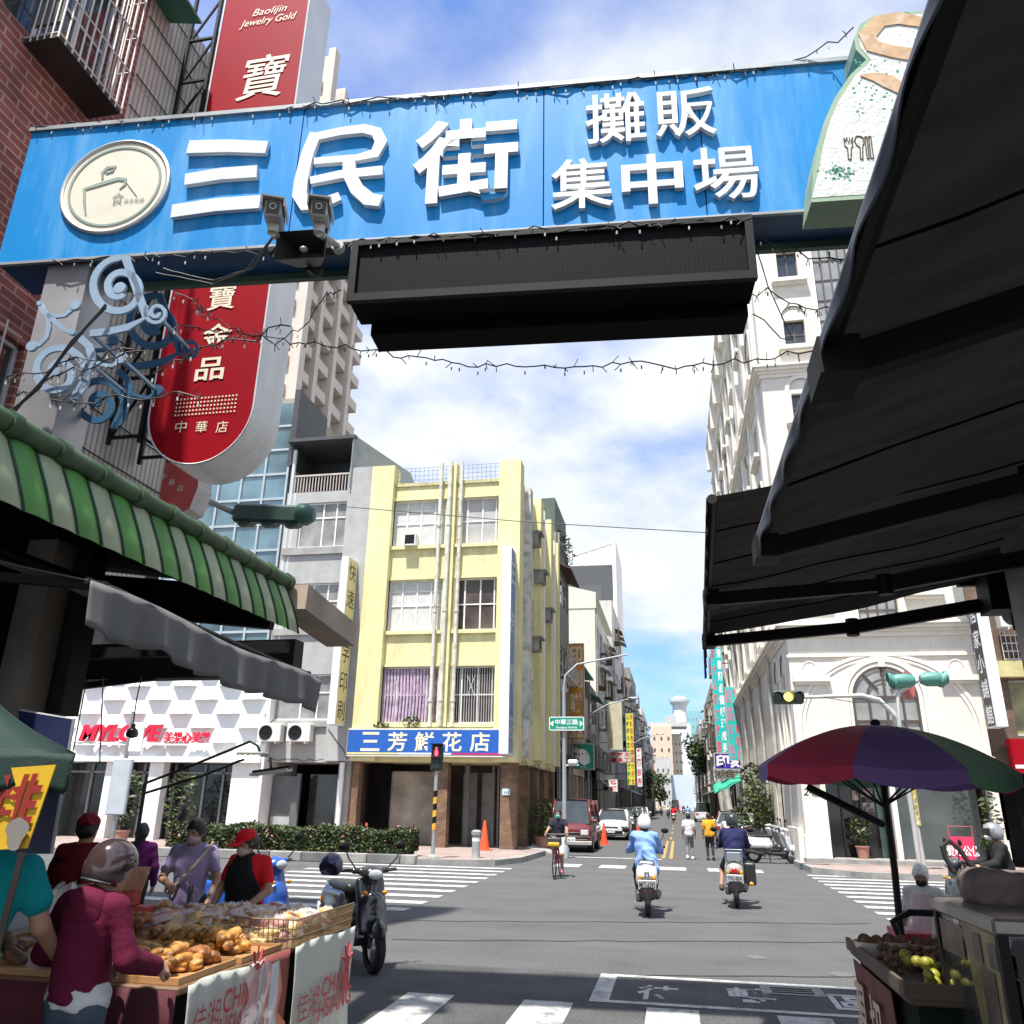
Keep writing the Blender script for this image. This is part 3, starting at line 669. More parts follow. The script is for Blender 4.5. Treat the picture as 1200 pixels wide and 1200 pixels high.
m = M(); m.add([(-12.85, 29.7, 14.0), (-12.85, 29.7, 16.35), (-11.4, 33.2, 15.9), (-11.0, 34.2, 14.6), (-11.0, 34.2, 14.0)], [(0, 1, 2, 3, 4)]); m.add([(-12.85, 29.7, 16.4), (-12.85, 29.7, 16.3), (-11.4, 33.2, 15.85), (-11.4, 33.2, 15.95)], [(0, 1, 2, 3)]); m.build('terrace_side', mat('grey_corrugated', (.30, .33, .34), .5, .3, var=.1), gb, thick=.06)
m = M(); m.cut(); F.box(m, -.02, .35, .15, 3.0, -1.5, -.02); m.cut(); F.box(m, 3.35, 3.85, .15, 3.0, -.45, -.03); m.each('pillar', mat('grey_pillar', (.34, .34, .33), .7, var=.15), gb)
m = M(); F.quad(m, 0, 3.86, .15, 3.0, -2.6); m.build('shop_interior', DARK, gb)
m = M(); F.box(m, .55, 1.5, .15, 2.5, -.6, -.5); F.box(m, 1.5, 1.66, .15, 2.6, -.62, -.48); m.build('door', mat('steel_door', (.13, .14, .145), .4, .2), gb)
m = M(); F.box(m, .6, 1.35, .2, 1.05, -.5, -.49); m.build('door_panel', mat('frosted_door', (.38, .4, .4), .4), gb)
m = M(); F.box(m, 1.7, 3.3, .15, 2.6, -1.3, -1.28); m.build('shop_window', GLASS, gb)
m = M(); m.tube([F.p(3.55, .15, .12), F.p(3.55, 3.0, .12)], .09, 10); m.build('drainpipe', WHITEP, gb, smooth=True)
for x in (.55, 1.75): ac_unit(gb, F, x+.05, 4.05, .95, .66, .36)
m = M()
for i in range(7): m.tube([F.p(.2+i*.5, 3.1, .05), F.p(.45+i*.5, 3.02+.04*(i % 3), .06), F.p(.7+i*.5, 3.12, .05)], .012, 4)
m.tube([F.p(2.9, 4.2, .22), F.p(3.6, 3.4, .22), F.p(3.75, 3.1, .22)], .012, 4); m.build('cable', BLACK, gb)
F4 = Fac((-12.45, 30, 0), (1, 0, 0), (0, -1, 0))
vsign('hanging_sign', 'tall yellow box sign with black brush characters and white edge on the grey building', F4, .1, 4.3, 10.7, .95, .3, mat('sign_paleyellow', (.70, .61, .30), .5, var=.08, grime=.2, gcol=(.5, .42, .2), streak=True), mat('sign_edge_pale', (.72, .76, .78), .45), '快速打字印刷', BLACK, .72, d0=.25, bold=.0, side=1, both=False)

# ================================================================== salon building with its glass tower
sb = thing('salon_building', 'white relief fronted salon with red lettering and a blue glass front above it', 'building', (-20, 34, 0))
RELF = mat('white_relief_panel', (.80, .82, .82), .45, var=.03, scale=2)
F = Fac((-24.6, 29.9, 0), (1, 0, 0), (0, -1, 0)); LW = 9.2
m = M(); NR = 7; cw = 2.04; rh = (6.9-3.1)/NR
for r in range(NR):
    for i in range(-1, 6):
        x0 = i*cw-.2+(cw*.5 if r % 2 else 0); z0 = 3.15+r*rh
        xs = [min(max(q, 0), LW) for q in (x0, x0+.28, x0+.80, x0+1.08)]
        if xs[3]-xs[0] < .2: continue
        top = [F.p(q, z0+rh*1.0, .015) for q in xs]; lo_ = [F.p(xs[0], z0, .015), F.p(xs[1], z0, .22), F.p(xs[2], z0, .22), F.p(xs[3], z0, .015)]
        m.add(top+lo_, [(4, 5, 1, 0), (5, 6, 2, 1), (6, 7, 3, 2), (4, 7, 6, 5)])
        q0, q1 = min(max(x0+1.08, 0), LW), min(max(x0+cw, 0), LW)
F.quad(m, 0, LW, 3.1, 7, .012)
m.build('relief_wall', RELF, sb)
m = M(); F.box(m, 0, LW, 2.95, 3.15, -.5, .3); F.box(m, LW, LW+.12, .15, 6.9, -3, .2); m.build('white_band', WHITEP, sb)
letr = mat('salon_red', (.66, .012, .05), .45, var=.03)
q0, q1 = P(92, 868, 29.5), P(188, 868, 29.5)
text('MYLOVE', ((q0[0]+q1[0])/2, 29.52, 4.02), (1, 0, 0), (0, 0, 1), q1[0]-q0[0], .66, letr, sb, bold=.045, shear=.22, depth=.12)
q2 = P(246, 868, 29.5)
text('美樂心美髮', ((q1[0]+q2[0])/2+.05, 29.52, 3.86), (1, 0, 0), (0, 0, 1), q2[0]-q1[0]-.15, .42, letr, sb, bold=.02, depth=.08)
m = M(); F.box(m, .5, 7.2, 3.56, 3.62, .25, .4); m.build('letter_rail', WHITEP, sb)
m = M()
for a, b in ((-.1, .35), (2.6, 3.0), (4.5, 5.1), (8.0, 9.2)): m.cut(); F.box(m, a, b, .15, 2.95, -.3, .1)
m.each('column', WHITEP, sb)
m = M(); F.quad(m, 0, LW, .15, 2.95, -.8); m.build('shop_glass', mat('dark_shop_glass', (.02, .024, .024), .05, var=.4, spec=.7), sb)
m = M()
for x in (1.4, 3.0, 3.75, 5.1, 6.4, 7.2): F.box(m, x-.04, x+.04, .15, 2.9, -.8, -.72)
F.box(m, 0, LW, 2.55, 2.62, -.8, -.72); m.build('shop_frame', mat('grey_frame', (.25, .26, .26), .5), sb)
# glass front above
F = Fac((-21.2, 30.1, 0), (1, 0, 0), (0, -1, 0)); GW = 5.3
m = M(); F.quad(m, 0, GW, 6.9, 15.4, 0); F.quad(m, 1.9, GW, 15.4, 18.4, 0); m.build('glass_front', GLASSB, sb)
m = M()
zz = 6.9
k = 0
while zz < 18.4:
    F.box(m, 0 if zz < 15.5 else 1.9, GW, zz-.05, zz+.05, -.02, .06)
    zz += 1.15; k += 1
for i in range(6): x = i*GW/5; F.box(m, x-.045, x+.045, 6.9, 15.4 if x < 1.9 else 18.4, -.02, .075)
m.build('mullion', mat('pale_mullion', (.45, .52, .55), .4, .3), sb)
m = M(); F.box(m, 4.62, 5.35, 6.9, 18.4, -.6, -.02); side_walls(m, -24.6, -15.8, 30.2, 42, 3, 15.3, 'LRBT'); m.build('wall', CONC, sb)
m = M(); m.bb(-18.5, -15.75, 30.25, 36, 15.3, 18.7); m.build('roof_block', mat('tan_panel', (.34, .30, .23), .6, var=.2), sb)
m = M(); m.bb(-15.95, -15.7, 30.0, 33, 15.3, 19.0); m.build('roof_fin', mat('charcoal_panel', (.05, .052, .056), .5), sb)
m = M(); m.cut(); m.tube([(-15.62, 30.05, 2), (-15.62, 30.05, 16)], .09, 8); m.cut(); m.tube([(-15.4, 30.05, 2), (-15.4, 30.05, 14)], .07, 8); m.each('drainpipe', ALU, sb, smooth=True)

# ================================================================== apartment tower far behind
tw = thing('apartment_tower', 'very tall beige apartment tower with stacked balconies rising behind the red sign', 'building', (-38, 70, 0))
BEIGE = mat('beige_tower', (.56, .50, .44), .75, var=.06, scale=.3, grime=.2, gcol=(.4, .35, .3), streak=True)
TX1, TY0, TH = -33.0, 62, 77
m = M(); m.bb(-46, TX1-1.6, TY0, TY0+16, 0, TH); m.build('wall', BEIGE, tw)
m = M()
for i in range(25):
    z = 3+i*3.05
    if z > TH-3: break
    for y in (TY0+1, TY0+5, TY0+9, TY0+13): m.cut(); m.bb(TX1-1.6, TX1-.5, y, y+2.4, z, z+1.1)
for i in range(25):
    z = 3+i*3.05
    if z > TH-3: break
    for x in (-35.6, -38.6, -41.6, -44.5): m.cut(); m.bb(x, x+1.9, TY0-.9, TY0-.02, z, z+1.1)
m.each('balcony', BEIGE, tw)
m = M()
for i in range(25):
    z = 4.1+i*3.05
    if z > TH-3: break
    for x in (-44.5, -41.6, -38.6, -35.6): m.cut(); m.quad((x+.1, TY0-.02, z), (x+1.8, TY0-.02, z), (x+1.8, TY0-.02, z+1.8), (x+.1, TY0-.02, z+1.8))
    for y in (TY0+1, TY0+5, TY0+9, TY0+13): m.cut(); m.quad((TX1-1.58, y+.1, z), (TX1-1.58, y+2.3, z), (TX1-1.58, y+2.3, z+1.8), (TX1-1.58, y+.1, z+1.8))
m.each('balcony_window', mat('tower_window', (.10, .10, .105), .2, var=.3, scale=.6), tw)
m = M()
for x in (-45.6, -42.2, -39.2, -36.2, -33.2): m.cut(); m.bb(x, x+.8, TY0-1.1, TY0-.01, 0, TH+1.5)
for y in (TY0-.6, TY0+3.7, TY0+7.7, TY0+11.7): m.cut(); m.bb(TX1-1.62, TX1-.2, y, y+.8, 0, TH+1)
m.each('fin', BEIGE, tw)
# ================================================================== cream corner building on the right
wb = thing('stone_building', 'tall cream stone building with arched windows on the right street corner', 'building', (6.6, 32, 0))
WX0, WX1, WY = 3.82, 9.45, 28.0
F = Fac((WX0, WY, 0), (1, 0, 0), (0, -1, 0)); WW = WX1-WX0
def arch_pts(cx, z, w, h, n=12):  # rectangle with a round head, from the bottom left
    r = w/2; return [(cx-r, z)]+[(cx-r*math.cos(PI*i/n), z+h-r+r*math.sin(PI*i/n)) for i in range(n+1)]+[(cx+r, z)]
up = [(1.0, 1.75, 20.9, 22.2), (1.0, 1.75, 17.95, 19.1), (1.0, 1.72, 14.9, 16.0), (1.0, 1.72, 11.6, 12.8), (4.3, 5.0, 20.9, 22.2), (4.3, 5.0, 17.95, 19.1), (4.3, 5.0, 14.9, 16), (4.3, 5.0, 11.6, 12.8),
      (2.3, 3.6, 11.0, 23.5), (2.35, 3.6, 7.42, 9.3), (.55, 1.25, 8.45, 9.6), (4.05, 4.75, 8.45, 9.6)]
low = [(2.0, 3.62, 3.6, 5.4), (.72, 2.6, .15, 2.9), (2.75, 5.35, .15, 2.9)]
m = M(); F.wall(m, 0, WW, 0, 27.0, up+low, .22); side_walls(m, WX0, WX1, WY, 58, 0, 27.0, 'RBT')
S2 = Fac((WX0, 58, 0), (0, -1, 0), (-1, 0, 0))      # side towards the street; u runs back to the corner
sh_ = []
for b in range(8):
    for z, h in ((7.9, 1.5), (11.3, 1.5), (14.7, 1.5), (18.1, 1.5), (21.5, 1.5)): sh_.append((1.0+b*3.6, 2.3+b*3.6, z, z+h))
S2.wall(m, 0, 30, 0, 27.0, sh_+[(26.2, 27.2, 3.2, 6.0), (28.1, 29.0, 3.2, 6.0), (23.0, 25.0, .15, 2.6)], .2)
m.build('wall', CREAM, wb)
def hood(f, par, h, arch=True):
    m = M(); a, b, c, d = h[:4]; cx = (a+b)/2; w = b-a
    if arch:
        o_ = arch_pts(cx, d-.05, w+.42, .45+w/2); i_ = arch_pts(cx, d-.05, w+.12, .28+w/2)
        for k in range(len(o_)-1):
            m.quad(*[f.p(*q, .06) for q in (o_[k], o_[k+1], i_[k+1], i_[k])]); m.quad(f.p(*o_[k], 0), f.p(*o_[k+1], 0), f.p(*o_[k+1], .06), f.p(*o_[k], .06))
    for x0, x1 in ((a-.2, a-.03), (b+.03, b+.2)): f.box(m, x0, x1, c, d, -.01, .055)
    f.box(m, a-.28, b+.28, c-.16, c-.0, -.01, .24); f.box(m, a-.22, b+.22, c-.24, c-.16, -.01, .15)
    m.build('window_surround', CREAMT, par)
for k, h in enumerate(up[:8]):
    F.win(wb, h, 2, 2 if k else 1, BROWNF, GLASS, depth=.2, bar=.045); hood(F, wb, h, k not in (0, 4))
F.win(wb, up[8], colx=[.25, .5, .75], rows=14, fm=BROWNF, pm=GLASSL, depth=.18, bar=.06)
F.win(wb, up[9], 4, 4, BROWNF, GLASSL, depth=.18, bar=.06)
for h in up[10:]: F.win(wb, h, 2, 2, BROWNF, GLASSL, depth=.18, bar=.05); hood(F, wb, h, False)
for x0 in (2.1, 3.62): m = M(); F.box(m, x0, x0+.2, 7.4, 24, -.01, .1); m.build('pilaster', CREAMT, wb)
for k, h in enumerate(sh_):
    S2.win(wb, h, 2, 2, BROWNF, GLASS, depth=.18, bar=.05)
    if k % 5 < 5: hood(S2, wb, h, k % 2 == 0)
for h in ((26.2, 27.2, 3.2, 6.0), (28.1, 29.0, 3.2, 6.0)): S2.win(wb, h, 2, 4, BROWNF, GLASS, depth=.18, bar=.05); hood(S2, wb, h)
for b in range(9):
    m = M(); S2.box(m, .1+b*3.6, .45+b*3.6, 7.3, 24.5, -.01, .16); m.build('pilaster', CREAMT, wb)
    m = M(); S2.box(m, .2+b*3.6-.15, .5+b*3.6+.1, 25.2, 26.9, 0, .45); m.build('corbel', CREAMT, wb)
# cornices, each a stepped moulding running round the corner
for z, s_ in ((7.0, 1.0), (16.7, 1.0), (23.9, .7), (26.6, 1.4)):
    m = M()
    for a, b, d in ((0, .14, .07), (.14, .24, .14), (.24, .36, .24), (.36, .44, .32)):
        d *= s_; m.bb(WX0-d, WX1+.02, WY-d, WY+.05, z+a, z+b-.002); m.bb(WX0-d, WX0+.05, WY+.052, 58, z+a, z+b-.002)
    m.build('cornice', CREAMT, wb)
m = M(); m.bb(WX0-.06, WX1+.01, WY-.06, WY+.05, 6.35, 6.43); m.build('band', CREAMT, wb)
# big moulded arch over the entrance and the round headed window
m = M(); cx = 2.82
for R0, R1, d in ((2.62, 2.74, .05), (2.5, 2.6, .03), (1.12, 1.3, .07), (.98, 1.1, .04)):
    zc = 4.1 if R0 > 2 else 5.05
    for k in range(28):
        a0, a1 = PI*k/28, PI*(k+1)/28
        q = [(cx-R0*math.cos(a0), zc+R0*math.sin(a0)*(.86 if R0 > 2 else 1)), (cx-R0*math.cos(a1), zc+R0*math.sin(a1)*(.86 if R0 > 2 else 1)), (cx-R1*math.cos(a1), zc+R1*math.sin(a1)*(.86 if R0 > 2 else 1)), (cx-R1*math.cos(a0), zc+R1*math.sin(a0)*(.86 if R0 > 2 else 1))]
        m.quad(*[F.p(*p, d) for p in q]); m.quad(F.p(*q[2], 0), F.p(*q[3], 0), F.p(*q[3], d), F.p(*q[2], d)); m.quad(F.p(*q[0], 0), F.p(*q[1], 0), F.p(*q[1], d), F.p(*q[0], d))
    for sg in (-1, 1): F.box(m, cx+sg*R0-.0 if sg > 0 else cx-R1, cx+sg*R1 if sg > 0 else cx-R0, 3.3 if R0 > 2 else 3.6, zc, -.01, d)
F.box(m, cx-.1, cx+.1, 6.0, 6.33, -.01, .12)
m.build('arch_moulding', CREAMT, wb)
m = M(); n = 20
pts = arch_pts(cx, 3.3, 1.94, 2.72, 20); m.poly([F.p(*p, .006) for p in pts]); o = m.build('arched_window', GLASSL, wb)
m = M()
for x in (-.97, -.5, 0, .5, .93): F.box(m, cx+x-.035, cx+x+.035, 3.3, 5.05 if abs(x) > .1 else 6.0, .01, .06)
for z in (3.6, 4.3, 5.05): F.box(m, cx-.97, cx+.97, z-.04, z+.04, .012, .055)
for R0, R1 in ((.9, .98), (.5, .57)):
    for k in range(20):
        a0, a1 = PI*k/20, PI*(k+1)/20; m.quad(*[F.p(cx-r*math.cos(a), 5.05+r*math.sin(a), .05) for r, a in ((R0, a0), (R0, a1), (R1, a1), (R1, a0))])
for a in (PI*.28, PI*.72): m.bar(F.p(cx+.3*math.cos(a), 5.05+.3*math.sin(a), .04), F.p(cx+.95*math.cos(a), 5.05+.95*math.sin(a), .04), .06, .04, up=(0, -1, 0))
m.build('window_bars', BROWNF, o)
for x0, x1 in ((.05, 1.2), (4.5, 5.6)):
    m = M(); F.box(m, x0, x1, 5.55, 5.72, -.01, .18); F.box(m, x0+.06, x1-.06, 5.46, 5.55, -.01, .1); m.build('ledge', CREAMT, wb)
    m = M(); F.box(m, x0-.05, x1+.05, 3.05, 3.25, -.01, .22); F.box(m, x0, x1, 2.95, 3.05, -.01, .12); m.build('ledge', CREAMT, wb)
    m = M(); c_ = (x0+x1)/2
    for k in range(10): a0, a1 = PI*k/10, PI*(k+1)/10; m.quad(*[F.p(c_-r*math.cos(a), 6.0+r*math.sin(a), .02) for r, a in ((.2, a0), (.2, a1), (.24, a1), (.24, a0))])
    m.build('medallion', CREAMT, wb)
for x0, x1 in ((-.05, .7), (5.36, 5.66)):
    m = M(); F.box(m, x0, x1, .15, .9, -.3, .12); F.box(m, x0+.06, x1-.04, .9, 2.95, -.25, .06); F.box(m, x0+.15, x1-.12, .28, .78, .12, .14); m.build('pier', CREAMT, wb)
m = M(); m.bb(WX0-.2, WX0-.02, WY+.2, WY+3, .15, 1.1); m.build('plinth', CREAM, wb)
m = M(); F.box(m, .7, 5.36, 2.92, 3.3, -.2, .1); m.build('sign_fascia', mat('dark_fascia', (.03, .03, .033), .4), wb)
text('卦沐生活', F.p(1.5, 3.1, .106), (1, 0, 0), (0, 0, 1), 1.2, .28, mat('white_violet_letters', (.72, .74, .92), .5), wb, bold=.01)
text('243', P(951, 928, WY-.066), (1, 0, 0), (0, 0, 1), .5, .22, BLACK, wb, name='house_number', shear=.2)
# glazed ground floor, recessed
F5 = Fac((WX0, WY+.9, 0), (1, 0, 0), (0, -1, 0))
m = M(); F5.quad(m, .3, 5.5, .15, 3.0, -1.5); m.quad((WX0+.4, WY+.2, .16), (WX1-.2, WY+.2, .16), (WX1-.2, WY+2.4, .16), (WX0+.4, WY+2.4, .16)); m.quad((WX0+.4, WY+.2, 2.98), (WX1-.2, WY+.2, 2.98), (WX1-.2, WY+2.4, 2.98), (WX0+.4, WY+2.4, 2.98)); m.build('shop_interior', mat('shop_inside', (.10, .09, .075), .8, var=.5, scale=1.1), wb)
SHG = mat('shop_glass_clear', (.22, .25, .235), .05, var=.4, scale=.6, spec=.9)
m = M(); F5.quad(m, 2.9, 5.3, .2, 2.9, 0); m.build('shop_window', SHG, wb)
m = M(); F5.quad(m, .75, 2.75, .2, 2.9, -.1); m.build('shop_window', mat('dark_door_glass', (.025, .024, .022), .06, var=.6, scale=1.4, spec=.8), wb)
m = M()
for x in (.72, 1.3, 1.9, 2.55, 2.75): F5.box(m, x-.03, x+.03, .15, 2.9, -.12, -.02)
F5.box(m, 2.8, 2.9, .15, 2.9, -.05, .06); F5.box(m, 2.9, 5.35, .15, .24, -.03, .05); m.build('shop_frame', BROWNF, wb)
m = M(); F5.box(m, 2.35, 2.9, .2, 2.9, -.06, -.04); m.build('green_glass_door', mat('green_glass', (.13, .24, .2), .08, var=.2, spec=.8), wb)
m = M()
for x, z, w, h in ((2.1, 2.25, .34, .4), (2.1, 1.75, .36, .26), (1.75, 2.1, .2, .3)): m.cut(); F5.box(m, x-w/2, x+w/2, z-h/2, z+h/2, -.06, -.05)
m.each('poster', mat('poster_paper', (.5, .42, .38), .6, var=.6, scale=9), wb)
m = M(); F.box(m, -.1, 5.6, .15, .27, -1, .35); m.build('step', KERB, wb)
for x in (.4, 5.2): m = M(); F.box(m, x-.12, x+.12, 2.4, 2.85, .06, .2); m.build('wall_lamp', mat('lamp_brown', (.4, .22, .1), .5), wb)
m = M()
for k in range(5): m.cut(); m.tube([(WX0-.1, 33+k*4.2, .2), (WX0-.12, 33+k*4.2, 24)], .07, 8)
m.each('drainpipe', mat('old_pipe', (.48, .46, .42), .6, var=.25, grime=.6, gcol=(.2, .18, .15)), wb, smooth=True)

# ================================================================== shophouse on the far right
rh_ = thing('shophouse', 'old shophouse with brown tiles, a yellow band and caged windows at the far right', 'building', (12, 30, 0))
F = Fac((WX1+.05, 28.3, 0), (1, 0, 0), (0, -1, 0))
m = M(); F.wall(m, 0, 7, 3.0, 16, [(.9, 3.4, 7.5, 9.2), (.9, 3.6, 3.9, 5.6)], .3); side_walls(m, WX1+.05, WX1+7, 28.3, 40, 0, 16, 'LRBT'); m.build('wall', mat('brown_rust_tile', (.23, .15, .11), .8, var=.3, pattern='brick', pw=.2, ph=.07, grime=.6, gcol=(.1, .06, .045), streak=True), rh_)
for h in ((.9, 3.4, 7.5, 9.2), (.9, 3.6, 3.9, 5.6)): F.win(rh_, h, 3, 1, ALU, mat('yellow_curtain_glass', (.34, .32, .16), .3, var=.3), depth=.25)
m = M(); F.box(m, .5, 6.9, 5.65, 6.15, -.02, .35); m.build('yellow_band', mat('stained_yellow_band', (.58, .52, .25), .7, grime=.4), rh_)
m = M()
for i in range(22): F.box(m, .8+i*.14, .815+i*.14, 6.2, 7.3, .3, .32)
for z in (6.2, 6.45, 6.7, 6.95, 7.3): F.box(m, .8, 3.9, z-.012, z+.012, .3, .32)
m.build('window_cage', WHITEP, rh_)
ac_unit(rh_, F, 1.25, 7.5, 1.0, .72, .4, off=.3)
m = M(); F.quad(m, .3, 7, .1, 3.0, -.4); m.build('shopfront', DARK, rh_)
m = M(); F.box(m, .6, 5.5, 2.9, 3.7, -.05, .3); m.build('fascia', mat('dark_green_fascia', (.03, .045, .045), .5), rh_)
rs = thing('wall_sign', 'small bright red square sign on the shophouse beside the black vertical sign', 'sign', tuple(P(1190, 888, 27.6)))
q = P(1184, 888, 27.6); m = M(); m.bb(q[0], q[0]+.9, 27.6, 27.75, q[2]-.45, q[2]+.55); m.build('box', RED, rs)
m = M(); m.bb(q[0]+.1, q[0]+.8, 27.59, 27.6, q[2]-.3, q[2]-.2); m.build('stripe', WHITES, rs)
F6 = Fac((WX1-.1, 27.9, 0), (1, 0, 0), (0, -1, 0))
vsign('hanging_sign', 'tall black sign with white characters and a white side on the far right shophouse', F6, .15, 4.05, 7.85, .75, .32, mat('sign_black', (.022, .02, .02), .5, var=.2), mat('sign_edge_bluish_white', (.72, .76, .78), .45), '居家小鋪館', WHITES, .56, d0=.3, side=-1, both=False)  # the side is plain bluish white, it gives off no light
q = P(1128, 672, 27.0); F7 = Fac((q[0], 27.9, 0), (1, 0, 0), (0, -1, 0))
vsign('hanging_sign', 'small grey box sign on a thin arm high on the cream building', F7, 0, 8.6, 10.0, .7, .4, mat('grey_sign_face', (.42, .45, .5), .5, var=.2), mat('grey_sign_edge', (.5, .53, .6), .5), '停車', mat('sign_tealink', (.05, .3, .25), .5), .5, d0=.4, side=-1)

# ================================================================== row houses of the side street
def rowhouse(name, label, side, y0, y1, H, wallm, x=None, depth=9, floors=None, fm=WHITEP, pm=GLASS, acs=2, sy=None, awn=None, seed=0, ground=3.2, south=True):
    rnd = random.Random(seed); xw = x if x is not None else (-5.6 if side < 0 else 4.0)
    t = thing(name, label, 'building', (xw+side*depth/2, (y0+y1)/2, 0))
    if side < 0: f = Fac((xw, y0, 0), (0, 1, 0), (1, 0, 0))
    else: f = Fac((xw, y1, 0), (0, -1, 0), (-1, 0, 0))
    L = y1-y0; fl = floors or max(1, int((H-ground)/3.1)); hs = []
    nb = max(1, int(L/3.2)); bw = L/nb
    for k in range(fl):
        z = ground+.8+k*(H-ground-.4)/fl
        for b in range(nb): hs.append((b*bw+.5, (b+1)*bw-.5, z, z+1.6))
    m = M(); f.wall(m, 0, L, ground, H, hs, .2)
    xa, xb = min(xw, xw+side*depth), max(xw, xw+side*depth)
    side_walls(m, xa, xb, y0, y1, 0 if south else ground, H, ('L' if side < 0 else 'R')+'FBT'); m.build('wall', wallm, t)
    for h in hs:
        f.win(t, h, 3, 2, fm, pm, depth=.15)
        if rnd.random() < .45:
            m = M(); a, b, c, d = h; f.box(m, a-.1, b+.1, c-.15, c-.08, 0, .55)
            for i in range(7): xx = a-.08+(b-a+.14)*i/6; f.box(m, xx-.015, xx+.015, c-.08, d-.3, .5, .53)
            for zz in (c+.3, c+.7, d-.3): f.box(m, a-.1, b+.1, zz-.015, zz+.015, .5, .53)
            m.build('window_cage', rnd.choice((RUST, ALU, mat('grey_cage', (.25, .25, .24), .6))), t)
        elif rnd.random() < .5:
            m = M(); a, b, c, d = h; m.add([f.p(a-.1, d+.25, 0), f.p(b+.1, d+.25, 0), f.p(b+.1, d-.05, .7), f.p(a-.1, d-.05, .7)], [(0, 1, 2, 3)]); m.build('window_awning', rnd.choice((GREENM, RUST, mat('tan_awning', (.4, .35, .28), .7))), t, thick=.03)
    for _ in range(acs): h = rnd.choice(hs); ac_unit(t, f, h[0]+.5, h[2]-.55, .75, .55, .33)
    m = M(); f.quad(m, .2, L-.2, .1, ground, -1.4); m.build('shopfront', DARK, t)
    for b in range(nb+1): m = M(); xx = min(max(b*bw, .18), L-.18); f.box(m, xx-.18, xx+.18, .05, ground, -.35, 0); m.build('pillar', wallm, t)
    if awn is not None: m = M(); m.add([f.p(.2, ground+.1, .02), f.p(L-.2, ground+.1, .02), f.p(L-.2, ground-.5, 1.3), f.p(.2, ground-.5, 1.3)], [(0, 1, 2, 3)]); m.build('street_awning', awn, t, thick=.04)
    m = M(); m.tube([f.p(.15, 0.1, .1), f.p(.15, H, .1)], .06, 6); m.build('drainpipe', CONC, t, smooth=True)
    return t, f
OLDG = mat('old_grey_green_render', (.27, .28, .255), .85, var=.2, grime=.7, gcol=(.1, .1, .09), streak=True)
CRM2 = mat('cream_sheet_wall', (.70, .68, .58), .6, var=.05, pattern='brick', pw=.25, ph=40, mortar=.01, off=0, grime=.2, gcol=(.5, .46, .38), streak=True)
TAN = mat('tan_render', (.50, .42, .335), .8, var=.12, grime=.45, gcol=(.28, .22, .17), streak=True)
PALE = mat('pale_grey_render', (.52, .52, .50), .8, var=.12, grime=.5, gcol=(.26, .25, .24), streak=True)
t, f = rowhouse('row_house', 'narrow grey green house with rooftop plants directly behind the yellow corner building', -1, 40.4, 45.5, 15.2, OLDG, seed=1, acs=4, awn=None)
m = M(); f.box(m, .2, 4.8, 15.2, 17.2, -2.5, -.1); m.build('roof_hut', mat('dark_green_sheet', (.07, .1, .085), .6), t)
m = M(); leaves(m, [((-5.5, 42+i*.8, 15.1), (.4, .5, .7)) for i in range(4)], 260, .12, random); m.build('roof_plants', LEAF, t)
t, f = rowhouse('row_house', 'tan house with a pale pillar behind the orange rusted sign', -1, 45.7, 55.5, 8.2, mat('pinkish_tan', (.60, .48, .38), .8, var=.1, grime=.3, gcol=(.35, .26, .2)), seed=2, acs=2)
m = M(); m.add([(-5.2, 45.5, 9.6), (-9, 45.5, 9.8), (-9, 56, 9.8), (-5.2, 56, 9.6)], [(0, 1, 2, 3)]); m.build('roof_sheet', mat('green_roof', (.05, .16, .13), .5), t, thick=.08)
t, f = rowhouse('row_house', 'tall cream metal clad house whose blank gable end faces the crossing', -1, 62, 80, 16.0, CRM2, seed=3, acs=6, depth=6.5)
m = M(); m.add([(-5.5, 62, 16), (-12.1, 62, 16), (-12.1, 62, 16.6), (-8.6, 62, 18.0), (-5.5, 62, 17.2)], [(0, 1, 2, 3, 4)]); m.add([(-5.5, 62, 17.2), (-8.6, 62, 18.0), (-8.6, 80, 18.0), (-5.5, 80, 17.2)], [(0, 1, 2, 3)]); m.build('gable', CRM2, t, thick=.1)
FG = Fac((-12.1, 62, 0), (1, 0, 0), (0, -1, 0))
for h in ((3.2, 4.9, 12.4, 13.6), (3.3, 4.9, 9.2, 10.4)): 
    m = M()
    for i in range(7): z = h[2]+i*.17; FG.box(m, h[0], h[1], z, z+.13, .02, .1)
    m.build('louvre', WHITEP, t)
text('108-1', FG.p(1.6, 15.2, .02), (1, 0, 0), (0, 0, 1), .9, .3, mat('faint_grey_ink', (.4, .4, .38), .6), t)
t, f = rowhouse('row_house', 'low house with a beige billboard front before the cream gable house', -1, 55.7, 61.8, 9.5, OLDG, seed=4, acs=3, awn=RUST)
ck = thing('office_block', 'charcoal grey office block under a white slanted roof frame behind the cream gable', 'building', (-9, 100, 0))
m = M(); m.bb(-15, -6.2, 92, 104, 0, 28.0); m.build('wall', mat('charcoal_block', (.075, .08, .088), .6, var=.08), ck)
FC = Fac((-15, 92, 0), (1, 0, 0), (0, -1, 0))
for z in (18.5, 23.0):
    m = M(); FC.box(m, .5, 7.6, z-.2, z+2.6, -.02, .0+.06); m.build('panel', mat('charcoal_light', (.10, .105, .115), .5), ck)
m = M(); m.bb(-6.3, -6.1, 94, 96, 16, 26); m.build('bay', mat('charcoal_light', (.1, .1, .1)), ck)
m = M()
for i in range(9): m.cut(); m.bar((-14.6+i*1.05, 93, 28), (-14.6+i*1.05, 93, 28.5+i*.32), .2)
m.each('roof_post', WHITEP, ck)
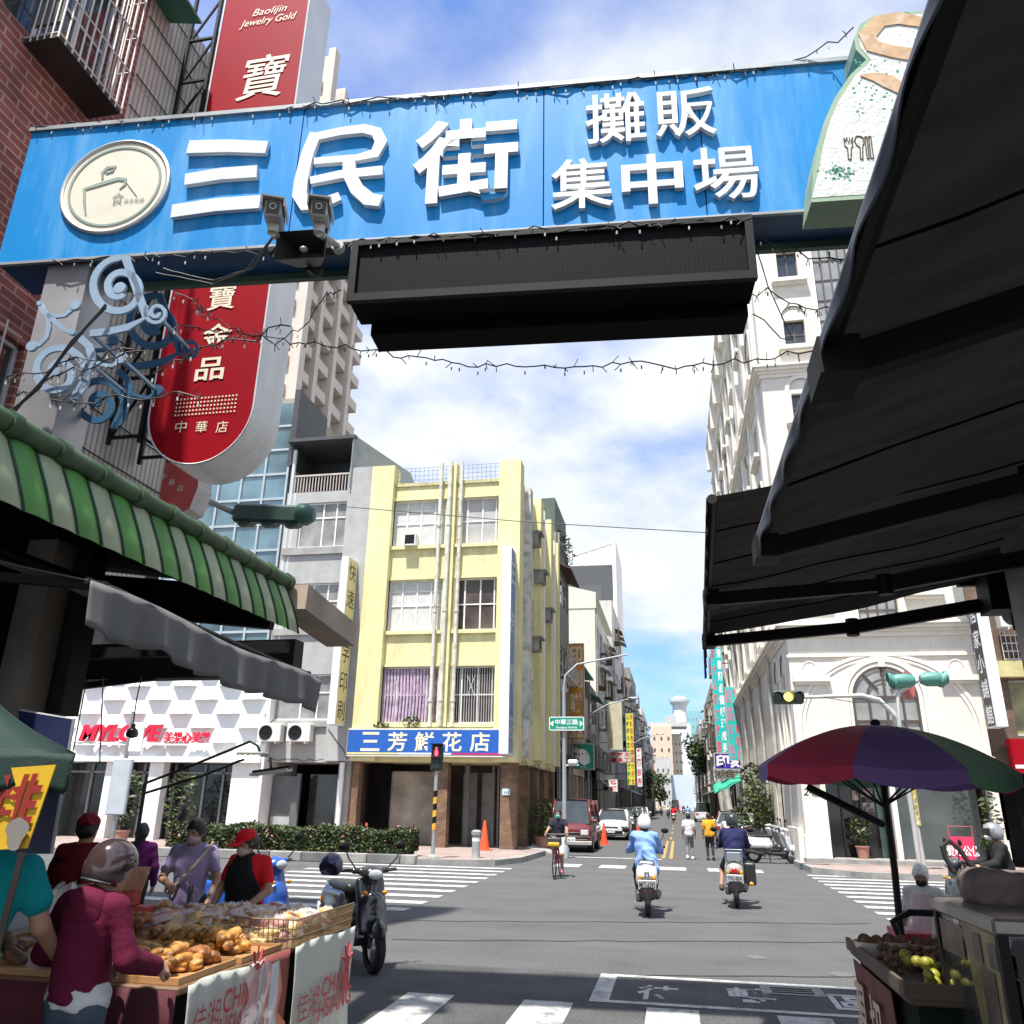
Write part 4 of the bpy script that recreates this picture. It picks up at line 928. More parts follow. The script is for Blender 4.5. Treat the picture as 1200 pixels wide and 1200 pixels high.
m = M(); m.bar((-15, 93, 28.5), (-5.8, 93, 31.2), .35, .45); m.bb(-6.15, -5.75, 92, 104, 0, 31.2); m.bb(-15, -6.6, 99, 104, 27, 29); m.build('roof_frame', WHITEP, ck)
yy = 80.5; names = ['pale grey', 'dirty beige', 'grey', 'brownish', 'light', 'tan']
rnd = random.Random(5)
desc = ['weathered row house hung with a red and white sign, next past the cream gable house', 'grubby beige row house two doors past the cream gable house', 'grey concrete row house midway along the left of the side street', 'brown row house with rusty cages midway along the left of the side street', 'pale low row house far along the left side', 'last small tan row house at the far left end of the street']
for i, (L, H) in enumerate(((14, 21), (16, 17), (18, 19), (22, 16), (30, 18), (40, 15))):
    rowhouse('row_house', desc[i], -1, yy, yy+L, H, [PALE, TAN, OLDG, TAN, PALE, TAN][i], seed=10+i, acs=6 if i < 3 else 2, x=-5.6+.15*rnd.uniform(-1, 1), awn=[RUST, GREENM, None, RUST, None, None][i], floors=4 if i < 4 else 3)
    yy += L+.3
# right side beyond the cream building
rt, rf = rowhouse('row_house', 'weathered grey house wrapped in ducts and vines past the cream building', 1, 58.3, 72, 15.5, mat('streaked_grey', (.42, .40, .37), .85, var=.25, grime=.8, gcol=(.2, .185, .165), streak=True, gscale=1.6), x=3.7, seed=31, acs=5)
m = M(); rnd = random.Random(3)
for k in range(7):
    y = 58.5+k*.9; pts = [(3.55-.3*math.sin(j*.9+k)-.1*k % .4, y+.5*math.sin(j*.7+k*2), .3+j*1.5) for j in range(10)]
    m.cut(); m.tube(pts, [.22-.012*j for j in range(10)], 7)
m.each('duct', mat('pale_root_duct', (.45, .43, .40), .8, var=.25, grime=.6, gcol=(.25, .23, .2)), rt, smooth=True)
yy = 72.4
descr = ['pale row house behind the fluffy tree on the right of the side street', 'tan row house farther along the right of the street', 'grey row house far along the right side', 'small pale house at the far right end of the street']
for i, (L, H) in enumerate(((16, 12), (22, 14), (30, 13), (50, 15))):
    rowhouse('row_house', descr[i], 1, yy, yy+L, H, [PALE, TAN, OLDG, PALE][i], seed=40+i, acs=4 if i < 2 else 1, x=4.1, awn=[GREENM, RUST, None, None][i], floors=3); yy += L+.3

# far end of the view
def block(name, label, x0, x1, y, z1, d, wm, rows=0, cols=0, wmw=GLASS, z0=1.5, parts=None):
    t = thing(name, label, 'building', ((x0+x1)/2, y+d/2, 0)); m = M(); m.bb(x0, x1, y, y+d, 0, z1); m.build('wall', wm, t)
    f = Fac((x0, y, 0), (1, 0, 0), (0, -1, 0)); W_ = x1-x0; m = M()
    for r in range(rows):
        for c in range(cols):
            a = W_*(c+.38)/cols; b = W_*(c+.64)/cols; z = z0+(z1-z0-1)*r/rows; m.cut(); f.box(m, a, b, z, z+(z1-z0)/rows*.28, .01, .08)
    m.each('window', wmw, t); return t, f
def bx(px0, px1, y): return P(px0, 900, y)[0], P(px1, 900, y)[0]
def tz(py, y, px=790): return P(px, py, y)[2]
x0, x1 = bx(764, 789, 330); t, f = block('far_building', 'salmon beige apartment block closing the view down the street', x0, x1, 330, tz(851, 330), 20, mat('salmon_block', (.66, .50, .385), .8, var=.05), 4, 3, z0=12)
m = M(); m.bb(x0-1, x0+14, 331, 345, tz(851, 330), tz(846, 330)); m.bb(x0+6, x0+10, 331, 340, tz(846, 330), tz(838, 330)); m.build('roof_block', PALE, t)
x0, x1 = bx(787, 800, 345); block('far_building', 'cream block with small windows right of the salmon block', x0, x1, 345, tz(860, 345), 20, mat('cream_far', (.68, .64, .54), .8, var=.05), 5, 3, z0=10)
x0, x1 = bx(796, 812, 420); block('far_building', 'white block with dark balcony bands in the far distance', x0, x1, 420, tz(848, 420), 20, mat('white_far', (.68, .72, .72), .7, var=.05), 4, 2, wmw=mat('teal_far_glass', (.12, .24, .28), .2), z0=20)
x0, x1 = bx(809, 826, 480); block('far_building', 'teal glass office block in the far distance', x0, x1, 480, tz(833, 480), 20, mat('teal_far_wall', (.25, .48, .52), .3, var=.1), 6, 4, wmw=mat('teal_far_glass', (.12, .24, .28), .2), z0=25)
x0, x1 = bx(812, 826, 300); block('far_building', 'pale mint low block beside the leafy tree in the distance', x0, x1, 300, tz(865, 300), 20, mat('mint_far', (.66, .72, .67), .7, var=.04), 3, 2, z0=12)
x0, x1 = bx(784, 820, 262); block('blank_wall', 'plain pale blue hoarding wall closing the far end of the street', x0, x1, 262, tz(908, 262), 6, mat('pale_blue_hoarding', (.52, .60, .70), .6, var=.04))
x0, x1 = bx(768, 786, 255); block('far_building', 'low grey building at the left foot of the salmon block', x0, x1, 255, tz(888, 255), 14, PALE, 4, 3)
# the white tower with a flared top
yT = 900; tt = thing('landmark_tower', 'distant white tower with a flared disc shaped top above the roofs', 'building', tuple(P(798, 850, yT)[:2])+(0,))
cxT = P(797, 840, yT)[0]; zz_ = [P(797, p, yT)[2] for p in (900, 838, 832, 826, 822, 819, 815)]
m = M(); w0 = P(808, 850, yT)[0]-cxT
m.lathe((cxT, yT+10, 0), [(w0, 0), (w0, zz_[1]-12), (w0*.9, zz_[1]-10), (w0*.85, zz_[2])], 8); m.build('shaft', mat('tower_white', (.74, .73, .70), .6, var=.04, scale=.05), tt)
m = M(); m.lathe((cxT, yT+10, 0), [(w0*.8, zz_[2]), (w0*.85, zz_[3]), (w0*1.15, zz_[4]), (w0*1.18, zz_[5]), (w0*.8, zz_[5]+1), (w0*.5, zz_[6])], 16); m.build('flared_top', mat('tower_grey_white', (.62, .66, .68), .5), tt)
m = M()
for k in range(7): a = PI+PI*(k+.5)/7; m.cut(); m.bb(cxT+w0*.95*math.cos(a)-1.6, cxT+w0*.95*math.cos(a)+1.6, yT+10+w0*math.sin(a)-2, yT+10+w0*math.sin(a)+2, 0, zz_[1]-14)
m.each('buttress', mat('tower_white', (.74, .73, .70)), tt)

# ================================================================== signs hung along the side street (they face the crossing)
def fsign(name, label, px0, px1, py0, py1, y, face, rows, col, cat='sign', t=.25, edge=None, hold=-1, bold=.012, vert=True, parts=None, scale=.8):
    a, b = P(px0, py0, y), P(px1, py1, y); x0, x1, z1, z0 = a[0], b[0], a[2], b[2]
    r = thing(name, label, cat, ((x0+x1)/2, y, z0)); m = M(); m.bb(x0, x1, y, y+t, z0, z1); m.build('box', edge or mat('sign_edge_grey', (.5, .5, .48), .5), r)
    m = M(); e = .03*(x1-x0); m.quad((x0+e, y-.004, z0+e), (x1-e, y-.004, z0+e), (x1-e, y-.004, z1-e), (x0+e, y-.004, z1-e)); m.build('face', face, r)
    nr = len(rows)
    for i, (s, c) in enumerate(rows):
        if not s: continue
        m = M()
        if vert:
            W_ = (x1-x0)/nr; cx = x0+W_*(i+.5); n = len(s); h = (z1-z0)/n
            k = min(W_*scale, h*scale)
            for j, ch in enumerate(s):
                if ch != ' ': text_into(m, ch, (cx, y-.008, z1-h*(j+.5)), (1, 0, 0), (0, 0, 1), W_*scale, h*scale, bold)
        else:
            h = (z1-z0)/nr; text_into(m, s, ((x0+x1)/2, y-.008, z1-h*(i+.5)), (1, 0, 0), (0, 0, 1), (x1-x0)*.88, h*scale, bold)
        m.build('lettering', c, r)
    m = M(); xx = x0 if hold < 0 else x1; wall_ = -5.55 if hold < 0 else 3.95
    for z in (z0+(z1-z0)*.15, z0+(z1-z0)*.85): m.cut(); m.bar((xx, y+t/2, z), (wall_, y+t/2, z), .05)
    m.each('bracket', BLACK, r)
    return r, (x0, x1, z0, z1)
INKW = WHITES; INKR = mat('ink_red', (.6, .02, .03), .5); INKK = mat('ink_black', (.02, .02, .02), .5); INKP = mat('ink_pinkred', (.75, .10, .2), .5)
ORG = mat('rusted_orange', (.62, .25, .03), .55, var=.25, scale=2.2, grime=.5, gcol=(.7, .45, .2), streak=True)
fsign('hanging_sign', 'orange rusted vertical sign with faded white characters above the green dog sign', 665.5, 685.5, 754, 867, 45, ORG, [('印刷聯盟', mat('ink_faded', (.72, .62, .45), .5))], None, bold=.03)
q = fsign('hanging_sign', 'square green sign with a white dog head', 668, 696.5, 871, 902, 46, GREEN, [], None)
r, (x0, x1, z0, z1) = q; cx, cz, w = (x0+x1)/2, (z0+z1)/2, (x1-x0)
def blob(r, pts, m_, nm, y): m = M(); m.poly([(cx+a*w, y, cz+b*w) for a, b in pts]); return m.build(nm, m_, r)
def circ(a, b, ra, rb, n=16, t0=0): return [(a+ra*math.cos(2*PI*i/n+t0), b+rb*math.sin(2*PI*i/n+t0)) for i in range(n)]
blob(r, [(-.22, .1), (-.14, .26), (0, .3), (.16, .24), (.26, .08), (.28, -.1), (.24, -.28), (.1, -.36), (-.02, -.3), (-.1, -.24), (-.26, -.2), (-.3, -.1), (-.26, 0)], WHITES, 'dog_head', 45.986)
blob(r, [(.12, .2), (.24, .16), (.32, .0), (.33, -.2), (.28, -.3), (.2, -.2), (.16, 0)], mat('dog_ear_shade', (.66, .68, .62), .5), 'dog_ear', 45.984)
blob(r, [(-.2, .12), (-.32, .18), (-.4, .1), (-.36, .24), (-.26, .34), (-.12, .3)], WHITES, 'dog_ear', 45.986)
for a, b, ra in ((-.27, -.12, .05), (-.12, .07, .03), (.02, .1, .03)): blob(r, circ(a, b, ra, ra*1.1), INKK, 'dog_feature', 45.982)
text('DOGS', (cx+.05*w, 45.98, cz-.42*w), (1, 0, 0), (0, 0, 1), .25*w, .06*w, WHITES, r)
fsign('hanging_sign', 'small white sign with dark photos and red text above the parked cars', 705, 724, 913, 928, 58, WHITES, [('汽車', INKK), ('修護', INKR)], None, hold=-1, bold=.03)
fsign('hanging_sign', 'plain beige billboard panel left of the yellow sign', 711, 730, 822, 879, 64, mat('beige_board', (.58, .54, .38), .7, var=.1, grime=.3), [], None)
fsign('hanging_sign', 'tall yellow sign packed with green and red characters in the side street', 733, 744.5, 836, 920, 70, mat('sign_yellow', (.72, .68, .06), .5, var=.05), [('山幹桐木室內裝潢設計', mat('ink_green', (.03, .25, .08), .5)), ('永新彩色印刷品製版社', INKR)], None, bold=.03)
fsign('hanging_sign', 'pale sign with red square characters on arms below the beige billboard', 715, 739, 881, 894, 66, mat('sign_pale', (.62, .60, .56), .6), [('和一', INKR), ('家具', INKR), ('木工', INKR)], None, bold=.03)
fsign('hanging_sign', 'narrow white sign with dark red top text beyond the yellow sign', 745.5, 753, 877, 922, 84, WHITES, [('牙醫診所', INKR)], None, bold=.03)
TEALS = mat('sign_teal', (.0, .52, .50), .5, var=.05)
fsign('hanging_sign', 'long turquoise sign with red and white characters above the purple sign', 832, 853.5, 759, 884, 54, TEALS, [('轉大人期待改善', INKP), ('青春期必備調理成長', WHITES), ], None, hold=1, bold=.03)
fsign('hanging_sign', 'shorter turquoise sign with faded pink characters overlapping the longer one', 849, 872, 805, 891, 50.5, mat('sign_teal_light', (.02, .50, .46), .5, var=.08, grime=.3, gcol=(.2, .6, .55)), [('自體變色', mat('ink_pink', (.55, .22, .4), .5)), ('專業印章製作', INKP)], None, hold=1, bold=.02)
fsign('hanging_sign', 'purple sign with two big white characters 印刻', 836, 874.5, 882, 902, 52.5, mat('sign_purple', (.05, .02, .32), .5), [('印刻', WHITES)], None, vert=False, hold=1, bold=.04)
fsign('hanging_sign', 'small white sign with a red band of text under the purple sign', 838.5, 861.5, 903, 913, 52.8, WHITES, [('名片影印', INKR)], None, vert=False, hold=1, bold=.03)
# ================================================================== the blue street arch
A_U = np.array([1, .07, 0])/math.hypot(1, .07); A_N = np.array([.07, -1, 0])/math.hypot(1, .07)
def PA(px, py, off=0.0):
    r = ray(px, py); t = (6.27-off*1.00245)/(r[1]-.07*r[0]); return CAM+t*r
FA = Fac((-6.56, 6.27-.07*6.56, 0), A_U, A_N)
def fa(px, py, off=0.0): p = PA(px, py, off); return float((p-FA.o).dot(A_U)), float(p[2])
def ribbon(m, pts, w, f, d0, d1):
    """a flat bent strip along 2D points (s, z) in plane f, w wide, from depth d0 to d1"""
    n = len(pts); L = []; Rr = []
    for i in range(n):
        a, b = np.array(pts[max(i-1, 0)]), np.array(pts[min(i+1, n-1)]); t = b-a; t = t/(np.linalg.norm(t)+1e-9); nn = np.array([-t[1], t[0]])
        ww = w[i] if isinstance(w, (list, tuple)) else w
        L.append(np.array(pts[i])+nn*ww/2); Rr.append(np.array(pts[i])-nn*ww/2)
    vs = [f.p(*q, d) for d in (d1, d0) for q in L]+[f.p(*q, d) for d in (d1, d0) for q in Rr]
    fs = []
    for i in range(n-1):
        a, b, c, d = i, n+i, 2*n+i, 3*n+i
        fs += [(a, c, c+1, a+1), (b, b+1, d+1, d), (a, a+1, b+1, b), (c, d, d+1, c+1)]
    fs += [(0, n, 3*n, 2*n), (n-1, 3*n-1, 4*n-1, 2*n-1)]
    m.add(vs, fs)
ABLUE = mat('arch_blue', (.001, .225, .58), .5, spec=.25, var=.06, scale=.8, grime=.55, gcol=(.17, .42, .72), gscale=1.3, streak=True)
ABLUE2 = mat('arch_shaded_blue', (.012, .075, .19), .5, var=.15, grime=.4, gcol=(.02, .05, .10), gscale=1.5)  # front blue darkened: the shade under the arch is put into the colour
LETW = mat('letter_white', (.66, .68, .68), .45, var=.06, scale=4, grime=.4, gcol=(.5, .52, .54), gscale=2.5)
ar = thing('street_arch', 'blue street arch with big white raised characters spanning the market entrance', 'arch', tuple(FA.p(5, 0)))
AL = 9.9; ZB, ZT = 6.83, 8.53
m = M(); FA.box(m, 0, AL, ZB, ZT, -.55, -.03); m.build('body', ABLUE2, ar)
for a, b in ((0, fa(345, 220)[0]-.006), (fa(345, 220)[0]+.006, fa(637, 190)[0]-.006), (fa(637, 190)[0]+.006, 7.1), (7.112, AL)):
    m = M(); FA.box(m, a, b, ZB+.002, ZT-.002, -.028, 0); m.build('front_panel', ABLUE, ar)
m = M(); FA.box(m, -.02, AL, ZT, ZT+.05, -.57, .03); FA.box(m, -.015, AL, ZB-.03, ZB, -.02, .015); m.build('edge_trim', mat('arch_trim', (.35, .38, .40), .5, .3, var=.2, grime=.5, gcol=(.15, .15, .14)), ar)
m = M(); FA.box(m, .5, 8.8, ZB-.08, ZB-.004, -.5, -.44); m.build('edge_rail', mat('mossy_rail', (.07, .13, .09), .6), ar)
s0, z0 = fa(47, 330); s1, _ = fa(95, 325)
m = M(); FA.box(m, s0, s1+.02, 0, ZB-.01, -.5, -.06); m.build('pillar', mat('pillar_sheet', (.40, .41, .43), .45, .55, var=.18, scale=1.2, grime=.35, gcol=(.22, .2, .19), streak=True), ar)
m = M(); FA.box(m, AL-.6, AL-.15, 0, ZB-.01, -.5, -.06); m.build('pillar', MATS['pillar_sheet'], ar)
for bar in ([(225, 169), (270, 168), (317, 170), (313, 184), (268, 182.5), (221, 184)], [(220, 208), (262, 201), (304, 198), (303, 212), (262, 214.5), (219, 221)], [(205, 244), (256, 236.5), (308, 233), (306, 248), (256, 251.5), (203, 259)]):
    m = M(); m.prism([fa(*q) for q in bar], FA.p(0, 0, .055), A_U, Z3, -A_N*.05); m.build('character_stroke', LETW, ar)
# the second character drawn stroke by stroke, rounded like the painted sign
m = M(); q_ = lambda l: [fa(*p) for p in l]
ribbon(m, q_([(372, 160), (362, 185), (355, 215), (353, 232), (360, 244), (378, 243), (400, 234)]), [.13, .13, .14, .15, .15, .13, .1], FA, .004, .055)
ribbon(m, q_([(374, 164), (402, 158), (428, 155), (443, 159), (448, 170), (441, 184), (420, 189), (370, 193)]), [.1, .1, .11, .12, .13, .12, .08, .08], FA, .003, .053)
ribbon(m, q_([(366, 216), (400, 209), (450, 204)]), [.09, .1, .11], FA, .006, .057)
ribbon(m, q_([(411, 190), (411, 208), (420, 226), (434, 238), (448, 240)]), [.13, .13, .14, .15, .13], FA, .005, .059)
m.build('character', LETW, ar)
for ch, x0, x1, y0, y1 in (('街', 485, 607, 143, 239), ('攤', 686, 756, 114, 171), ('販', 767, 838, 108, 164), ('集', 646, 718, 190, 248), ('中', 728, 800, 185, 243), ('場', 811, 888, 176, 238)):
    c = fa((x0+x1)/2, (y0+y1)/2); w = fa(x1, (y0+y1)/2)[0]-fa(x0, (y0+y1)/2)[0]; h = fa((x0+x1)/2, y0)[1]-fa((x0+x1)/2, y1)[1]
    text(ch, FA.p(c[0], c[1], .03), A_U, Z3, w, h, LETW, ar, 'character', bold=.022 if ch in '中街' else .009, depth=.05)
# round emblem: a bowl drawn in one line
c = fa(136, 220); rx = .60
m = M(); m.lathe(FA.p(c[0], c[1], .002), [(rx, 0), (rx, .03), (rx-.02, .04), (rx-.04, .03), (rx-.04, 0)], 40, ax=(A_U, Z3, A_N), cap=False); em = m.build('emblem_rim', mat('emblem_rim', (.55, .56, .54), .4, .4), ar, smooth=True)
m = M(); m.lathe(FA.p(c[0], c[1], .0), [(rx-.035, 0), (rx-.035, .024), (0, .025)], 40, ax=(A_U, Z3, A_N)); m.build('emblem_face', mat('emblem_cream', (.72, .69, .58), .5, var=.08, grime=.3, gcol=(.60, .50, .32), gscale=2), em)
m = M(); m.lathe(FA.p(c[0], c[1], .028), [(rx-.09, 0), (rx-.09, .004), (rx-.115, .004), (rx-.115, 0)], 40, ax=(A_U, Z3, A_N), cap=False)
eg = [(102, 254), (100, 224), (146, 211), (149, 216), (146, 223)]
ribbon(m, [fa(*p) for p in [(102.5, 254), (101, 240), (101, 224), (120, 218), (140, 212), (149, 213), (148, 219), (142, 224)]], [.012, .03, .04, .045, .045, .04, .025, .01], FA, .027, .033)
ribbon(m, [fa(*p) for p in [(122, 212), (122, 205), (128, 199), (137, 198), (134, 203), (126, 206)]], [.02, .035, .04, .035, .025, .01], FA, .027, .033)
ribbon(m, [fa(*p) for p in [(150, 216), (156, 224), (162, 232)]], [.008, .01, .006], FA, .027, .032)
m.build('emblem_drawing', mat('emblem_grey_green', (.25, .33, .29), .6), em)
text('食', FA.p(*fa(140, 235), .031), A_U, Z3, .13, .15, mat('emblem_ink', (.32, .31, .27), .6), em, bold=0)
text('美食餐廳', FA.p(*fa(159, 237), .031), A_U, Z3, .22, .055, MATS['emblem_ink'], em, bold=0)

# ---- cut-out gourd shaped plaque on the right end of the arch
OFF = .36
pl = thing('shaped_sign', 'peeling white gourd shaped plaque with tan S swirl on the right of the blue arch', 'sign', tuple(PA(1000, 235, OFF)))
fo = lambda x, y: fa(x, y, OFF)
half = [(951, 237), (953, 200), (958, 172), (966, 142), (978, 115), (996, 88), (1015, 70), (1003, 58), (1001, 44), (1008, 28), (1025, 18), (1048, 15), (1068, 16)]
L_ = [fo(*p) for p in half]; ax_ = fo(1068, 100)[0]+.02
full = L_+[(2*ax_-a, b) for a, b in L_[::-1][1:]]
m = M(); m.prism(full, FA.p(0, 0, OFF), A_U, Z3, -A_N*OFF*.985); m.build('rim', mat('plaque_green', (.30, .43, .29), .55, var=.15, grime=.4, gcol=(.10, .22, .16), gscale=3), pl)
cx_, cz_ = ax_, sum(b for _, b in full)/len(full)
inn = []
for i, (a, b) in enumerate(full):
    p0, p1 = np.array(full[i-1]), np.array(full[(i+1) % len(full)]); t_ = p1-p0; t_ /= np.linalg.norm(t_); nn = np.array([t_[1], -t_[0]]); inn.append((a+nn[0]*.045, b+nn[1]*.045))
m = M(); m.poly([FA.p(a, b, OFF+.003) for a, b in inn]); m.build('face', mat('plaque_white', (.66, .68, .64), .6, var=.1, scale=5, grime=.75, gcol=(.56, .585, .545), gscale=14, bump=.5, bscale=25), pl)
m = M(); ribbon(m, [fo(*p) for p in [(1100, 42), (1080, 27), (1052, 22), (1030, 26), (1016, 42), (1022, 55), (1045, 61), (1075, 66), (1100, 80)]], [.05, .13, .15, .15, .16, .15, .14, .15, .16], FA, OFF+.004, OFF+.012)
ribbon(m, [fo(*p) for p in [(1008, 89), (1025, 91), (1040, 96), (1055, 104), (1080, 106), (1100, 108)]], [.02, .1, .15, .13, .1, .09], FA, OFF+.004, OFF+.012)
m.build('painted_swirl', mat('peeling_tan', (.56, .36, .19), .7, var=.2, scale=8, grime=.8, gcol=(.66, .55, .42), gscale=7), pl)
CUT = mat('cutlery_brown', (.10, .07, .055), .7)
def outline(pts, r=.006): 
    m = M(); m.tube([FA.p(*fo(*p), OFF+.006) for p in pts+[pts[0]]], r, 4); m.build('cutlery', CUT, pl)
outline([(988.5, 162), (990, 172), (993, 174), (994, 187), (997, 188), (997.5, 174), (999, 171), (998.5, 161), (997, 168), (995.5, 161), (994, 168), (991.5, 161), (991, 167)])
outline([(1003, 160), (1001, 166), (1004, 171), (1007.5, 173), (1008, 186.5), (1011, 187.5), (1010.5, 173), (1012, 168), (1011, 162), (1007, 160)])
outline([(1013, 161), (1016, 186), (1018.5, 186.5), (1015.5, 161)]); outline([(1017.5, 160.5), (1020.5, 186), (1023.5, 186), (1020, 160.5)])
rn = random.Random(9); m = M()
for k in range(170):
    if k < 90: a, b = rn.gauss(983, 11), rn.gauss(202, 4.5)
    else: a, b = rn.uniform(1000, 1075), rn.uniform(70, 135)
    if a < 957 or b > 212: continue
    s_, z_ = fo(a, b); d_ = .004+.012*rn.random(); m.poly([FA.p(s_+d_*math.cos(t)*rn.uniform(.5, 1.4), z_+d_*math.sin(t), OFF+.004) for t in (0, 1.2, 2.5, 3.8, 5)])
m.build('paint_flecks', mat('fleck_green', (.02, .22, .14), .6), pl)['kind'] = 'stuff'

# ---- LED boards hung under the arch
ld = thing('led_display', 'long black LED display board hanging under the blue arch', 'display', tuple(FA.p(5.6, 6.1)))
a0, a1 = fa(412, 300)[0], fa(884, 290)[0]
m = M(); FA.box(m, a0, a1, 6.16, 6.78, -.44, -.02); m.build('case', MATS.get('rear_case_black') or mat('rear_case_black', (.004, .004, .0045), .8, spec=.1), ld)
m = M()
for x0, x1, z0, z1 in ((a0, a1, 6.12, 6.2), (a0, a1, 6.74, 6.8), (a0, a0+.07, 6.2, 6.74), (a1-.07, a1, 6.2, 6.74)): FA.box(m, x0, x1, z0, z1, -.03, .03)
m.build('frame', mat('dark_frame', (.006, .0065, .007), .6, spec=.2, var=.2), ld)
LEDM = mat('led_dots', (.004, .004, .004), .7, spec=.1, var=.1, pattern='brick', pw=.045, ph=.045, mortar=.006, pcol=(.009, .009, .01), off=0)
m = M(); FA.quad(m, a0+.07, a1-.07, 6.2, 6.74, -.012); m.build('screen', LEDM, ld)
b0, b1 = fa(430, 390, -.35)[0], fa(880, 370, -.35)[0]
m = M(); FA.box(m, b0, b1, 6.05, 6.24, -.78, -.46); m.build('rear_case', mat('rear_case_black', (.004, .004, .0045), .8, spec=.1), ld)
m = M(); FA.box(m, a0+.1, a1-.1, 6.24, 6.84, -.76, -.5); m.build('rear_frame', MATS['rear_case_black'], ld)
# ---- loudspeaker and two cameras
HOUS = mat('camera_housing', (.58, .57, .53), .45, var=.1, grime=.3, gcol=(.3, .27, .22), gscale=6)
lp = thing('loudspeaker', 'black rectangular horn loudspeaker on the lower edge of the blue arch', 'loudspeaker', tuple(PA(357, 295, .3)))
c = PA(357, 294, .25); m = M()
w, h = .24, .155
vs = [c+A_U*(sx*w*k)+Z3*(sz*h*k)+A_N*d for k, d in ((1, .1), (.45, -.14)) for sx, sz in ((-1, -1), (1, -1), (1, 1), (-1, 1))]
m.add(vs, [(4, 5, 6, 7), (0, 1, 5, 4), (1, 2, 6, 5), (2, 3, 7, 6), (3, 0, 4, 7)]); m.build('horn', mat('horn_black', (.02, .022, .022), .5), lp, thick=.012)
m = M(); m.ell(c+A_N*.02, (.04, .04, .03)); m.build('driver', mat('driver_grey', (.4, .45, .45), .4), lp, smooth=True)
m = M(); m.lathe(c-A_N*.3, [(.06, -.03), (.08, 0), (.08, .12), (.05, .17)], 14, ax=(A_U, Z3, A_N)); m.bar(c-A_N*.1-Z3*.12, c-A_N*.3-Z3*.05, .03); m.build('horn_throat', BLACK, lp, smooth=True)
m = M(); FA.box(m, fa(318, 295)[0], fa(400, 290)[0], ZB-.12, ZB-.06, -.05, .06); m.build('mount_bar', BLACK, lp)
for i, (px, py, bx_, by_, lab) in enumerate(((320, 243, 334, 285, 'white security camera nearer the round emblem on the blue arch'), (374, 243, 395, 287, 'white security camera nearer the LED board on the blue arch'))):
    cm_ = thing('security_camera', lab, 'camera', tuple(PA(bx_, by_, .1)), group='security cameras on the arch')
    c = PA(px, py, .62); d = (np.array([c[0]*.3, 0, .6])-c); d[2] = -1.6; d = d/np.linalg.norm(d)
    x = np.cross(d, Z3); x /= np.linalg.norm(x); z = np.cross(x, d)
    m = M(); m.box(c-d*.2, (.15, .42, .15), ax=(x, d, z), bev=.02); m.build('housing', HOUS, cm_)
    m = M(); m.box(c-d*.17+z*.085, (.2, .44, .014), ax=(x, d, z)); 
    for sg in (-1, 1): m.box(c-d*.17+z*.05+x*sg*.097, (.012, .44, .08), ax=(x, d, z))
    m.build('sun_hood', HOUS, cm_)
    m = M(); m.box(c+d*.012, (.115, .01, .115), ax=(x, d, z)); o = m.build('window', mat('lens_black', (.01, .01, .011), .15), cm_)
    m = M(); m.lathe(c+d*.02, [(.03, 0), (.03, .008), (.022, .008), (.022, 0)], 18, ax=(x, z, d), cap=False); m.build('lens_ring', mat('lens_ring', (.4, .38, .34), .3, .6), o, smooth=True)
    e = PA(bx_, by_, .08); m = M(); f0 = c-d*.18-z*.08; m.tube([f0, f0-Z3*.1], .05, 10); m.tube([f0-Z3*.1, (f0+e)/2-Z3*.05, e], .035, 8); m.tube([e, e-A_N*.07], .06, 10); m.build('bracket', HOUS, cm_, smooth=True)

# ---- steel scrollwork on the arch pillar
def spiral(cx, cy, r0, r1, t0, t1, n=36): return [(cx+(r0+(r1-r0)*i/n)*math.cos(t0+(t1-t0)*i/n), cy+(r0+(r1-r0)*i/n)*math.sin(t0+(t1-t0)*i/n)) for i in range(n+1)]
sw = thing('scroll_ironwork', 'light blue steel scroll ornament wrapped in black cables beside the grey arch pillar', 'ornament', tuple(PA(60, 480, .2)))
def scroll_set(off, mt, nm):
    cur = [
        (spiral(141, 338, 8, 36, 1.0, 1.0+2*PI*1.62, 44)+[(172, 372), (150, 384), (128, 389), (106, 391)], .075),
        (spiral(68, 437, 6, 36, 2.6, 2.6+2*PI*1.75, 44)+[(106, 428), (108, 418), (104, 405), (94, 396)], .07),
        ([(47, 356), (50, 363), (56, 369), (66, 378), (76, 386), (86, 391)], .05), ([(57, 372), (58, 384), (55, 396), (47, 404), (36, 407)], .045),
        ([(56, 369), (66, 371), (76, 370), (86, 362)], .04), ([(110, 424), (122, 428), (132, 429), (141, 422)], .035),
        (spiral(184, 367, 3, 14, 0, 2*PI*1.6, 24), .035), ([(2, 494), (14, 490), (26, 494), (36, 505), (43, 528)], .07)]
    for pts, w in cur: m = M(); ribbon(m, [fa(*p, off) for p in pts], w, FA, off-.012, off+.012); m.build(nm, mt, sw)
    for a, b, r in ((89, 358, 8), (141, 338, 9), (67, 436, 6), (143, 420, 8.5), (47, 356, 4), (38, 406, 8), (86, 390, 4)):
        m = M(); c = fa(a, b, off); k = r*.0068; m.lathe(FA.p(c[0], c[1], off), [(0, .016), (k, .016), (k, -.016), (0, -.016)], 16, ax=(A_U, Z3, A_N)); m.build(nm+'_disc', mt, sw)
scroll_set(.22, mat('scroll_light_blue', (.30, .42, .55), .4, .2, var=.12, grime=.2, gcol=(.2, .22, .25)), 'front_scroll')
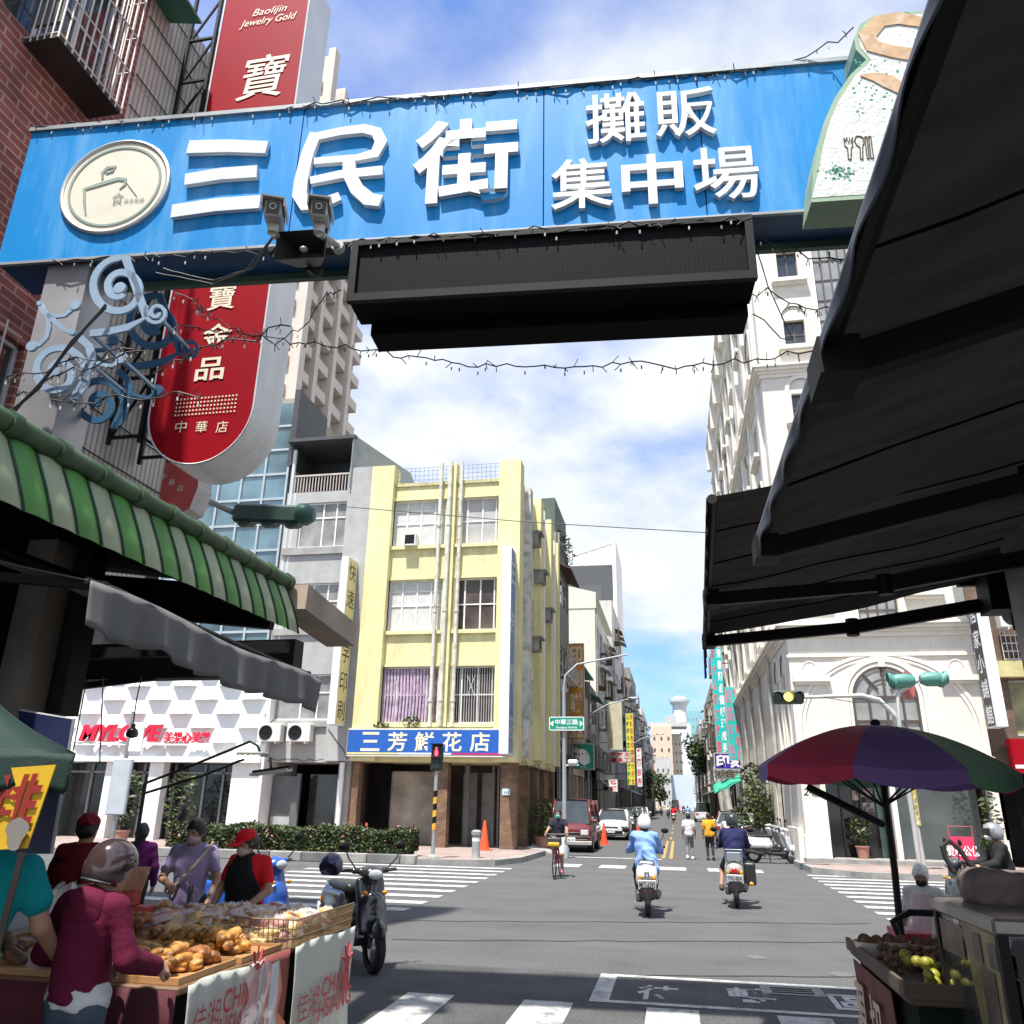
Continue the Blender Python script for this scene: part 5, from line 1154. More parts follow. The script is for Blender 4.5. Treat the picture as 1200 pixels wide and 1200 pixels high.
# the rear row is the same row of scrolls on the pillar's far side, its shade put into a darker blue
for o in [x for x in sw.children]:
    c = o.copy(); COL.objects.link(c); c.data = o.data.copy(); c.data.materials.clear(); c.data.materials.append(mat('scroll_shaded_blue', (.03, .11, .21), .45, .2, var=.15)); c.location = Vector(tuple(-A_N*.62))
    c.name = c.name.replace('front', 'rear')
m = M()
for a, b in ((108, 392), (143, 421), (105, 425), (183, 368)): m.cut(); q = PA(a, b, .2); m.bar(q, q-A_N*.6, .03)
m.each('strut', mat('scroll_light_blue', (.3, .42, .55)), sw)

# ---- string lights and cables
WIRE = mat('cable_black', (.012, .012, .013), .6)
def wire(name, label, pts, r=.009, twigs=0, seed=0, cat='cable', bulbs=True, wav=.02, group=None):
    rn = random.Random(seed); out = []
    for p, q in zip(pts, pts[1:]):
        p, q = np.array(p), np.array(q); n = max(2, int(np.linalg.norm(q-p)/.09))
        for i in range(n): t = i/n; out.append(p+(q-p)*t+np.array([rn.gauss(0, wav*.4), rn.gauss(0, wav*.4), rn.gauss(0, wav)]))
    out.append(np.array(pts[-1])); o_ = out[0]
    if twigs: t = thing(name, label, cat, tuple(o_), group=group)
    m = M(); m.tube(out, r, 5, cap=False)
    for k in range(twigs):
        p = rn.choice(out); d = np.array([rn.gauss(0, .4), rn.gauss(0, .2), rn.choice((-1, -1, -1, 1))*rn.uniform(.5, 1)]); m.tube([p, p+d*.035, p+d*rn.uniform(.05, .09)], r*.65, 4)
    if not twigs: return tag(m.build(name, WIRE, at=tuple(o_)), label, cat, group)
    m.build('cord', WIRE, t)
    m = M()
    for k in range(twigs//2): p = rn.choice(out); m.tube([p-Z3*.05, p-Z3*.085], .008, 5)
    b = m.build('bulbs', mat('bulb_clear', (.55, .55, .52), .2), t); b['kind'] = 'stuff'
    return t
wire('string_light', 'string of small fairy lights running along the top edge of the blue arch', [PA(35, 150, .02), PA(200, 138, .02), PA(330, 126, .02), PA(400, 118, .05), PA(520, 112, .02), PA(640, 104, .02), PA(760, 92, .02), PA(860, 84, .02), PA(930, 74, .02), PA(970, 52, .1), PA(1000, 32, .3)], .007, 90, 1)
wire('string_light', 'string of fairy lights sagging along the lower edge of the blue arch', [PA(60, 305, .02), PA(150, 300, .02), PA(230, 296, .02), PA(300, 296, .02), PA(412, 284, .03), PA(520, 276, .03), PA(640, 270, .03), PA(760, 262, .03), PA(880, 255, .03)], .0065, 60, 2)
wire('string_light', 'loose fairy light string crossing the sky below the LED board', [PA(205, 380), P(290, 392, 7), P(350, 403, 7), P(405, 408, 7), P(470, 418, 7), P(560, 428, 7), P(650, 430, 7), P(740, 424, 7), P(790, 429, 7), P(860, 425, 7), P(910, 418, 7), P(965, 409, 7)], .007, 80, 3)
wire('string_light', 'fairy light strings tangled over the red sign below the arch', [PA(205, 342), PA(225, 352), P(250, 372, 7.6), P(292, 392, 7.6), P(335, 398, 7.6), P(362, 378, 7.4), P(380, 345, 7), P(400, 340, 6.5)], .006, 40, 4)
wire('string_light', 'fairy light string dangling right of the LED board over the stone building', [P(880, 345, 6.6), P(898, 340, 6.6), P(925, 352, 6.6), P(945, 360, 6.6), P(982, 366, 6.6), P(1000, 366, 6.6)], .006, 24, 5)
wire('string_light', 'short fairy light string under the right end of the blue arch', [P(890, 278, 6.5), P(920, 292, 6.5), P(960, 305, 6.5), P(985, 302, 6.5), P(1008, 308, 6.5)], .007, 20, 6)
wire('cable', 'thin pale loop of wire hanging from the LED board', [P(886, 290, 6.5), P(900, 335, 6.5), P(925, 390, 6.5), P(929, 398, 6.5), P(915, 397, 6.5), P(895, 375, 6.5), P(882, 368, 6.5)], .006, 0, 7, wav=.003)
wire('cable', 'thin straight power line crossing in front of the yellow building', [P(395, 593, 22), P(620, 612, 22), P(840, 625, 22)], .014, 0, 8, wav=0)
for i, (a, b) in enumerate(((0, 0), (-7, 3), (6, 4), (-3, 8))):
    wire('cable', ['thick black cable slanting over the scroll ornament', 'second black cable bundled with the thick slanting one', 'black cable looping from the cameras along the arch underside', 'lower black cable under the arch leading to the loudspeaker'][i],
         [PA(0, 500+a, .35), PA(45, 452+b, .35), PA(85, 402+a*.4, .35), PA(124, 357+b, .3)] if i < 2 else [PA(185+a, 312+b, .1), PA(250, 325+b, .1), PA(290+a, 310+b, .1), PA(322, 275, .1), PA(330, 262, .2)], .014 if i < 2 else .009, 0, 20+i, wav=.004)
for i in range(4):
    rn = random.Random(50+i); x = [(8, 440), (20, 465), (60, 470), (180, 440)][i]
    pts = [x]
    for k in range(7): pts.append((pts[-1][0]+rn.uniform(14, 28), pts[-1][1]-rn.uniform(-6, 18)))
    wire('string_light', ['fairy light string tangled low on the pillar scrollwork', 'fairy light string across the middle of the scrollwork', 'fairy light string over the large scroll', 'fairy light string hanging beside the red sign edge'][i], [PA(*p, .3) for p in pts], .007, 26, 60+i)

# ================================================================== left building with brick and ribbed tile
lb = thing('brick_building', 'red brick and ribbed white tile building on the left behind the blue arch', 'building', (-9, 7, 0))
XW = -7.6
FL = Fac((XW, 1.0, 0), (0, 1, 0), (1, 0, 0))
m = M(); FL.wall(m, -4, 7.12, 4.0, 14.3, [(4.9, 6.6, 10.8, 13.0), (3.0, 6.4, 4.2, 6.9)], .2); side_walls(m, -13, XW, -3, 8.12, 4.0, 14.3, 'LFT'); m.quad((-13, -3, 4), (XW, -3, 4), (XW, 8.12, 4), (-13, 8.12, 4)); m.quad((-10.5, -3, 0), (-10.5, 8.12, 0), (-10.5, 8.12, 4), (-10.5, -3, 4)); m.build('brick_wall', BRICKR, lb)
FT_ = Fac((XW, 8.12, 0), (0, 1, 0), (1, 0, 0))
m = M(); FT_.wall(m, 0, 2.3, 4.0, 14.3, [], .1); side_walls(m, -13, XW, 8.12, 10.42, 4.0, 14.3, 'LBT'); m.quad((-13, 8.12, 4), (XW, 8.12, 4), (XW, 10.42, 4), (-13, 10.42, 4)); m.quad((-10.5, 8.12, 0), (-10.5, 9.5, 0), (-10.5, 9.5, 4), (-10.5, 8.12, 4)); m.build('tiled_wall', WTILE, lb)
FL.win(lb, (4.9, 6.6, 10.8, 13.0), 3, 2, ALU, GLASS, depth=.15); FL.win(lb, (3.0, 6.4, 4.2, 6.9), 3, 2, ALU, GLASS, depth=.15)
m = M()     # barred balcony cage
y0, y1, zb, zt, d = 5.28, 6.5, 10.6, 13.4, .5
FL.box(m, y0, y1, zb, zb+.06, 0, d); o_c = m.build('cage_floor', mat('cage_floor', (.045, .035, .03), .7, var=.3, pattern='brick', pw=.3, ph=.06, mortar=.01), lb)
m = M()
for i in range(11): yy = y0+(y1-y0)*i/10; m.tube([FL.p(yy, zb, d), FL.p(yy, zt, d)], .014, 6)
for i in range(1, 5): m.tube([FL.p(y0, zb, d*i/5), FL.p(y0, zt, d*i/5)], .012, 6); m.tube([FL.p(y1, zb, d*i/5), FL.p(y1, zt, d*i/5)], .012, 6)
for z in (zb+.08, zb+.75, zb+1.4, zb+2.1, zt): m.tube([FL.p(y0, z, 0), FL.p(y0, z, d), FL.p(y1, z, d), FL.p(y1, z, 0)], .016, 6)
m.build('window_cage', mat('pale_bars', (.58, .54, .5), .5, .3), lb, smooth=True)
m = M(); FL.box(m, y0+.02, y0+.06, zb+.3, zt, .04, d-.05); m.build('cage_screen', mat('grey_mesh', (.14, .14, .14), .6), lb)
for i in range(3): m = M(); m.lathe(FL.p(y0+.2+i*.35, zb+.06, .3), [(.07, 0), (.1, .18), (.11, .2)], 12); m.build('flower_pot', mat('terracotta', (.32, .10, .06), .8), lb)
m = M()
for i in range(9): m.tube([FL.p(2.6+i*.42, 3.4, .12), FL.p(2.6+i*.42, 7.0, .12)], .013, 5)
for z in (3.6, 4.6, 5.8, 6.9): m.tube([FL.p(2.5, z, .12), FL.p(6.2, z, .12)], .013, 5)
m.build('window_bars', mat('pale_bars', (.58, .54, .5)), lb, smooth=True)
m = M()     # long wires stretched along the tiles
for i in range(17): z = 4.3+i*.6; m.tube([FT_.p(0, z, .03), FT_.p(2.28, z, .03)], .012, 4)
m.build('wall_wires', WIRE, lb)['kind'] = 'stuff'
m = M(); m.add([(-7.6, 7.6, 13.75), (-7.0, 7.6, 13.6), (-7.0, 8.6, 13.6), (-7.6, 8.6, 13.75)], [(0, 1, 2, 3)]); m.build('green_awning', GREENM, lb, thick=.04)
m = M(); m.tube([FL.p(3, 6.0, .06), FL.p(3.4, 5.2, .06), FL.p(3.5, 3, .06)], .02, 6); m.build('pipe', mat('pale_bars', (.58, .54, .5)), lb, smooth=True)
# rack and tall red sign
rk = thing('sign_rack', 'black lattice steel rack between the tiled wall and the tall red sign', 'rack', (-7.3, 9, 6))
m = M()
for x in (-7.5, -7.02): m.bar((x, 9.0, 6.3), (x, 9.0, 14.8), .05); m.bar((x, 9.7, 6.3), (x, 9.7, 14.8), .05)
for i in range(9):
    z = 6.4+i*.92; m.bar((-7.5, 9.0, z), (-7.02, 9.0, z), .04); m.bar((-7.5, 9.02, z), (-7.02, 9.02, z+.95), .03); m.bar((-7.5, 9.7, z), (-7.02, 9.7, z), .04); m.bar((-7.02, 9, z), (-7.02, 9.7, z), .03)
for z in (6.8, 9.5, 12.5): m.bar((-7.02, 9.35, z), (-6.9, 9.35, z), .06)
m.build('lattice', BLACK, rk)
rs_ = thing('vertical_sign', 'tall rounded red jewelry shop sign with cream characters and thick white sides on the left', 'sign', (-6.1, 9.4, 6))
xa, xb, zm = -6.95, -5.36, 6.78
rc_ = (xb-xa)/2; xc = (xa+xb)/2
def stadium(e): 
    r = rc_-e; return [(xc-r, 14.9-e)]+[(xc-r*math.cos(PI*i/28), zm-.04-(r*1.05)*math.sin(PI*i/28)) for i in range(29)]+[(xc+r, 14.9-e)]
m = M(); m.prism(stadium(0), (0, 9.0, 0), (1, 0, 0), Z3, (0, .72, 0)); m.build('box', mat('sign_white_sheet', (.70, .71, .70), .45, .2, var=.06, grime=.3, gcol=(.42, .41, .39), streak=True), rs_)
m = M(); m.poly([(a, 8.996, b) for a, b in stadium(.022)]); m.build('face', RED, rs_)
m = M(); ed = stadium(.012); m.tube([(a, 8.99, b) for a, b in ed], .014, 5); m.build('face_trim', mat('sign_edge_pale', (.72, .76, .78)), rs_)
SC = mat('sign_cream', (.82, .74, .58), .5, var=.04)
def pt9(px, py): q = P(px, py, 8.985); return (q[0], 8.985, q[2])
text('Baolijin', pt9(316, 13), (1, 0, 0), Z3, .62, .2, SC, rs_, bold=0, shear=.35); text('Jewelry Gold', pt9(314, 24), (1, 0, 0), Z3, 1.02, .2, SC, rs_, bold=0, shear=.35)
text('寶', pt9(308, 89), (1, 0, 0), Z3, .86, .92, SC, rs_, 'character', bold=.004, shear=.12)
text('寶', pt9(260, 348), (1, 0, 0), Z3, .43, .42, SC, rs_, 'character', bold=.008)
text('金', pt9(254, 392), (1, 0, 0), Z3, .46, .36, SC, rs_, 'character', bold=.012); text('品', pt9(246, 432), (1, 0, 0), Z3, .44, .36, SC, rs_, 'character', bold=.016)
for px, ch in ((212, '中'), (236, '華'), (260, '店')): text(ch, pt9(px, 500), (1, 0, 0), Z3, .17, .17, SC, rs_, 'character', bold=0)
m = M(); c = pt9(241, 475)
for i in range(18):
    for j in range(5): x, z = c[0]-.44+i*.052, c[2]-.12+j*.06; m.quad((x-.012, 8.985, z-.012), (x+.012, 8.985, z-.012), (x+.012, 8.985, z+.012), (x-.012, 8.985, z+.012))
m.build('dot_pattern', SC, rs_)['kind'] = 'stuff'
s2 = thing('shop_sign', 'smaller faded red shield shaped sign low behind the tall red sign', 'sign', tuple(P(205, 600, 10.7)))
w2 = [P(*p, 10.7) for p in ((176, 520), (180, 560), (188, 590), (205, 604), (222, 596), (232, 570), (233, 535))]
m = M(); m.prism([(p[0], p[2]) for p in w2], (0, 10.7, 0), (1, 0, 0), Z3, (0, .4, 0)); m.build('box', mat('sign_edge_dirty', (.5, .48, .45), .6, grime=.4), s2)
m = M(); m.poly([(p[0], 10.695, p[2]) for p in w2]); m.build('face', mat('faded_red', (.62, .10, .10), .5, var=.08, grime=.3, gcol=(.65, .25, .22)), s2)
for px, py, ch in ((191, 558, '中'), (201, 565, '華'), (211, 572, '店')): q = P(px, py, 10.68); text(ch, (q[0], 10.685, q[2]), (1, 0, 0), Z3, .11, .11, WHITES, s2, 'character', bold=0)

# ---- rear of the hanging traffic light on its arm
tl = thing('traffic_light', 'dark green horizontal traffic light seen from behind below the red sign', 'traffic light', (-7.5, 11, 6.3))
a = P(85, 512, 9.9); b = P(272, 600, 12.3); c = P(358, 603, 12.5)
m = M(); m.tube([a, b, (b+c)/2], .055, 8); m.tube([(a[0]-.2, a[1]-.2, 0), (a[0]-.2, a[1]-.2, a[2]-.2), a], .1, 10); m.build('arm', mat('arm_grey', (.34, .33, .31), .5, .3, var=.2, grime=.4), tl, smooth=True)
TLG = mat('signal_green', (.035, .075, .062), .5, var=.2, scale=6)
d = (c-b); L = np.linalg.norm(d); d = d/L; x = np.cross(d, Z3); x /= np.linalg.norm(x); zz = np.cross(x, d)
m = M(); mid = (b+c)/2+zz*-.02; m.box(mid, (.2, L*.95, .34), ax=(x, d, zz), bev=.05); m.build('body', TLG, tl)
for k in (-.32, 0, .32): m = M(); m.lathe(mid+d*L*k-x*.1, [(.15, 0), (.165, .14), (.16, .2), (.13, .2)], 18, ax=(d, zz, -x), cap=False); m.lathe(mid+d*L*k-zz*.18, [(.12, 0), (.09, -.05), (0, -.08)], 14, ax=(d, x, zz)); m.build('lamp_hood', TLG, tl, smooth=True)
m = M(); m.lathe(c-d*.1, [(.17, -.05), (.2, .0), (.2, .14), (.12, .26), (0, .28)], 18, ax=(x, zz, d)); m.build('end_hood', mat('signal_green_light', (.05, .14, .11), .45, var=.15), tl, smooth=True)

# ================================================================== green striped canopy of the left stalls
cp = thing('striped_canopy', 'green and cream striped corrugated canopy edge over the left stalls', 'canopy', (-3.2, 4.6, 3.1))
XC = -3.2; y0, y1 = .4, 6.33
GA = mat('canopy_green', (.085, .27, .05), .5, var=.18, scale=3, grime=.3, gcol=(.05, .15, .04), streak=True); GB = mat('canopy_cream', (.30, .36, .22), .5, var=.12, scale=3, grime=.4, gcol=(.28, .32, .2), streak=True)
n = 30; m = M(); sw_ = (y1-y0)/n
for i in range(n):
    m.m = i % 2; ya = y0+i*sw_
    def fn(u, v, ya=ya): a = v; return (XC+.10*math.sin(a*PI*.55)-.03+.022*math.sin(u*PI)*(1-.3*v), ya+u*sw_+.10*v*v, 3.44-.37*a)
    m.grid(fn, 6, 6)
m.build('striped_valance', [GA, GB], cp, smooth=2)
m = M()
for i in range(n+1): ya = y0+i*sw_; m.tube([(XC+.10*math.sin(a*PI*.55)-.022, ya+.10*a*a, 3.44-.37*a) for a in (0, .25, .5, .75, 1)], .008, 4)
m.build('valance_seams', mat('seam_dark', (.02, .05, .03), .7), cp)['kind'] = 'stuff'
m = M(); k = 0
for i in range(17):
    ya = y0+i*(y1-y0)/17; yb_ = y0+(i+1)*(y1-y0)/17; m.tube([(XC-.02, ya+.01, 3.5), (XC-.02, yb_-.05, 3.5)], .06, 10); m.tube([(XC-.02, yb_-.07, 3.5), (XC-.02, yb_, 3.5)], .072, 10)
m.build('ridge_tube', mat('ridge_green', (.035, .09, .035), .5, var=.35, scale=6, grime=.5, gcol=(.12, .12, .08)), cp, smooth=True)
m = M(); m.add([(XC-.04, y0, 3.46), (XC-.04, y1, 3.46), (-7.5, y1, 4.0), (-7.5, y0, 4.0)], [(0, 1, 2, 3)]); m.build('roof', mat('dark_tin', (.009, .009, .009), .8, spec=.1, var=.3), cp, thick=.05)
m = M(); m.bar((XC-.08, y1-.06, 3.25), (-7.4, y1-.06, 3.7), .08, .34); m.bar((XC-.2, y0, 3.28), (XC-.2, y1, 3.28), .1, .16); m.build('beam', BLACK, cp)
m = M(); m.bar((-3.2, 6.36, 3.38), (-3.22, 7.6, 3.28), .3, .22); m.build('gutter_end', mat('tan_gutter', (.36, .29, .22), .7, var=.2, grime=.4), cp)
# roller awning below it
aw = thing('fabric_awning', 'grey roll out fabric awning with a wavy valance under the green striped canopy', 'awning', (-3.2, 4.8, 2.7))
FAB = mat('grey_awning_fabric', (.135, .135, .137), .85, thin=(.02, .02, .02), var=.15, scale=2.5, bump=.15, bscale=150)
ax0, ay0, az0 = -3.05, 3.72, 2.83; ax1, ay1, az1 = -2.96, 6.6, 2.69
def front(t): return np.array([ax0+(ax1-ax0)*t, ay0+(ay1-ay0)*t, az0+(az1-az0)*t+.02*math.sin(t*9)])
def fabr(u, v): p = front(u); q = np.array([-4.3, ay0+.0+(ay1-ay0-.0)*u, 3.22]); w = p+(q-p)*v; return w+np.array([0, 0, -.06*math.sin(PI*v)+.012*math.sin(u*23+v*5)])
m = M(); m.grid(fabr, 40, 8); m.build('fabric', FAB, aw, smooth=2, thick=.006)
def vala(u, v):
    p = front(u); L = .24+.05*abs(math.sin(u*PI*4.5))**.6
    return p+np.array([.012+.03*math.sin(u*60)*v+.02*math.sin(u*23+1)*v, .02*v*math.sin(u*31), -L*v])
m = M(); m.grid(vala, 120, 6); m.build('valance', FAB, aw, smooth=2, thick=.005)
m = M(); m.tube([front(0)+np.array([-.01, 0, 0]), front(1)+np.array([-.01, 0, 0])], .022, 8)
m.tube([(-4.3, ay0, 3.24), (-4.3, ay1, 3.24)], .05, 10)
for t in (.05, .93): p = front(t); m.bar(p, ((p[0]-4.3)/2, p[1]-.1, p[2]+.05), .05); m.bar(((p[0]-4.3)/2, p[1]-.1, p[2]+.05), (-4.3, p[1]-.3, 3.0), .05)
m.build('roller_arms', BLACK, aw)
sf = thing('stall_structure', 'dark steel stall frame with a beige column under the left canopy', 'frame', (-4.8, 5.6, 0))
m = M(); m.bar((-6.9, 7.5, 3.02), (-3.62, 7.5, 3.04), .2, .36); m.bar((-6.2, 6.9, 3.0), (-3.45, 6.9, 3.05), .1, .1); m.bar((-6.5, 7.4, 2.72), (-5.1, 7.4, 2.86), .06); m.build('beam', BLACK, sf)
m = M(); m.bb(-4.86, -4.6, 5.2, 5.5, 0, 3.6); m.build('column', mat('dim_beige_column', (.20, .18, .155), .8, var=.2, grime=.4), sf)
m = M(); m.bb(-5.05, -4.88, 4.6, 5.3, 0, 3.6); m.bb(-4.58, -4.45, 5.4, 5.6, 2.3, 3.6); m.build('post', BLACK, sf)
m = M(); m.bb(-7.5, -5.1, 3.9, 4.1, 0, 3.9); m.bb(-7.5, -7.3, .4, 3.9, 0, 3.9); m.build('stall_wall', mat('dingy_wall', (.13, .135, .13), .85, var=.2, grime=.5), sf)

# ================================================================== right hand awnings
DFAB = mat('black_awning_fabric', (.022, .020, .020), .9, spec=.1, thin=(.0030, .0027, .0026), var=.25, scale=1.5, bump=.25, bscale=90)
VALF = mat('slate_valance', (.075, .09, .12), .75, var=.2, scale=4)
def awning(name, label, pf, pw, arms, vl, vm, sag=.05):
    t = thing(name, label, 'awning', tuple(pw[0])); (f0, f1), (w0, w1) = [np.array(q, float) for q in pf], [np.array(q, float) for q in pw]
    def fn(u, v): p = f0+(f1-f0)*u; q = w0+(w1-w0)*u; r = p+(q-p)*v; r[2] -= sag*math.sin(PI*v)*(1+.25*math.sin(u*7))+.014*math.sin(u*26+v*7)*math.sin(v*5+u*3)+.006*math.sin(u*61+v*17); return r
    m = M(); m.grid(fn, 40, 16); m.build('fabric', DFAB, t, smooth=2)
    def vf(u, v):
        p = f0+(f1-f0)*u; return p+np.array([-.01-.010*math.sin(u*70)*v, .008*math.sin(u*47)*v, -(vl[0]+(vl[1]-vl[0])*u+.006*math.sin(u*60))*v])
    m = M(); m.grid(vf, 110, 6); m.build('valance', vm, t, smooth=2, thick=.004)
    m = M(); m.tube([f0+[.02, 0, -.01], f1+[.02, 0, -.01]], .03, 8); m.build('front_bar', BLACK, t)
    m = M(); m.tube([w0, w1], .07, 10); m.build('roller_tube', BLACK, t)
    m = M()
    for i in range(1, 6): m.cut(); m.tube([np.array(fn(i/6, j/10))-[0, 0, .006] for j in range(11)], .006, 4)
    m.each('seam', mat('seam_black', (.004, .004, .004), .9, spec=.05), t)
    for a in arms:
        p = f0+(f1-f0)*a[0]; q = w0+(w1-w0)*a[1]; p = p+[.04, 0, -.06]; q = q+[0, 0, -.28]; k = (p+q)/2+np.array([0, a[2], -.05]); m = M(); m.bar(p, k, .07, .1); m.bar(k, q, .08, .12); m.tube([k-Z3*.08, k+Z3*.08], .06, 8); m.box(p, (.12, .2, .12)); m.build('folding_arm', BLACK, t)
    return t
dz = 1.3; Z1 = CAM[2]+dz
awning('roll_awning', 'large black roll out awning with a slate blue valance, nearest on the right', ((.52, -.6, Z1+.02), (.47, 4.25, Z1)), ((3.1, -.6, 4.15), (3.1, 4.25, 3.95)), ((.985, .97, .0), (.60, .56, .0), (.3, .25, 0)), (.01, .10), VALF, sag=.02)
awning('roll_awning', 'second black awning farther back on the right with its corner hanging down', ((.25, 4.35, 3.36), (.335, 8.15, 3.31)), ((3.0, 4.4, 4.0), (3.05, 8.1, 3.84)), ((.55, .6, .1), (.99, .99, 0)), (.1, .42), DFAB, sag=.04)
rb = thing('stall_building', 'dark stall front and post holding the black awnings on the right edge', 'building', (4, 5, 0))
m = M(); m.bb(3.15, 3.4, -2, 8.0, 2.7, 4.6); m.bb(3.1, 3.4, 6.9, 8.1, 3.3, 4.5); m.bb(3.1, 3.4, 5.2, 6.0, 0, 4.5); m.bb(3.4, 6, -2, 8, 4.5, 4.6); m.build('wall', mat('dark_stall_wall', (.008, .0075, .0075), .9, spec=.1, var=.3), rb)
for y in (2.2, 4.6): m = M(); m.bb(3.15, 3.35, y, y+.2, 0, 2.7); m.build('post', BLACK, rb)
m = M(); m.box((2.98, 7.9, 3.6), (.3, .3, .35)); m.box((2.9, 8.12, 3.78), (.4, .06, .1)); m.build('awning_bracket', BLACK, rb)
# ================================================================== people
SKIN = mat('skin', (.33, .185, .12), .6, var=.06, scale=9); HAIRB = mat('black_hair', (.012, .010, .009), .55, var=.3, scale=30); HAIRW = mat('white_hair', (.78, .78, .76), .7, var=.2, scale=30)
def cloth(nm, c, **k): return mat('cloth_'+nm, c, .88, var=.2, scale=3, bump=.8, bscale=10, spec=.25, **k)
def V(*a): return np.array(a, float)
def joints(h, o):
    k = h/1.7
    J = dict(pel=(0, 0, .93), waist=(0, 0, 1.07), chest=(0, 0, 1.27), neck=(0, -.015, 1.44), head=(0, .02, 1.575),
             shR=(.175, 0, 1.385), shL=(-.175, 0, 1.385), elR=(.235, -.02, 1.12), elL=(-.235, -.02, 1.12), wrR=(.245, .07, .88), wrL=(-.245, .07, .88),
             hipR=(.085, 0, .91), hipL=(-.085, 0, .91), knR=(.095, .02, .49), knL=(-.095, .02, .49), anR=(.1, -.02, .085), anL=(-.1, -.02, .085))
    J.update(o or {})
    J = {a: V(*b)*k for a, b in J.items()}
    for s in 'RL':
        if 'to'+s not in J: J['to'+s] = J['an'+s]+V(0, .14, -.05)*k
    return J, k
def hand_sdf(w, d, side, k, pn):
    """palm and five bent fingers; d: direction of the forearm, pn: direction the palm faces"""
    d = d/np.linalg.norm(d); pn = pn-d*pn.dot(d); pn = pn/(np.linalg.norm(pn)+1e-9); x = np.cross(d, pn)*side
    s = SDF(); s.cap(w-d*.03*k, w+d*.02*k, .026*k, .028*k); s.rbox(w+d*.055*k, V(.030, .034, .008)*k, .008*k, ax=np.array([x, d, pn]))
    for i, (ox, L) in enumerate(((.030, .068), (.011, .078), (-.010, .072), (-.029, .056))):
        b = w+d*.09*k+x*ox*k; m1 = b+(d*.9+pn*.35)*L*.5*k; m2 = m1+(d*.5+pn*.85)*L*.5*k
        s.cap(b, m1, .0095*k, .009*k, k=.008); s.cap(m1, m2, .009*k, .0075*k, k=.006)
    b = w+d*.03*k+x*.028*k; m1 = b+(d*.5+x*.75+pn*.25)*.035*k; s.cap(b, m1, .013*k, .011*k, k=.012); s.cap(m1, m1+(d*.9+x*.1+pn*.35)*.032*k, .0105*k, .009*k, k=.006)
    return s
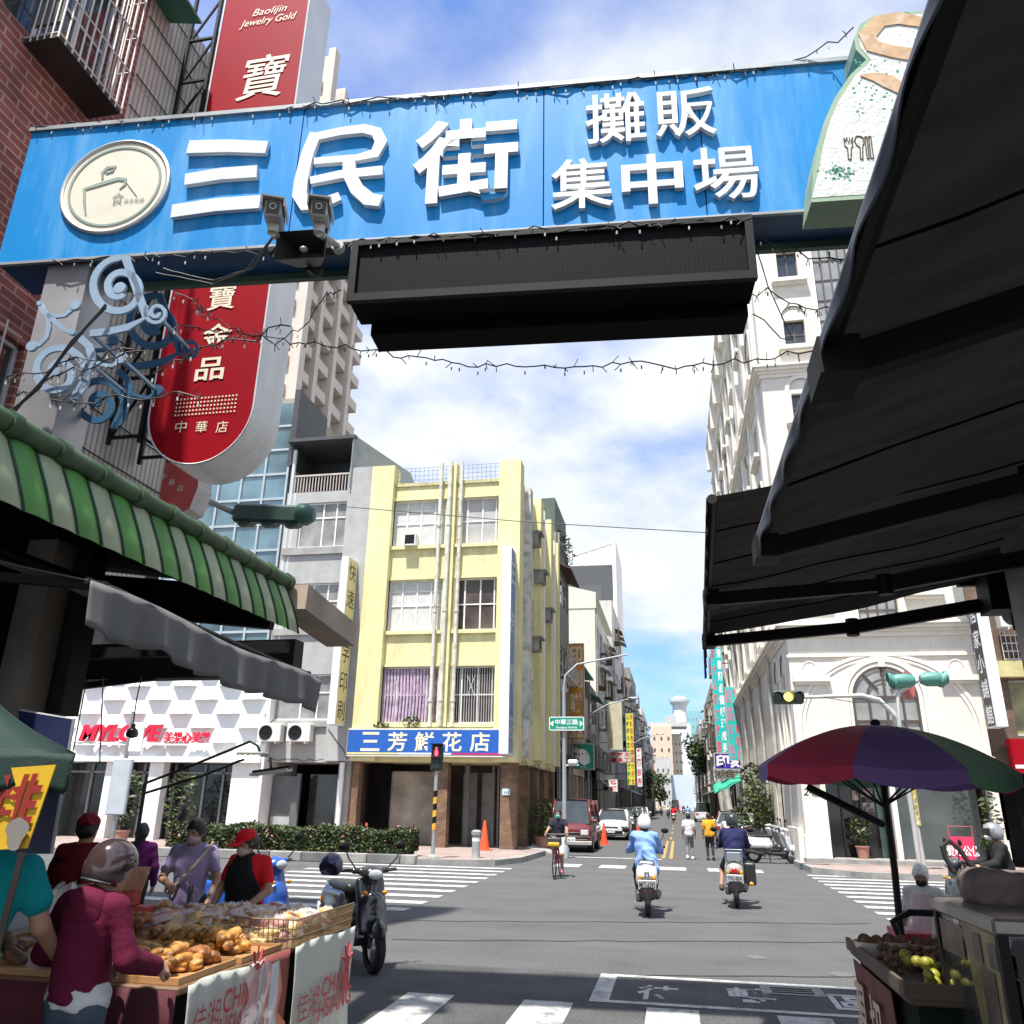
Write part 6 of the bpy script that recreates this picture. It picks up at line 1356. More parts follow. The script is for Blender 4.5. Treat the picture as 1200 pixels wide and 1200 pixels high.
def person(label, loc, rz, h, pose=None, shirt=None, sleeve=.45, pants=None, legcut=1.0, shoes=None, hair='short', hairm=None, extra=(), res=.016, hem=.84, group=None, fat=1.0, skin=SKIN, look=(0, 1, 0), wob=.006, hands=True, lookup=None, loose=.021, collar=None):
    J, k = joints(h, pose); t = thing('person', label, 'person', tuple(loc), rz, group); g = fat
    up = J['neck']-J['waist']; up = up/np.linalg.norm(up); L = V(*look); L = L/np.linalg.norm(L); hu = V(0, 0, 1)-L*L[2]; hu /= np.linalg.norm(hu); hx = np.cross(L, hu); A = np.array([hx, L, hu]); H = J['head']
    def torso(s, e):
        ax = np.array([[1, 0, 0], np.cross(up, [1, 0, 0]), up])
        s.ell(J['chest']+up*.02*k, V(.165*g+e, .105*g+e, .17+e)*k, k=.05, ax=ax); s.ell((J['waist']+J['chest'])/2, V(.145*g+e, .10*g+e, .17+e)*k, k=.06, ax=ax); s.ell(J['pel'], V(.155*g+e, .115*g+e, .14+e)*k, k=.06)
        s.cap(J['waist'], J['pel'], (.125*g+e)*k, (.13*g+e)*k, k=.05)
        for q in 'RL': s.cap(J['neck']-up*.05*k, J['sh'+q]*.92+J['chest']*.08, (.05+e*.7)*k, (.046+e*.6)*k, k=.05)
    def arm(s, e, q, f=2.0, f0=0):
        a, b, c = J['sh'+q], J['el'+q], J['wr'+q]
        b2 = a+(b-a)*min(f, 1); s.cap(a, b2, (.051*g**.3+e*.6)*k, ((.051-.011*min(f, 1))*g**.3+e)*k, k=.03)
        if f > 1: c2 = b+(c-b)*(f-1); s.cap(b, c2, (.041+e*1.2)*k, (.041-.012*(f-1)+e)*k, k=.02)
    def leg(s, e, q, f=2.0):
        a, b, c = J['hip'+q], J['kn'+q], J['an'+q]
        b2 = a+(b-a)*min(f, 1); s.cap(a, b2, (.088*g**.5+e)*k, (.088-.03*min(f, 1)+e)*k, k=.05)
        if f > 1: c2 = b+(c-b)*(f-1); s.cap(b, c2, (.056+e)*k, (.056-.018*(f-1)+e)*k, k=.03)
    B = SDF(); torso(B, -.004)
    for q in 'RL': arm(B, 0, q); leg(B, 0, q); B.cap(J['an'+q], J['to'+q], .035*k, .03*k, k=.03)
    B.cap(J['neck']-up*.05*k, H-hu*.03*k, .052*k, .05*k, k=.03)
    B.ell(H+hu*.02*k, V(.076, .094, .105)*k, ax=A); B.ell(H-hu*.055*k+L*.022*k, V(.056, .066, .065)*k, k=.04, ax=A)
    ex = []
    F_ = SDF(); f_ = lambda a, b, c: H+(hx*a+L*b+hu*c)*k
    F_.ell(f_(0, 0, .02), V(.0765, .0945, .1055)*k, ax=A); F_.ell(f_(0, .022, -.055), V(.057, .067, .066)*k, k=.04, ax=A)
    F_.cap(f_(0, .088, .018), f_(0, .108, -.022), .009*k, .014*k, k=.016); F_.ell(f_(0, .093, -.058), V(.023, .010, .008)*k, k=.01, ax=A); F_.ell(f_(0, .085, -.092), V(.022, .016, .016)*k, k=.02, ax=A)
    for s_ in (-1, 1): F_.ell(f_(s_*.078, -.005, -.005), V(.010, .022, .032)*k, k=.012, ax=A); F_.ell(f_(s_*.031, .083, .028), V(.020, .013, .008)*k, k=.012, ax=A); F_.sub(f_(s_*.031, .102, .012), V(.018, .014, .011)*k, ax=A)
    if res < .022: ex.append((F_, .0075*k))
    if hands:
        for s_, q in ((1, 'R'), (-1, 'L')):
            d = J['wr'+q]-J['el'+q]; ex.append((hand_sdf(J['wr'+q], d, -s_, k, V(-s_*.6, .3, -.6) if abs(d[2]) < .8*np.linalg.norm(d) else V(-s_, .2, 0)), .0055 if res < .018 else .009))
    b = sdf_obj(B, 'body', skin, t, res, extra=ex)
    if res < .022:
        for s_ in (-1, 1): m = M(True); m.ell(f_(s_*.031, .0865, .013), V(.013, .006, .007)*k, 10, 6, ax=A); m.build('eye', mat('eye_dark', (.03, .02, .018), .2), t, smooth=True)
    if shirt:
        s = SDF(); torso(s, loose)
        for q in 'RL': arm(s, loose*.9, q, sleeve)
        c = J['pel'].copy(); s.cut(V(c[0], c[1], (hem*k)), -up if True else 0); s.cut(J['neck']+up*.02*k, up)
        sdf_obj(s, 'shirt', shirt, t, res, wob=wob, wsc=11/k, seed=hash(label) % 50 if False else len(label))
    if collar:
        s = SDF(); s.ell(J['neck']-up*.0*k, V(.082, .075, .035)*k, ax=None); s.cut(J['neck']+up*.035*k, up); sdf_obj(s, 'collar', collar, t, .012)
    if pants:
        s = SDF(); e = .008; s.ell(J['pel'], V(.155*g+e, .115*g+e, .13+e)*k, k=.06); s.cap(J['waist'], J['pel'], (.125*g+e)*k, (.13*g+e)*k, k=.05)
        for q in 'RL': leg(s, e, q, legcut)
        s.cut(J['pel']+up*.05*k, up); sdf_obj(s, 'trousers', pants, t, res, wob=.005, wsc=12/k, seed=3)
    if shoes:
        for q in 'RL':
            s = SDF(); s.cap(J['an'+q]+V(0, -.035, -.045)*k, J['to'+q]+V(0, .02, 0)*k, .043*k, .038*k, k=.02); s.cap(J['an'+q], J['an'+q]+V(0, 0, -.04)*k, .045*k, .045*k, k=.03); s.cut(V(0, 0, min(J['an'+q][2], J['to'+q][2])-.082*k), V(0, 0, -1)); sdf_obj(s, 'shoe', shoes, t, .014)
    hm = hairm or HAIRB
    if hair in ('short', 'long', 'bob', 'pony'):
        s = SDF(); s.ell(f_(0, -.008, .035), V(.086, .104, .105)*k, ax=A); s.ell(f_(0, -.03, -.01), V(.082, .078, .085)*k, k=.04, ax=A)
        s.sub(f_(0, .12, -.035), V(.085, .10, .085)*k, ax=A)
        if hair in ('long', 'bob'): s.cap(f_(0, -.06, 0), f_(0, -.075, -.14 if hair == 'bob' else -.3), .075*k, .05*k, k=.04)
        if hair == 'pony': s.ell(f_(0, -.12, -.02), V(.04, .05, .075)*k, k=.03, ax=A)
        sdf_obj(s, 'hair', hm, t, .011, wob=.004, wsc=30)
    return t, J, f_, A, k
def helmet(t, f_, A, k, mt, visor=None, full=False, open_=.0):
    s = SDF(); s.ell(f_(0, -.008, .035), V(.118, .138, .125)*k, ax=A); s.ell(f_(0, -.03, -.03), V(.112, .115, .10)*k, k=.04, ax=A)
    s.sub(f_(0, .14, -.04), V(.12, .12, .085)*k, ax=A); s.cut(f_(0, 0, -.085), -A[2]); o = sdf_obj(s, 'helmet', mt, t, .011)
    m = M(True); pts = [f_(.121*math.sin(a), -.008+.141*math.cos(a), -.068-.012*math.cos(a)) for a in [2.2+i*(2*PI-4.4)/16-PI for i in range(17)]]; pts = [f_(.117*math.sin(a)*1.0, -.02-.118*math.cos(a), -.078) for a in [-1.5+3.0*i/16 for i in range(17)]]; m.tube(pts, .007*k, 6); m.build('helmet_rim', mat('rim_rubber', (.02, .02, .02), .6), o, smooth=True)
    if visor: 
        m = M(True); m.grid(lambda u, v: f_(.125*math.sin((u-.5)*2.4), .02+.125*math.cos((u-.5)*2.4)+.006, .075-.10*v), 14, 6); m.build('visor', visor, o, smooth=2)
    return o
def mask(t, f_, A, k, mt):
    s = SDF(); s.ell(f_(0, .05, -.055), V(.064, .068, .052)*k, ax=A); s.cap(f_(0, .1, -.02), f_(0, .103, -.05), .012*k, .014*k, k=.03); s.cut(f_(0, .02, 0), -A[1]); sdf_obj(s, 'face_mask', mt, t, .008)
    m = M(True)
    for s_ in (-1, 1): m.tube([f_(s_*.055, .06, -.03), f_(s_*.08, -.005, .005)], .0025, 4); m.tube([f_(s_*.055, .055, -.08), f_(s_*.08, -.005, -.03)], .0025, 4)
    m.build('mask_strap', WHITES, t)

def pyz(px, py, y): q = P(px, py, y); return q
SEAT = dict(pel=(0, 0, .80), waist=(0, .02, .94), chest=(0, .05, 1.14), neck=(0, .06, 1.31), head=(0, .10, 1.45), shR=(.18, .05, 1.26), shL=(-.18, .05, 1.26), elR=(.23, .20, 1.04), elL=(-.23, .20, 1.04), wrR=(.28, .44, 1.0), wrL=(-.30, .44, 1.0),
            hipR=(.10, .02, .80), hipL=(-.10, .02, .80), knR=(.17, .40, .68), knL=(-.17, .40, .68), anR=(.15, .36, .34), anL=(-.15, .36, .34))
# ---- customers and sellers around the bread stall
t, J, f_, A, k = person('woman seen from behind in maroon hoodie, jeans and shiny brown helmet at the bread table', (-2.84, 3.93, 0), R_(-10), 1.52,
    dict(elR=(.26, .03, 1.13), wrR=(.25, .27, 1.06), elL=(-.29, .0, 1.13), wrL=(-.16, .24, 1.05), neck=(0, .02, 1.43), head=(.02, .07, 1.56)), cloth('maroon', (.10, .004, .026)), 1.95, cloth('denim', (.05, .075, .11), grime=.5, gcol=(.14, .18, .22), gscale=5), 1.98, BLACK, hair='none', res=.013, hem=.92, fat=.92, look=(.35, .9, -.25), wob=.0045, loose=.022)
helmet(t, f_, A, k, mat('helmet_brown', (.045, .028, .028), .15, var=.1, coat=.8))
s = SDF(); s.ell(J['neck']+V(0, -.07, -.08), V(.13, .06, .10)); s.ell(J['neck']+V(0, -.05, -.0), V(.10, .08, .05), k=.05); sdf_obj(s, 'hood', cloth('maroon', (.10, .004, .026)), t, .013, wob=.006, wsc=16)
s = SDF(); s.ell(J['pel']+V(0, 0, .0), V(.164, .125, .15)); s.cut(J['pel']+V(0, 0, .08), V(0, 0, 1)); s.cut(J['pel']+V(0, 0, -.02), V(-.12, 0, -1)); sdf_obj(s, 'undershirt', cloth('grey_white', (.5, .5, .5)), t, .013, wob=.006, wsc=20)
t, J, f_, A, k = person('person in turquoise T shirt reaching down to the bread, leftmost at the table', (-3.2, 3.55, 0), R_(6), 1.76,
    dict(chest=(0, .06, 1.26), neck=(0, .12, 1.42), head=(0, .17, 1.54), shR=(.19, .09, 1.36), shL=(-.19, .09, 1.36), elR=(.25, .16, 1.12), wrR=(.24, .36, .96), elL=(-.26, .2, 1.12), wrL=(-.2, .38, 1.0)), cloth('turquoise', (.0, .24, .26)), .55, cloth('dark_trousers', (.03, .03, .035)), 1.95, BLACK, res=.013, hem=.72, fat=.98, look=(0, .9, -.4), loose=.026, wob=.005)
q = P(105, 948, 6.6)
t, J, f_, A, k = person('bread seller in dark red shirt with orange collar and red headscarf seen from behind', (-4.95, 6.6, 0), R_(15), 1.58, dict(elR=(.27, .06, 1.14), wrR=(.2, .25, 1.0), elL=(-.27, .05, 1.14), wrL=(-.2, .25, 1.0)), cloth('dark_red', (.16, .01, .014)), .9, cloth('dark_trousers', (.03, .03, .035)), 1.95, BLACK, fat=1.25, look=(.2, .9, -.1), collar=cloth('orange', (.72, .16, .02)))
s = SDF(); s.ell(f_(0, -.01, .055), V(.095, .112, .09)*k, ax=A); s.cut(f_(0, 0, .03), -A[2]+A[1]*.5); s.ell(f_(.06, -.10, .05), V(.03, .03, .025), k=.02); sdf_obj(s, 'headscarf', cloth('crimson', (.22, .012, .03)), t, .012, wob=.005, wsc=30)
m = M(True); m.tube([J['neck']+V(.09, .02, .0), J['chest']+V(.12, -.135, .0), J['pel']+V(-.05, -.16, .02)], .022, 6); m.tube([J['chest']+V(-.18, -.1, .05), J['chest']+V(.17, -.115, .05)], .02, 6); m.build('apron_strap', BLACK, t)
t, J, f_, A, k = person('person in purple jacket half hidden behind the brown helmet', (-6.37, 9.5, 0), R_(30), 1.42, None, cloth('purple', (.10, .01, .10)), 1.95, cloth('dark_trousers', (.03, .03, .035)), 1.95, BLACK, hair='bob', res=.02)
t, J, f_, A, k = person('woman in lilac polo shirt with pink mask holding tongs behind the bread', (-4.52, 7.6, 0), R_(198), 1.545,
    dict(elR=(.27, .04, 1.12), wrR=(.14, .27, 1.08), elL=(-.27, .03, 1.12), wrL=(-.25, .2, .93), head=(0, .05, 1.57)), cloth('lilac', (.33, .27, .45)), .62, cloth('dark_trousers', (.03, .03, .035)), 1.95, BLACK, res=.015, look=(.35, 1, -.3), collar=cloth('black_collar', (.02, .02, .025)))
mask(t, f_, A, k, cloth('pale_pink_mask', (.55, .38, .40)))
m = M(True); m.tube([J['shL']+V(-.02, .05, .08), J['chest']+V(-.05, .15, -.02), J['pel']+V(.16, .12, .05)], .014, 6); m.build('bag_strap', cloth('strap_cream', (.6, .5, .4)), t)
tg = thing('tongs', 'black handled serving tongs held upright over the bread', 'tongs', tuple(P(216, 1090, 7.4)))
m = M(); a, b = P(222, 1040, 7.1), P(214, 1101, 6.2); m.tube([a, (np.array(a)+b)/2, b], [.012, .014, .02], 7); m.tube([np.array(a)+[.03, 0, .01], (np.array(a)+b)/2+[.02, 0, 0], b], .01, 6); m.build('tong_arms', BLACK, tg, smooth=True)
t, J, f_, A, k = person('seller in red cap, red shirt and black apron packing bread', (-3.70, 7.15, 0), R_(172), 1.49,
    dict(elR=(.27, .05, 1.13), wrR=(.18, .26, 1.0), elL=(-.30, .08, 1.14), wrL=(-.2, .34, .98), chest=(0, .03, 1.27), neck=(0, .04, 1.43), head=(0, .10, 1.56)), cloth('bright_red', (.62, .012, .02)), .62, cloth('dark_trousers', (.03, .03, .035)), 1.95, BLACK, res=.015, look=(.15, 1, -.35), hair='pony', collar=cloth('orange', (.72, .16, .02)), fat=1.08)
s = SDF(); s.ell(f_(0, -.0, .055), V(.092, .11, .085)*k, ax=A); s.cut(f_(0, 0, .04), -A[2]); s.rbox(f_(0, .15, .045), V(.06, .05, .003)*k, .005, ax=A, k=.02); sdf_obj(s, 'cap', cloth('cap_red', (.66, .012, .02)), t, .009)
mask(t, f_, A, k, cloth('grey_mask', (.45, .36, .35)))
s = SDF(); s.ell(J['chest']+V(0, .01, .0), V(.20, .150, .19), k=.05); s.ell((J['waist']+J['chest'])/2, V(.185, .150, .18), k=.06); s.ell(J['pel']+V(0, .01, -.02), V(.20, .165, .22), k=.06); s.cut(J['pel']+V(0, .03, 0), V(0, -1, 0)); s.cut(J['chest']+V(.13, 0, 0), V(1, 0, .35)); s.cut(J['chest']-V(.13, 0, 0), V(-1, 0, .35)); s.cut(J['pel']+V(0, 0, -.2), V(0, 0, -1)); s.cap(J['chest']+V(.1, .13, .06), J['neck']+V(.085, .0, .0), .015, .015); s.cap(J['chest']+V(-.1, .13, .06), J['neck']+V(-.085, .0, .0), .015, .015); sdf_obj(s, 'apron', cloth('black_apron', (.012, .012, .014)), t, .013, wob=.003)
t, J, f_, A, k = person('old white haired person in white shirt and black mask behind the fruit cart', (2.14, 8.6, 0), R_(155), 1.27/1.0, None, cloth('white', (.62, .62, .62)), .6, cloth('grey_trousers', (.2, .2, .2)), 1.95, BLACK, hairm=HAIRW, res=.014, look=(-.1, 1, -.45), skin=mat('skin_tanned', (.27, .15, .10), .6))
mask(t, f_, A, k, cloth('black_mask', (.015, .015, .02)))
# ---- far people
t, J, f_, A, k = person('pedestrian in white shirt and grey trousers walking away, left of the trio', (.33, 30.2, 0), 0, 1.45, dict(knR=(.1, .1, .5), anL=(-.1, -.16, .12)), cloth('white', (.62, .62, .62)), .6, cloth('grey_trousers', (.2, .2, .2)), 1.95, WHITES, res=.022)
t, J, f_, A, k = person('pedestrian in yellow orange shirt and black trousers walking away', (1.0, 30.0, 0), 0, 1.47, dict(knL=(-.1, .1, .5), anR=(.1, -.14, .12)), cloth('yellow_orange', (.72, .33, .02)), .6, cloth('dark_trousers', (.03, .03, .035)), 1.95, BLACK, res=.022, fat=1.1)
t, J, f_, A, k = person('pedestrian all in cream pushing a wheeled walker away from the crossing', (1.62, 30.0, 0), R_(-8), 1.43, dict(elR=(.28, .08, 1.12), wrR=(.24, .36, 1.0), elL=(-.26, .08, 1.12), wrL=(-.2, .36, 1.0), anL=(-.1, -.12, .12)), cloth('cream', (.66, .60, .50)), 1.9, cloth('cream', (.66, .60, .50)), 1.95, WHITES, res=.022)
wc = thing('walker', 'black wheeled walker frame pushed by the pedestrian in cream', 'walker', (1.95, 30.4, 0))
m = M(True)
for x in (-.22, .22): m.tube([(x, -.1, .98), (x, .1, .6), (x, -.2, .12)], .016, 6); m.tube([(x, .1, .6), (x, .3, .12)], .016, 6)
m.tube([(-.22, .1, .6), (.22, .1, .6)], .015, 6); m.build('frame', BLACK, wc, smooth=True)
for x, y in ((.24, -.2), (-.24, -.2), (.24, .3), (-.24, .3)): m = M(True); m.lathe((x, y, .16), [(.02, -.02), (.15, -.02), (.16, 0), (.15, .02), (.02, .02)], 16, ax=((0, 1, 0), (0, 0, 1), (1, 0, 0))); m.build('wheel', RUBBER, wc, smooth=True)
t, J, f_, A, k = person('person in black top carrying a pale bag in front of the salon window', (-16.2, 26.2, .15), R_(100), 1.55, None, cloth('black_top', (.02, .02, .022)), 1.9, cloth('dark_trousers', (.03, .03, .035)), 1.95, WHITES, res=.024)
s = SDF(); s.rbox(V(.28, .05, .62), V(.05, .12, .15), .02); sdf_obj(s, 'shoulder_bag', cloth('bag_pale', (.6, .55, .5)), t, .02)

# ================================================================== scooters
SCB = mat('scooter_black_plastic', (.018, .018, .02), .4, var=.15); CHROME = mat('chrome', (.62, .62, .62), .15, 1.0, var=.05); REDL = mat('tail_light_red', (.45, .01, .01), .2, coat=.5); LENS = mat('clear_lens', (.5, .52, .55), .1, spec=.8); AMBER = mat('amber_lens', (.7, .28, .02), .25)
def scooter(label, loc, rz, body, group=None, plate=None, res=.02, lean=0, seatm=None, rack=False, box=None, rear=None, lower=None, mirrors=True, scale=1.0, big=False, stand=True):
    t = thing('scooter', label, 'scooter', tuple(loc), rz, group); t.rotation_euler = (0, lean, rz); t.scale = (scale,)*3
    for y in (-.62, .62):
        m = M(True); m.lathe((0, y, .25), [(.15, -.045), (.22, -.05), (.25, -.025), (.25, .025), (.22, .05), (.15, .045)], 24, ax=((0, 1, 0), (0, 0, 1), (1, 0, 0)), cap=False); w = m.build('wheel', RUBBER, t, smooth=True)
        m = M(True); m.lathe((0, y, .25), [(.02, -.05), (.05, -.045), (.15, -.03), (.155, .03), (.05, .045), (.02, .05)], 18, ax=((0, 1, 0), (0, 0, 1), (1, 0, 0))); m.build('rim', CHROME, w, smooth=True)
    s = SDF(); s.rbox(V(0, -.45, .62), V(.10, .30, .09), .06, k=.06); s.ell(V(0, -.72, .64), V(.15, .22, .14), k=.08); s.cap(V(0, -.20, .45), V(0, -.10, .55), .13, .12, k=.06); s.ell(V(0, -.5, .55), V(.17, .34, .13), k=.08); sdf_obj(s, 'rear_body', body, t, res)
    s = SDF(); s.rbox(V(0, .12, .29), V(.14, .26, .02), .025, k=.03); s.rbox(V(0, -.35, .38), V(.10, .22, .07), .04, k=.06); s.cap(V(0, -.62, .3), V(0, -.3, .33), .06, .09, k=.05); sdf_obj(s, 'floor_board', lower or SCB, t, res)
    s = SDF(); ta = np.array([[1, 0, 0], [0, .93, .36], [0, -.36, .93]]); s.rbox(V(0, .45, .66), V(.13, .015, .26), .04, ax=ta, k=.05); s.ell(V(0, .50, .60), V(.15, .09, .22), k=.06); s.cap(V(0, .52, .5), V(0, .62, .44), .09, .07, k=.06); sdf_obj(s, 'leg_shield', body, t, res)
    s = SDF(); s.ell(V(0, .42, .99), V(.13, .11, .08)); s.cap(V(-.2, .36, 1.02), V(.2, .36, 1.02), .035, .035, k=.05); s.cap(V(0, .45, .8), V(0, .42, .98), .07, .08, k=.05); sdf_obj(s, 'handlebar_cover', body, t, res)
    s = SDF(); s.ell(V(0, .62, .40), V(.075, .26, .16)); s.cut(V(0, .6, .36), V(0, 0, -1)); s.sub(V(0, .62, .25), V(.06, .27, .27)); sdf_obj(s, 'front_fender', body, t, res)
    s = SDF(); s.rbox(V(0, -.34, .80), V(.10, .30, .018), .035, k=.04); s.rbox(V(0, -.12, .79), V(.08, .1, .012), .035, k=.04); sdf_obj(s, 'seat', seatm or SCB, t, res)
    for sg in (-1, 1):
        m = M(True); m.tube([(sg*.18, .37, 1.02), (sg*.34, .30, 1.02)], .019, 8); m.tube([(sg*.2, .42, 1.02), (sg*.33, .385, 1.015)], .006, 5); m.build('grip', RUBBER, t, smooth=True)
        if mirrors:
            m = M(True); m.tube([(sg*.2, .4, 1.05), (sg*.30, .42, 1.16), (sg*.33, .40, 1.24)], .008, 6); m.ell((sg*.35, .40, 1.29), (.068, .022, .046), 14, 8); m.build('mirror', BLACK, t, smooth=True)
        m = M(True); m.tube([(sg*.05, .62, .25), (sg*.06, .55, .5)], .022, 8); m.build('fork', SCB, t, smooth=True)
        m = M(True); m.ell((sg*.12, .545, .80), (.035, .02, .025), 10, 6); m.build('indicator', AMBER, t, smooth=True)
        m = M(True); m.ell((sg*.115, -.89, .60), (.03, .03, .05), 10, 6); m.build('indicator', AMBER, t, smooth=True)
    m = M(True); m.ell((0, .525, .985), (.085, .03, .055), 14, 8); m.build('headlight', LENS, t, smooth=True)
    m = M(True); m.ell((0, -.925, .63), (.06, .025, .055), 12, 8) if rear is None else m.box((0, -.93, .40), (.11, .03, .05), bev=.008); m.build('tail_light', REDL, t, smooth=rear is None)
    if rear is not None: s = SDF(); s.rbox(V(0, -.915, .645), V(.03, .008, .05), .015); sdf_obj(s, 'badge', CHROME, t, .012)
    s = SDF(); s.rbox(V(0, -.80, .42), V(.10, .10, .10), .04); s.cap(V(0, -.86, .4), V(0, -.92, .22), .07, .05, k=.05); sdf_obj(s, 'rear_fender', SCB, t, res)
    m = M(True); m.box((0, -.945, .50), (.29, .012, .15), ax=((1, 0, 0), (0, .96, .27), (0, -.27, .96)), bev=.004); p_ = m.build('number_plate', WHITES, t)
    if plate: text(plate, (0, -.957, .50), (1, 0, 0), (0, -.27, .96), .25, .085, mat('plate_black', (.03, .03, .035), .6), p_, bold=.012, local=True)
    m = M(True); m.tube([(.13, -.3, .28), (.16, -.5, .3), (.17, -.88, .38)], [.03, .055, .06], 10); m.build('exhaust', mat('exhaust_dark', (.06, .06, .06), .4, .5), t, smooth=True)
    s = SDF(); s.rbox(V(-.13, -.5, .30), V(.03, .2, .05), .03); sdf_obj(s, 'engine_case', mat('engine_grey', (.10, .10, .10), .5, .3), t, res)
    m = M(True); m.tube([(-.12, -.5, .76), (-.12, -.72, .80), (-.1, -.80, .82), (.1, -.80, .82), (.12, -.72, .80), (.12, -.5, .76)], .016, 8); m.build('grab_rail', CHROME, t, smooth=True)
    if rack: m = M(True); m.tube([(-.14, -.84, .78), (-.15, -.86, .98), (.15, -.86, .98), (.14, -.84, .78)], .014, 8); m.box((0, -.85, .87), (.26, .03, .15), bev=.01); m.build('luggage_rack', mat('rack_grey', (.3, .33, .36), .4, .5), t)
    if box: s = SDF(); s.rbox(V(.27, -.62, .58), V(.06, .15, .15), .04); sdf_obj(s, 'side_box', SCB, t, res); m = M(True); m.ell((.28, -.83, .42), (.04, .02, .035), 10, 6); m.build('reflector', AMBER, t, smooth=True)
    if stand: m = M(True); m.tube([(-.1, -.1, .25), (-.22, -.05, .02)], .014, 6); m.build('kick_stand', SCB, t)
    return t
WHB = mat('scooter_white', (.72, .73, .74), .25, var=.03, coat=.6)
q = G(758, 1074); scooter('white retro scooter ridden away by the woman in the blue shirt', (q[0], q[1]+.62, 0), R_(2.2), WHB, plate='MFT-6292', res=.016, rear=1, stand=False)
t, J, f_, A, k = person('scooter rider in billowing light blue shirt and white helmet with dark hair seen from behind', (q[0], q[1]+.32, 0), R_(2.2), 1.66, SEAT, cloth('sky_blue', (.22, .36, .72)), 1.9, cloth('dark_trousers', (.03, .03, .035)), 1.95, BLACK, hair='bob', res=.016, hem=.70, loose=.035, wob=.013)
helmet(t, f_, A, k, mat('helmet_white', (.70, .71, .73), .3, coat=.4))
s = SDF(); s.cap(J['waist']+V(.02, -.12, .05), J['pel']+V(.12, -.26, -.06), .10, .07); s.cap(J['waist']+V(.1, -.08, .05), J['pel']+V(.2, -.2, -.1), .06, .03, k=.06); sdf_obj(s, 'shirt_tail', cloth('sky_blue', (.22, .36, .72)), t, .014, wob=.012, wsc=16)
q = G(865, 1064); scooter('grey scooter with luggage rack and black side box ridden away by the man in navy', (q[0]+.02, q[1]+.62, 0), R_(-3.4), mat('scooter_beige', (.33, .32, .30), .35, coat=.4), plate='792-BJA', res=.018, rack=True, box=True, stand=False)
t, J, f_, A, k = person('scooter rider in navy shirt and black helmet seen from behind', (q[0]+.02, q[1]+.36, 0), R_(-3.4), 1.70, dict(SEAT, knL=(-.24, .3, .62), anL=(-.27, .12, .32)), cloth('navy', (.018, .02, .075)), 1.6, cloth('dark_shorts', (.03, .03, .035)), 1.0, mat('brown_sandal', (.09, .05, .03), .7), hair='short', res=.017, hem=.72, loose=.03, fat=1.12, wob=.009)
helmet(t, f_, A, k, mat('helmet_black', (.025, .026, .03), .35, coat=.3))
# right hand rider, side on
q = P(1163, 958, 13.5); scooter('dark grey scooter standing side on at the right edge before the shop', (4.35, 13.9, 0), R_(90), mat('scooter_dark', (.05, .06, .065), .25, coat=.6), res=.02)
t, J, f_, A, k = person('rider all in black with silver helmet sitting side on at the right edge', (4.62, 13.9, 0), R_(90), 1.66, SEAT, cloth('black_top', (.02, .02, .022)), 1.9, cloth('dark_trousers', (.03, .03, .035)), 1.95, BLACK, res=.017)
helmet(t, f_, A, k, mat('helmet_silver', (.42, .43, .44), .25, .6), visor=mat('dark_visor', (.03, .03, .03), .1))
mask(t, f_, A, k, WHITES)
# scooters behind the bread stall
s1 = scooter('black scooter parked behind the bread table with a navy helmet on its mirror', (-3.66, 9.72, 0), R_(-138), mat('scooter_gloss_black', (.022, .024, .028), .22, coat=.7), res=.014, scale=.97)
hq = P(388, 1014, 9.0); hh = thing('helmet', 'navy open face helmet hanging on the black scooter mirror', 'helmet', tuple(hq))
s = SDF(); s.ell(V(0, 0, 0), V(.125, .14, .13)); s.sub(V(.0, -.12, -.07), V(.11, .12, .10)); s.cut(V(0, 0, -.1), V(0, 0, -1)); sdf_obj(s, 'shell', mat('helmet_navy', (.022, .024, .07), .3, coat=.5), hh, .011)
scooter('blue scooter with grey windscreen parked behind the red capped seller', (-5.15, 10.0, 0), R_(-112), mat('scooter_blue', (.02, .09, .42), .3, coat=.5), res=.018)
# parked row on the right side of the side street
for i, (x, y, r, lab, mt) in enumerate(((2.95, 29.4, -82, 'white scooter parked side on at the foot of the cream building', WHB), (3.0, 31.6, -75, 'second parked scooter behind the white one', mat('scooter_silver', (.42, .44, .45), .3, .3)), (3.1, 33.4, -70, 'third parked scooter nearer the bushes', mat('scooter_beige', (.33, .32, .30))), (3.1, 35.2, -70, 'farthest parked scooter in the row by the bushes', WHB))):
    scooter(lab, (x, y, 0), R_(r), mt, group='scooters parked by the cream building', res=.024)
# riders far down the street, a copy of one far rider pair
rn = random.Random(4)
for i, (px, py, y, mt, lab) in enumerate(((789, 966, 85, cloth('bright_red', (.62, .012, .02)), 'distant scooter rider in red near the centre line'), (783, 960, 110, cloth('white', (.62, .62, .62)), 'distant scooter rider in white left of the centre line'), (806, 962, 100, cloth('sky_blue', (.22, .36, .72)), 'distant scooter rider in pale blue right of the trio'), (775, 957, 130, cloth('yellow_orange', (.72, .33, .02)), 'tiny distant scooter rider in yellow'), (801, 955, 150, cloth('dark_red', (.16, .01, .014)), 'tiny distant scooter rider in dark red'))):
    q = G(px, py); x = P(px, 950, y)[0]
    st = scooter(lab.replace('distant scooter rider', 'distant scooter under the rider'), (x, y, 0), PI if i % 2 else 0, SCB, res=.04)
    person(lab, (x, y-.3*(-1 if i % 2 else 1), 0), PI if i % 2 else 0, 1.66, SEAT, mt, 1.5, cloth('dark_trousers', (.03, .03, .035)), 1.95, None, hair='short', res=.035, hands=False)
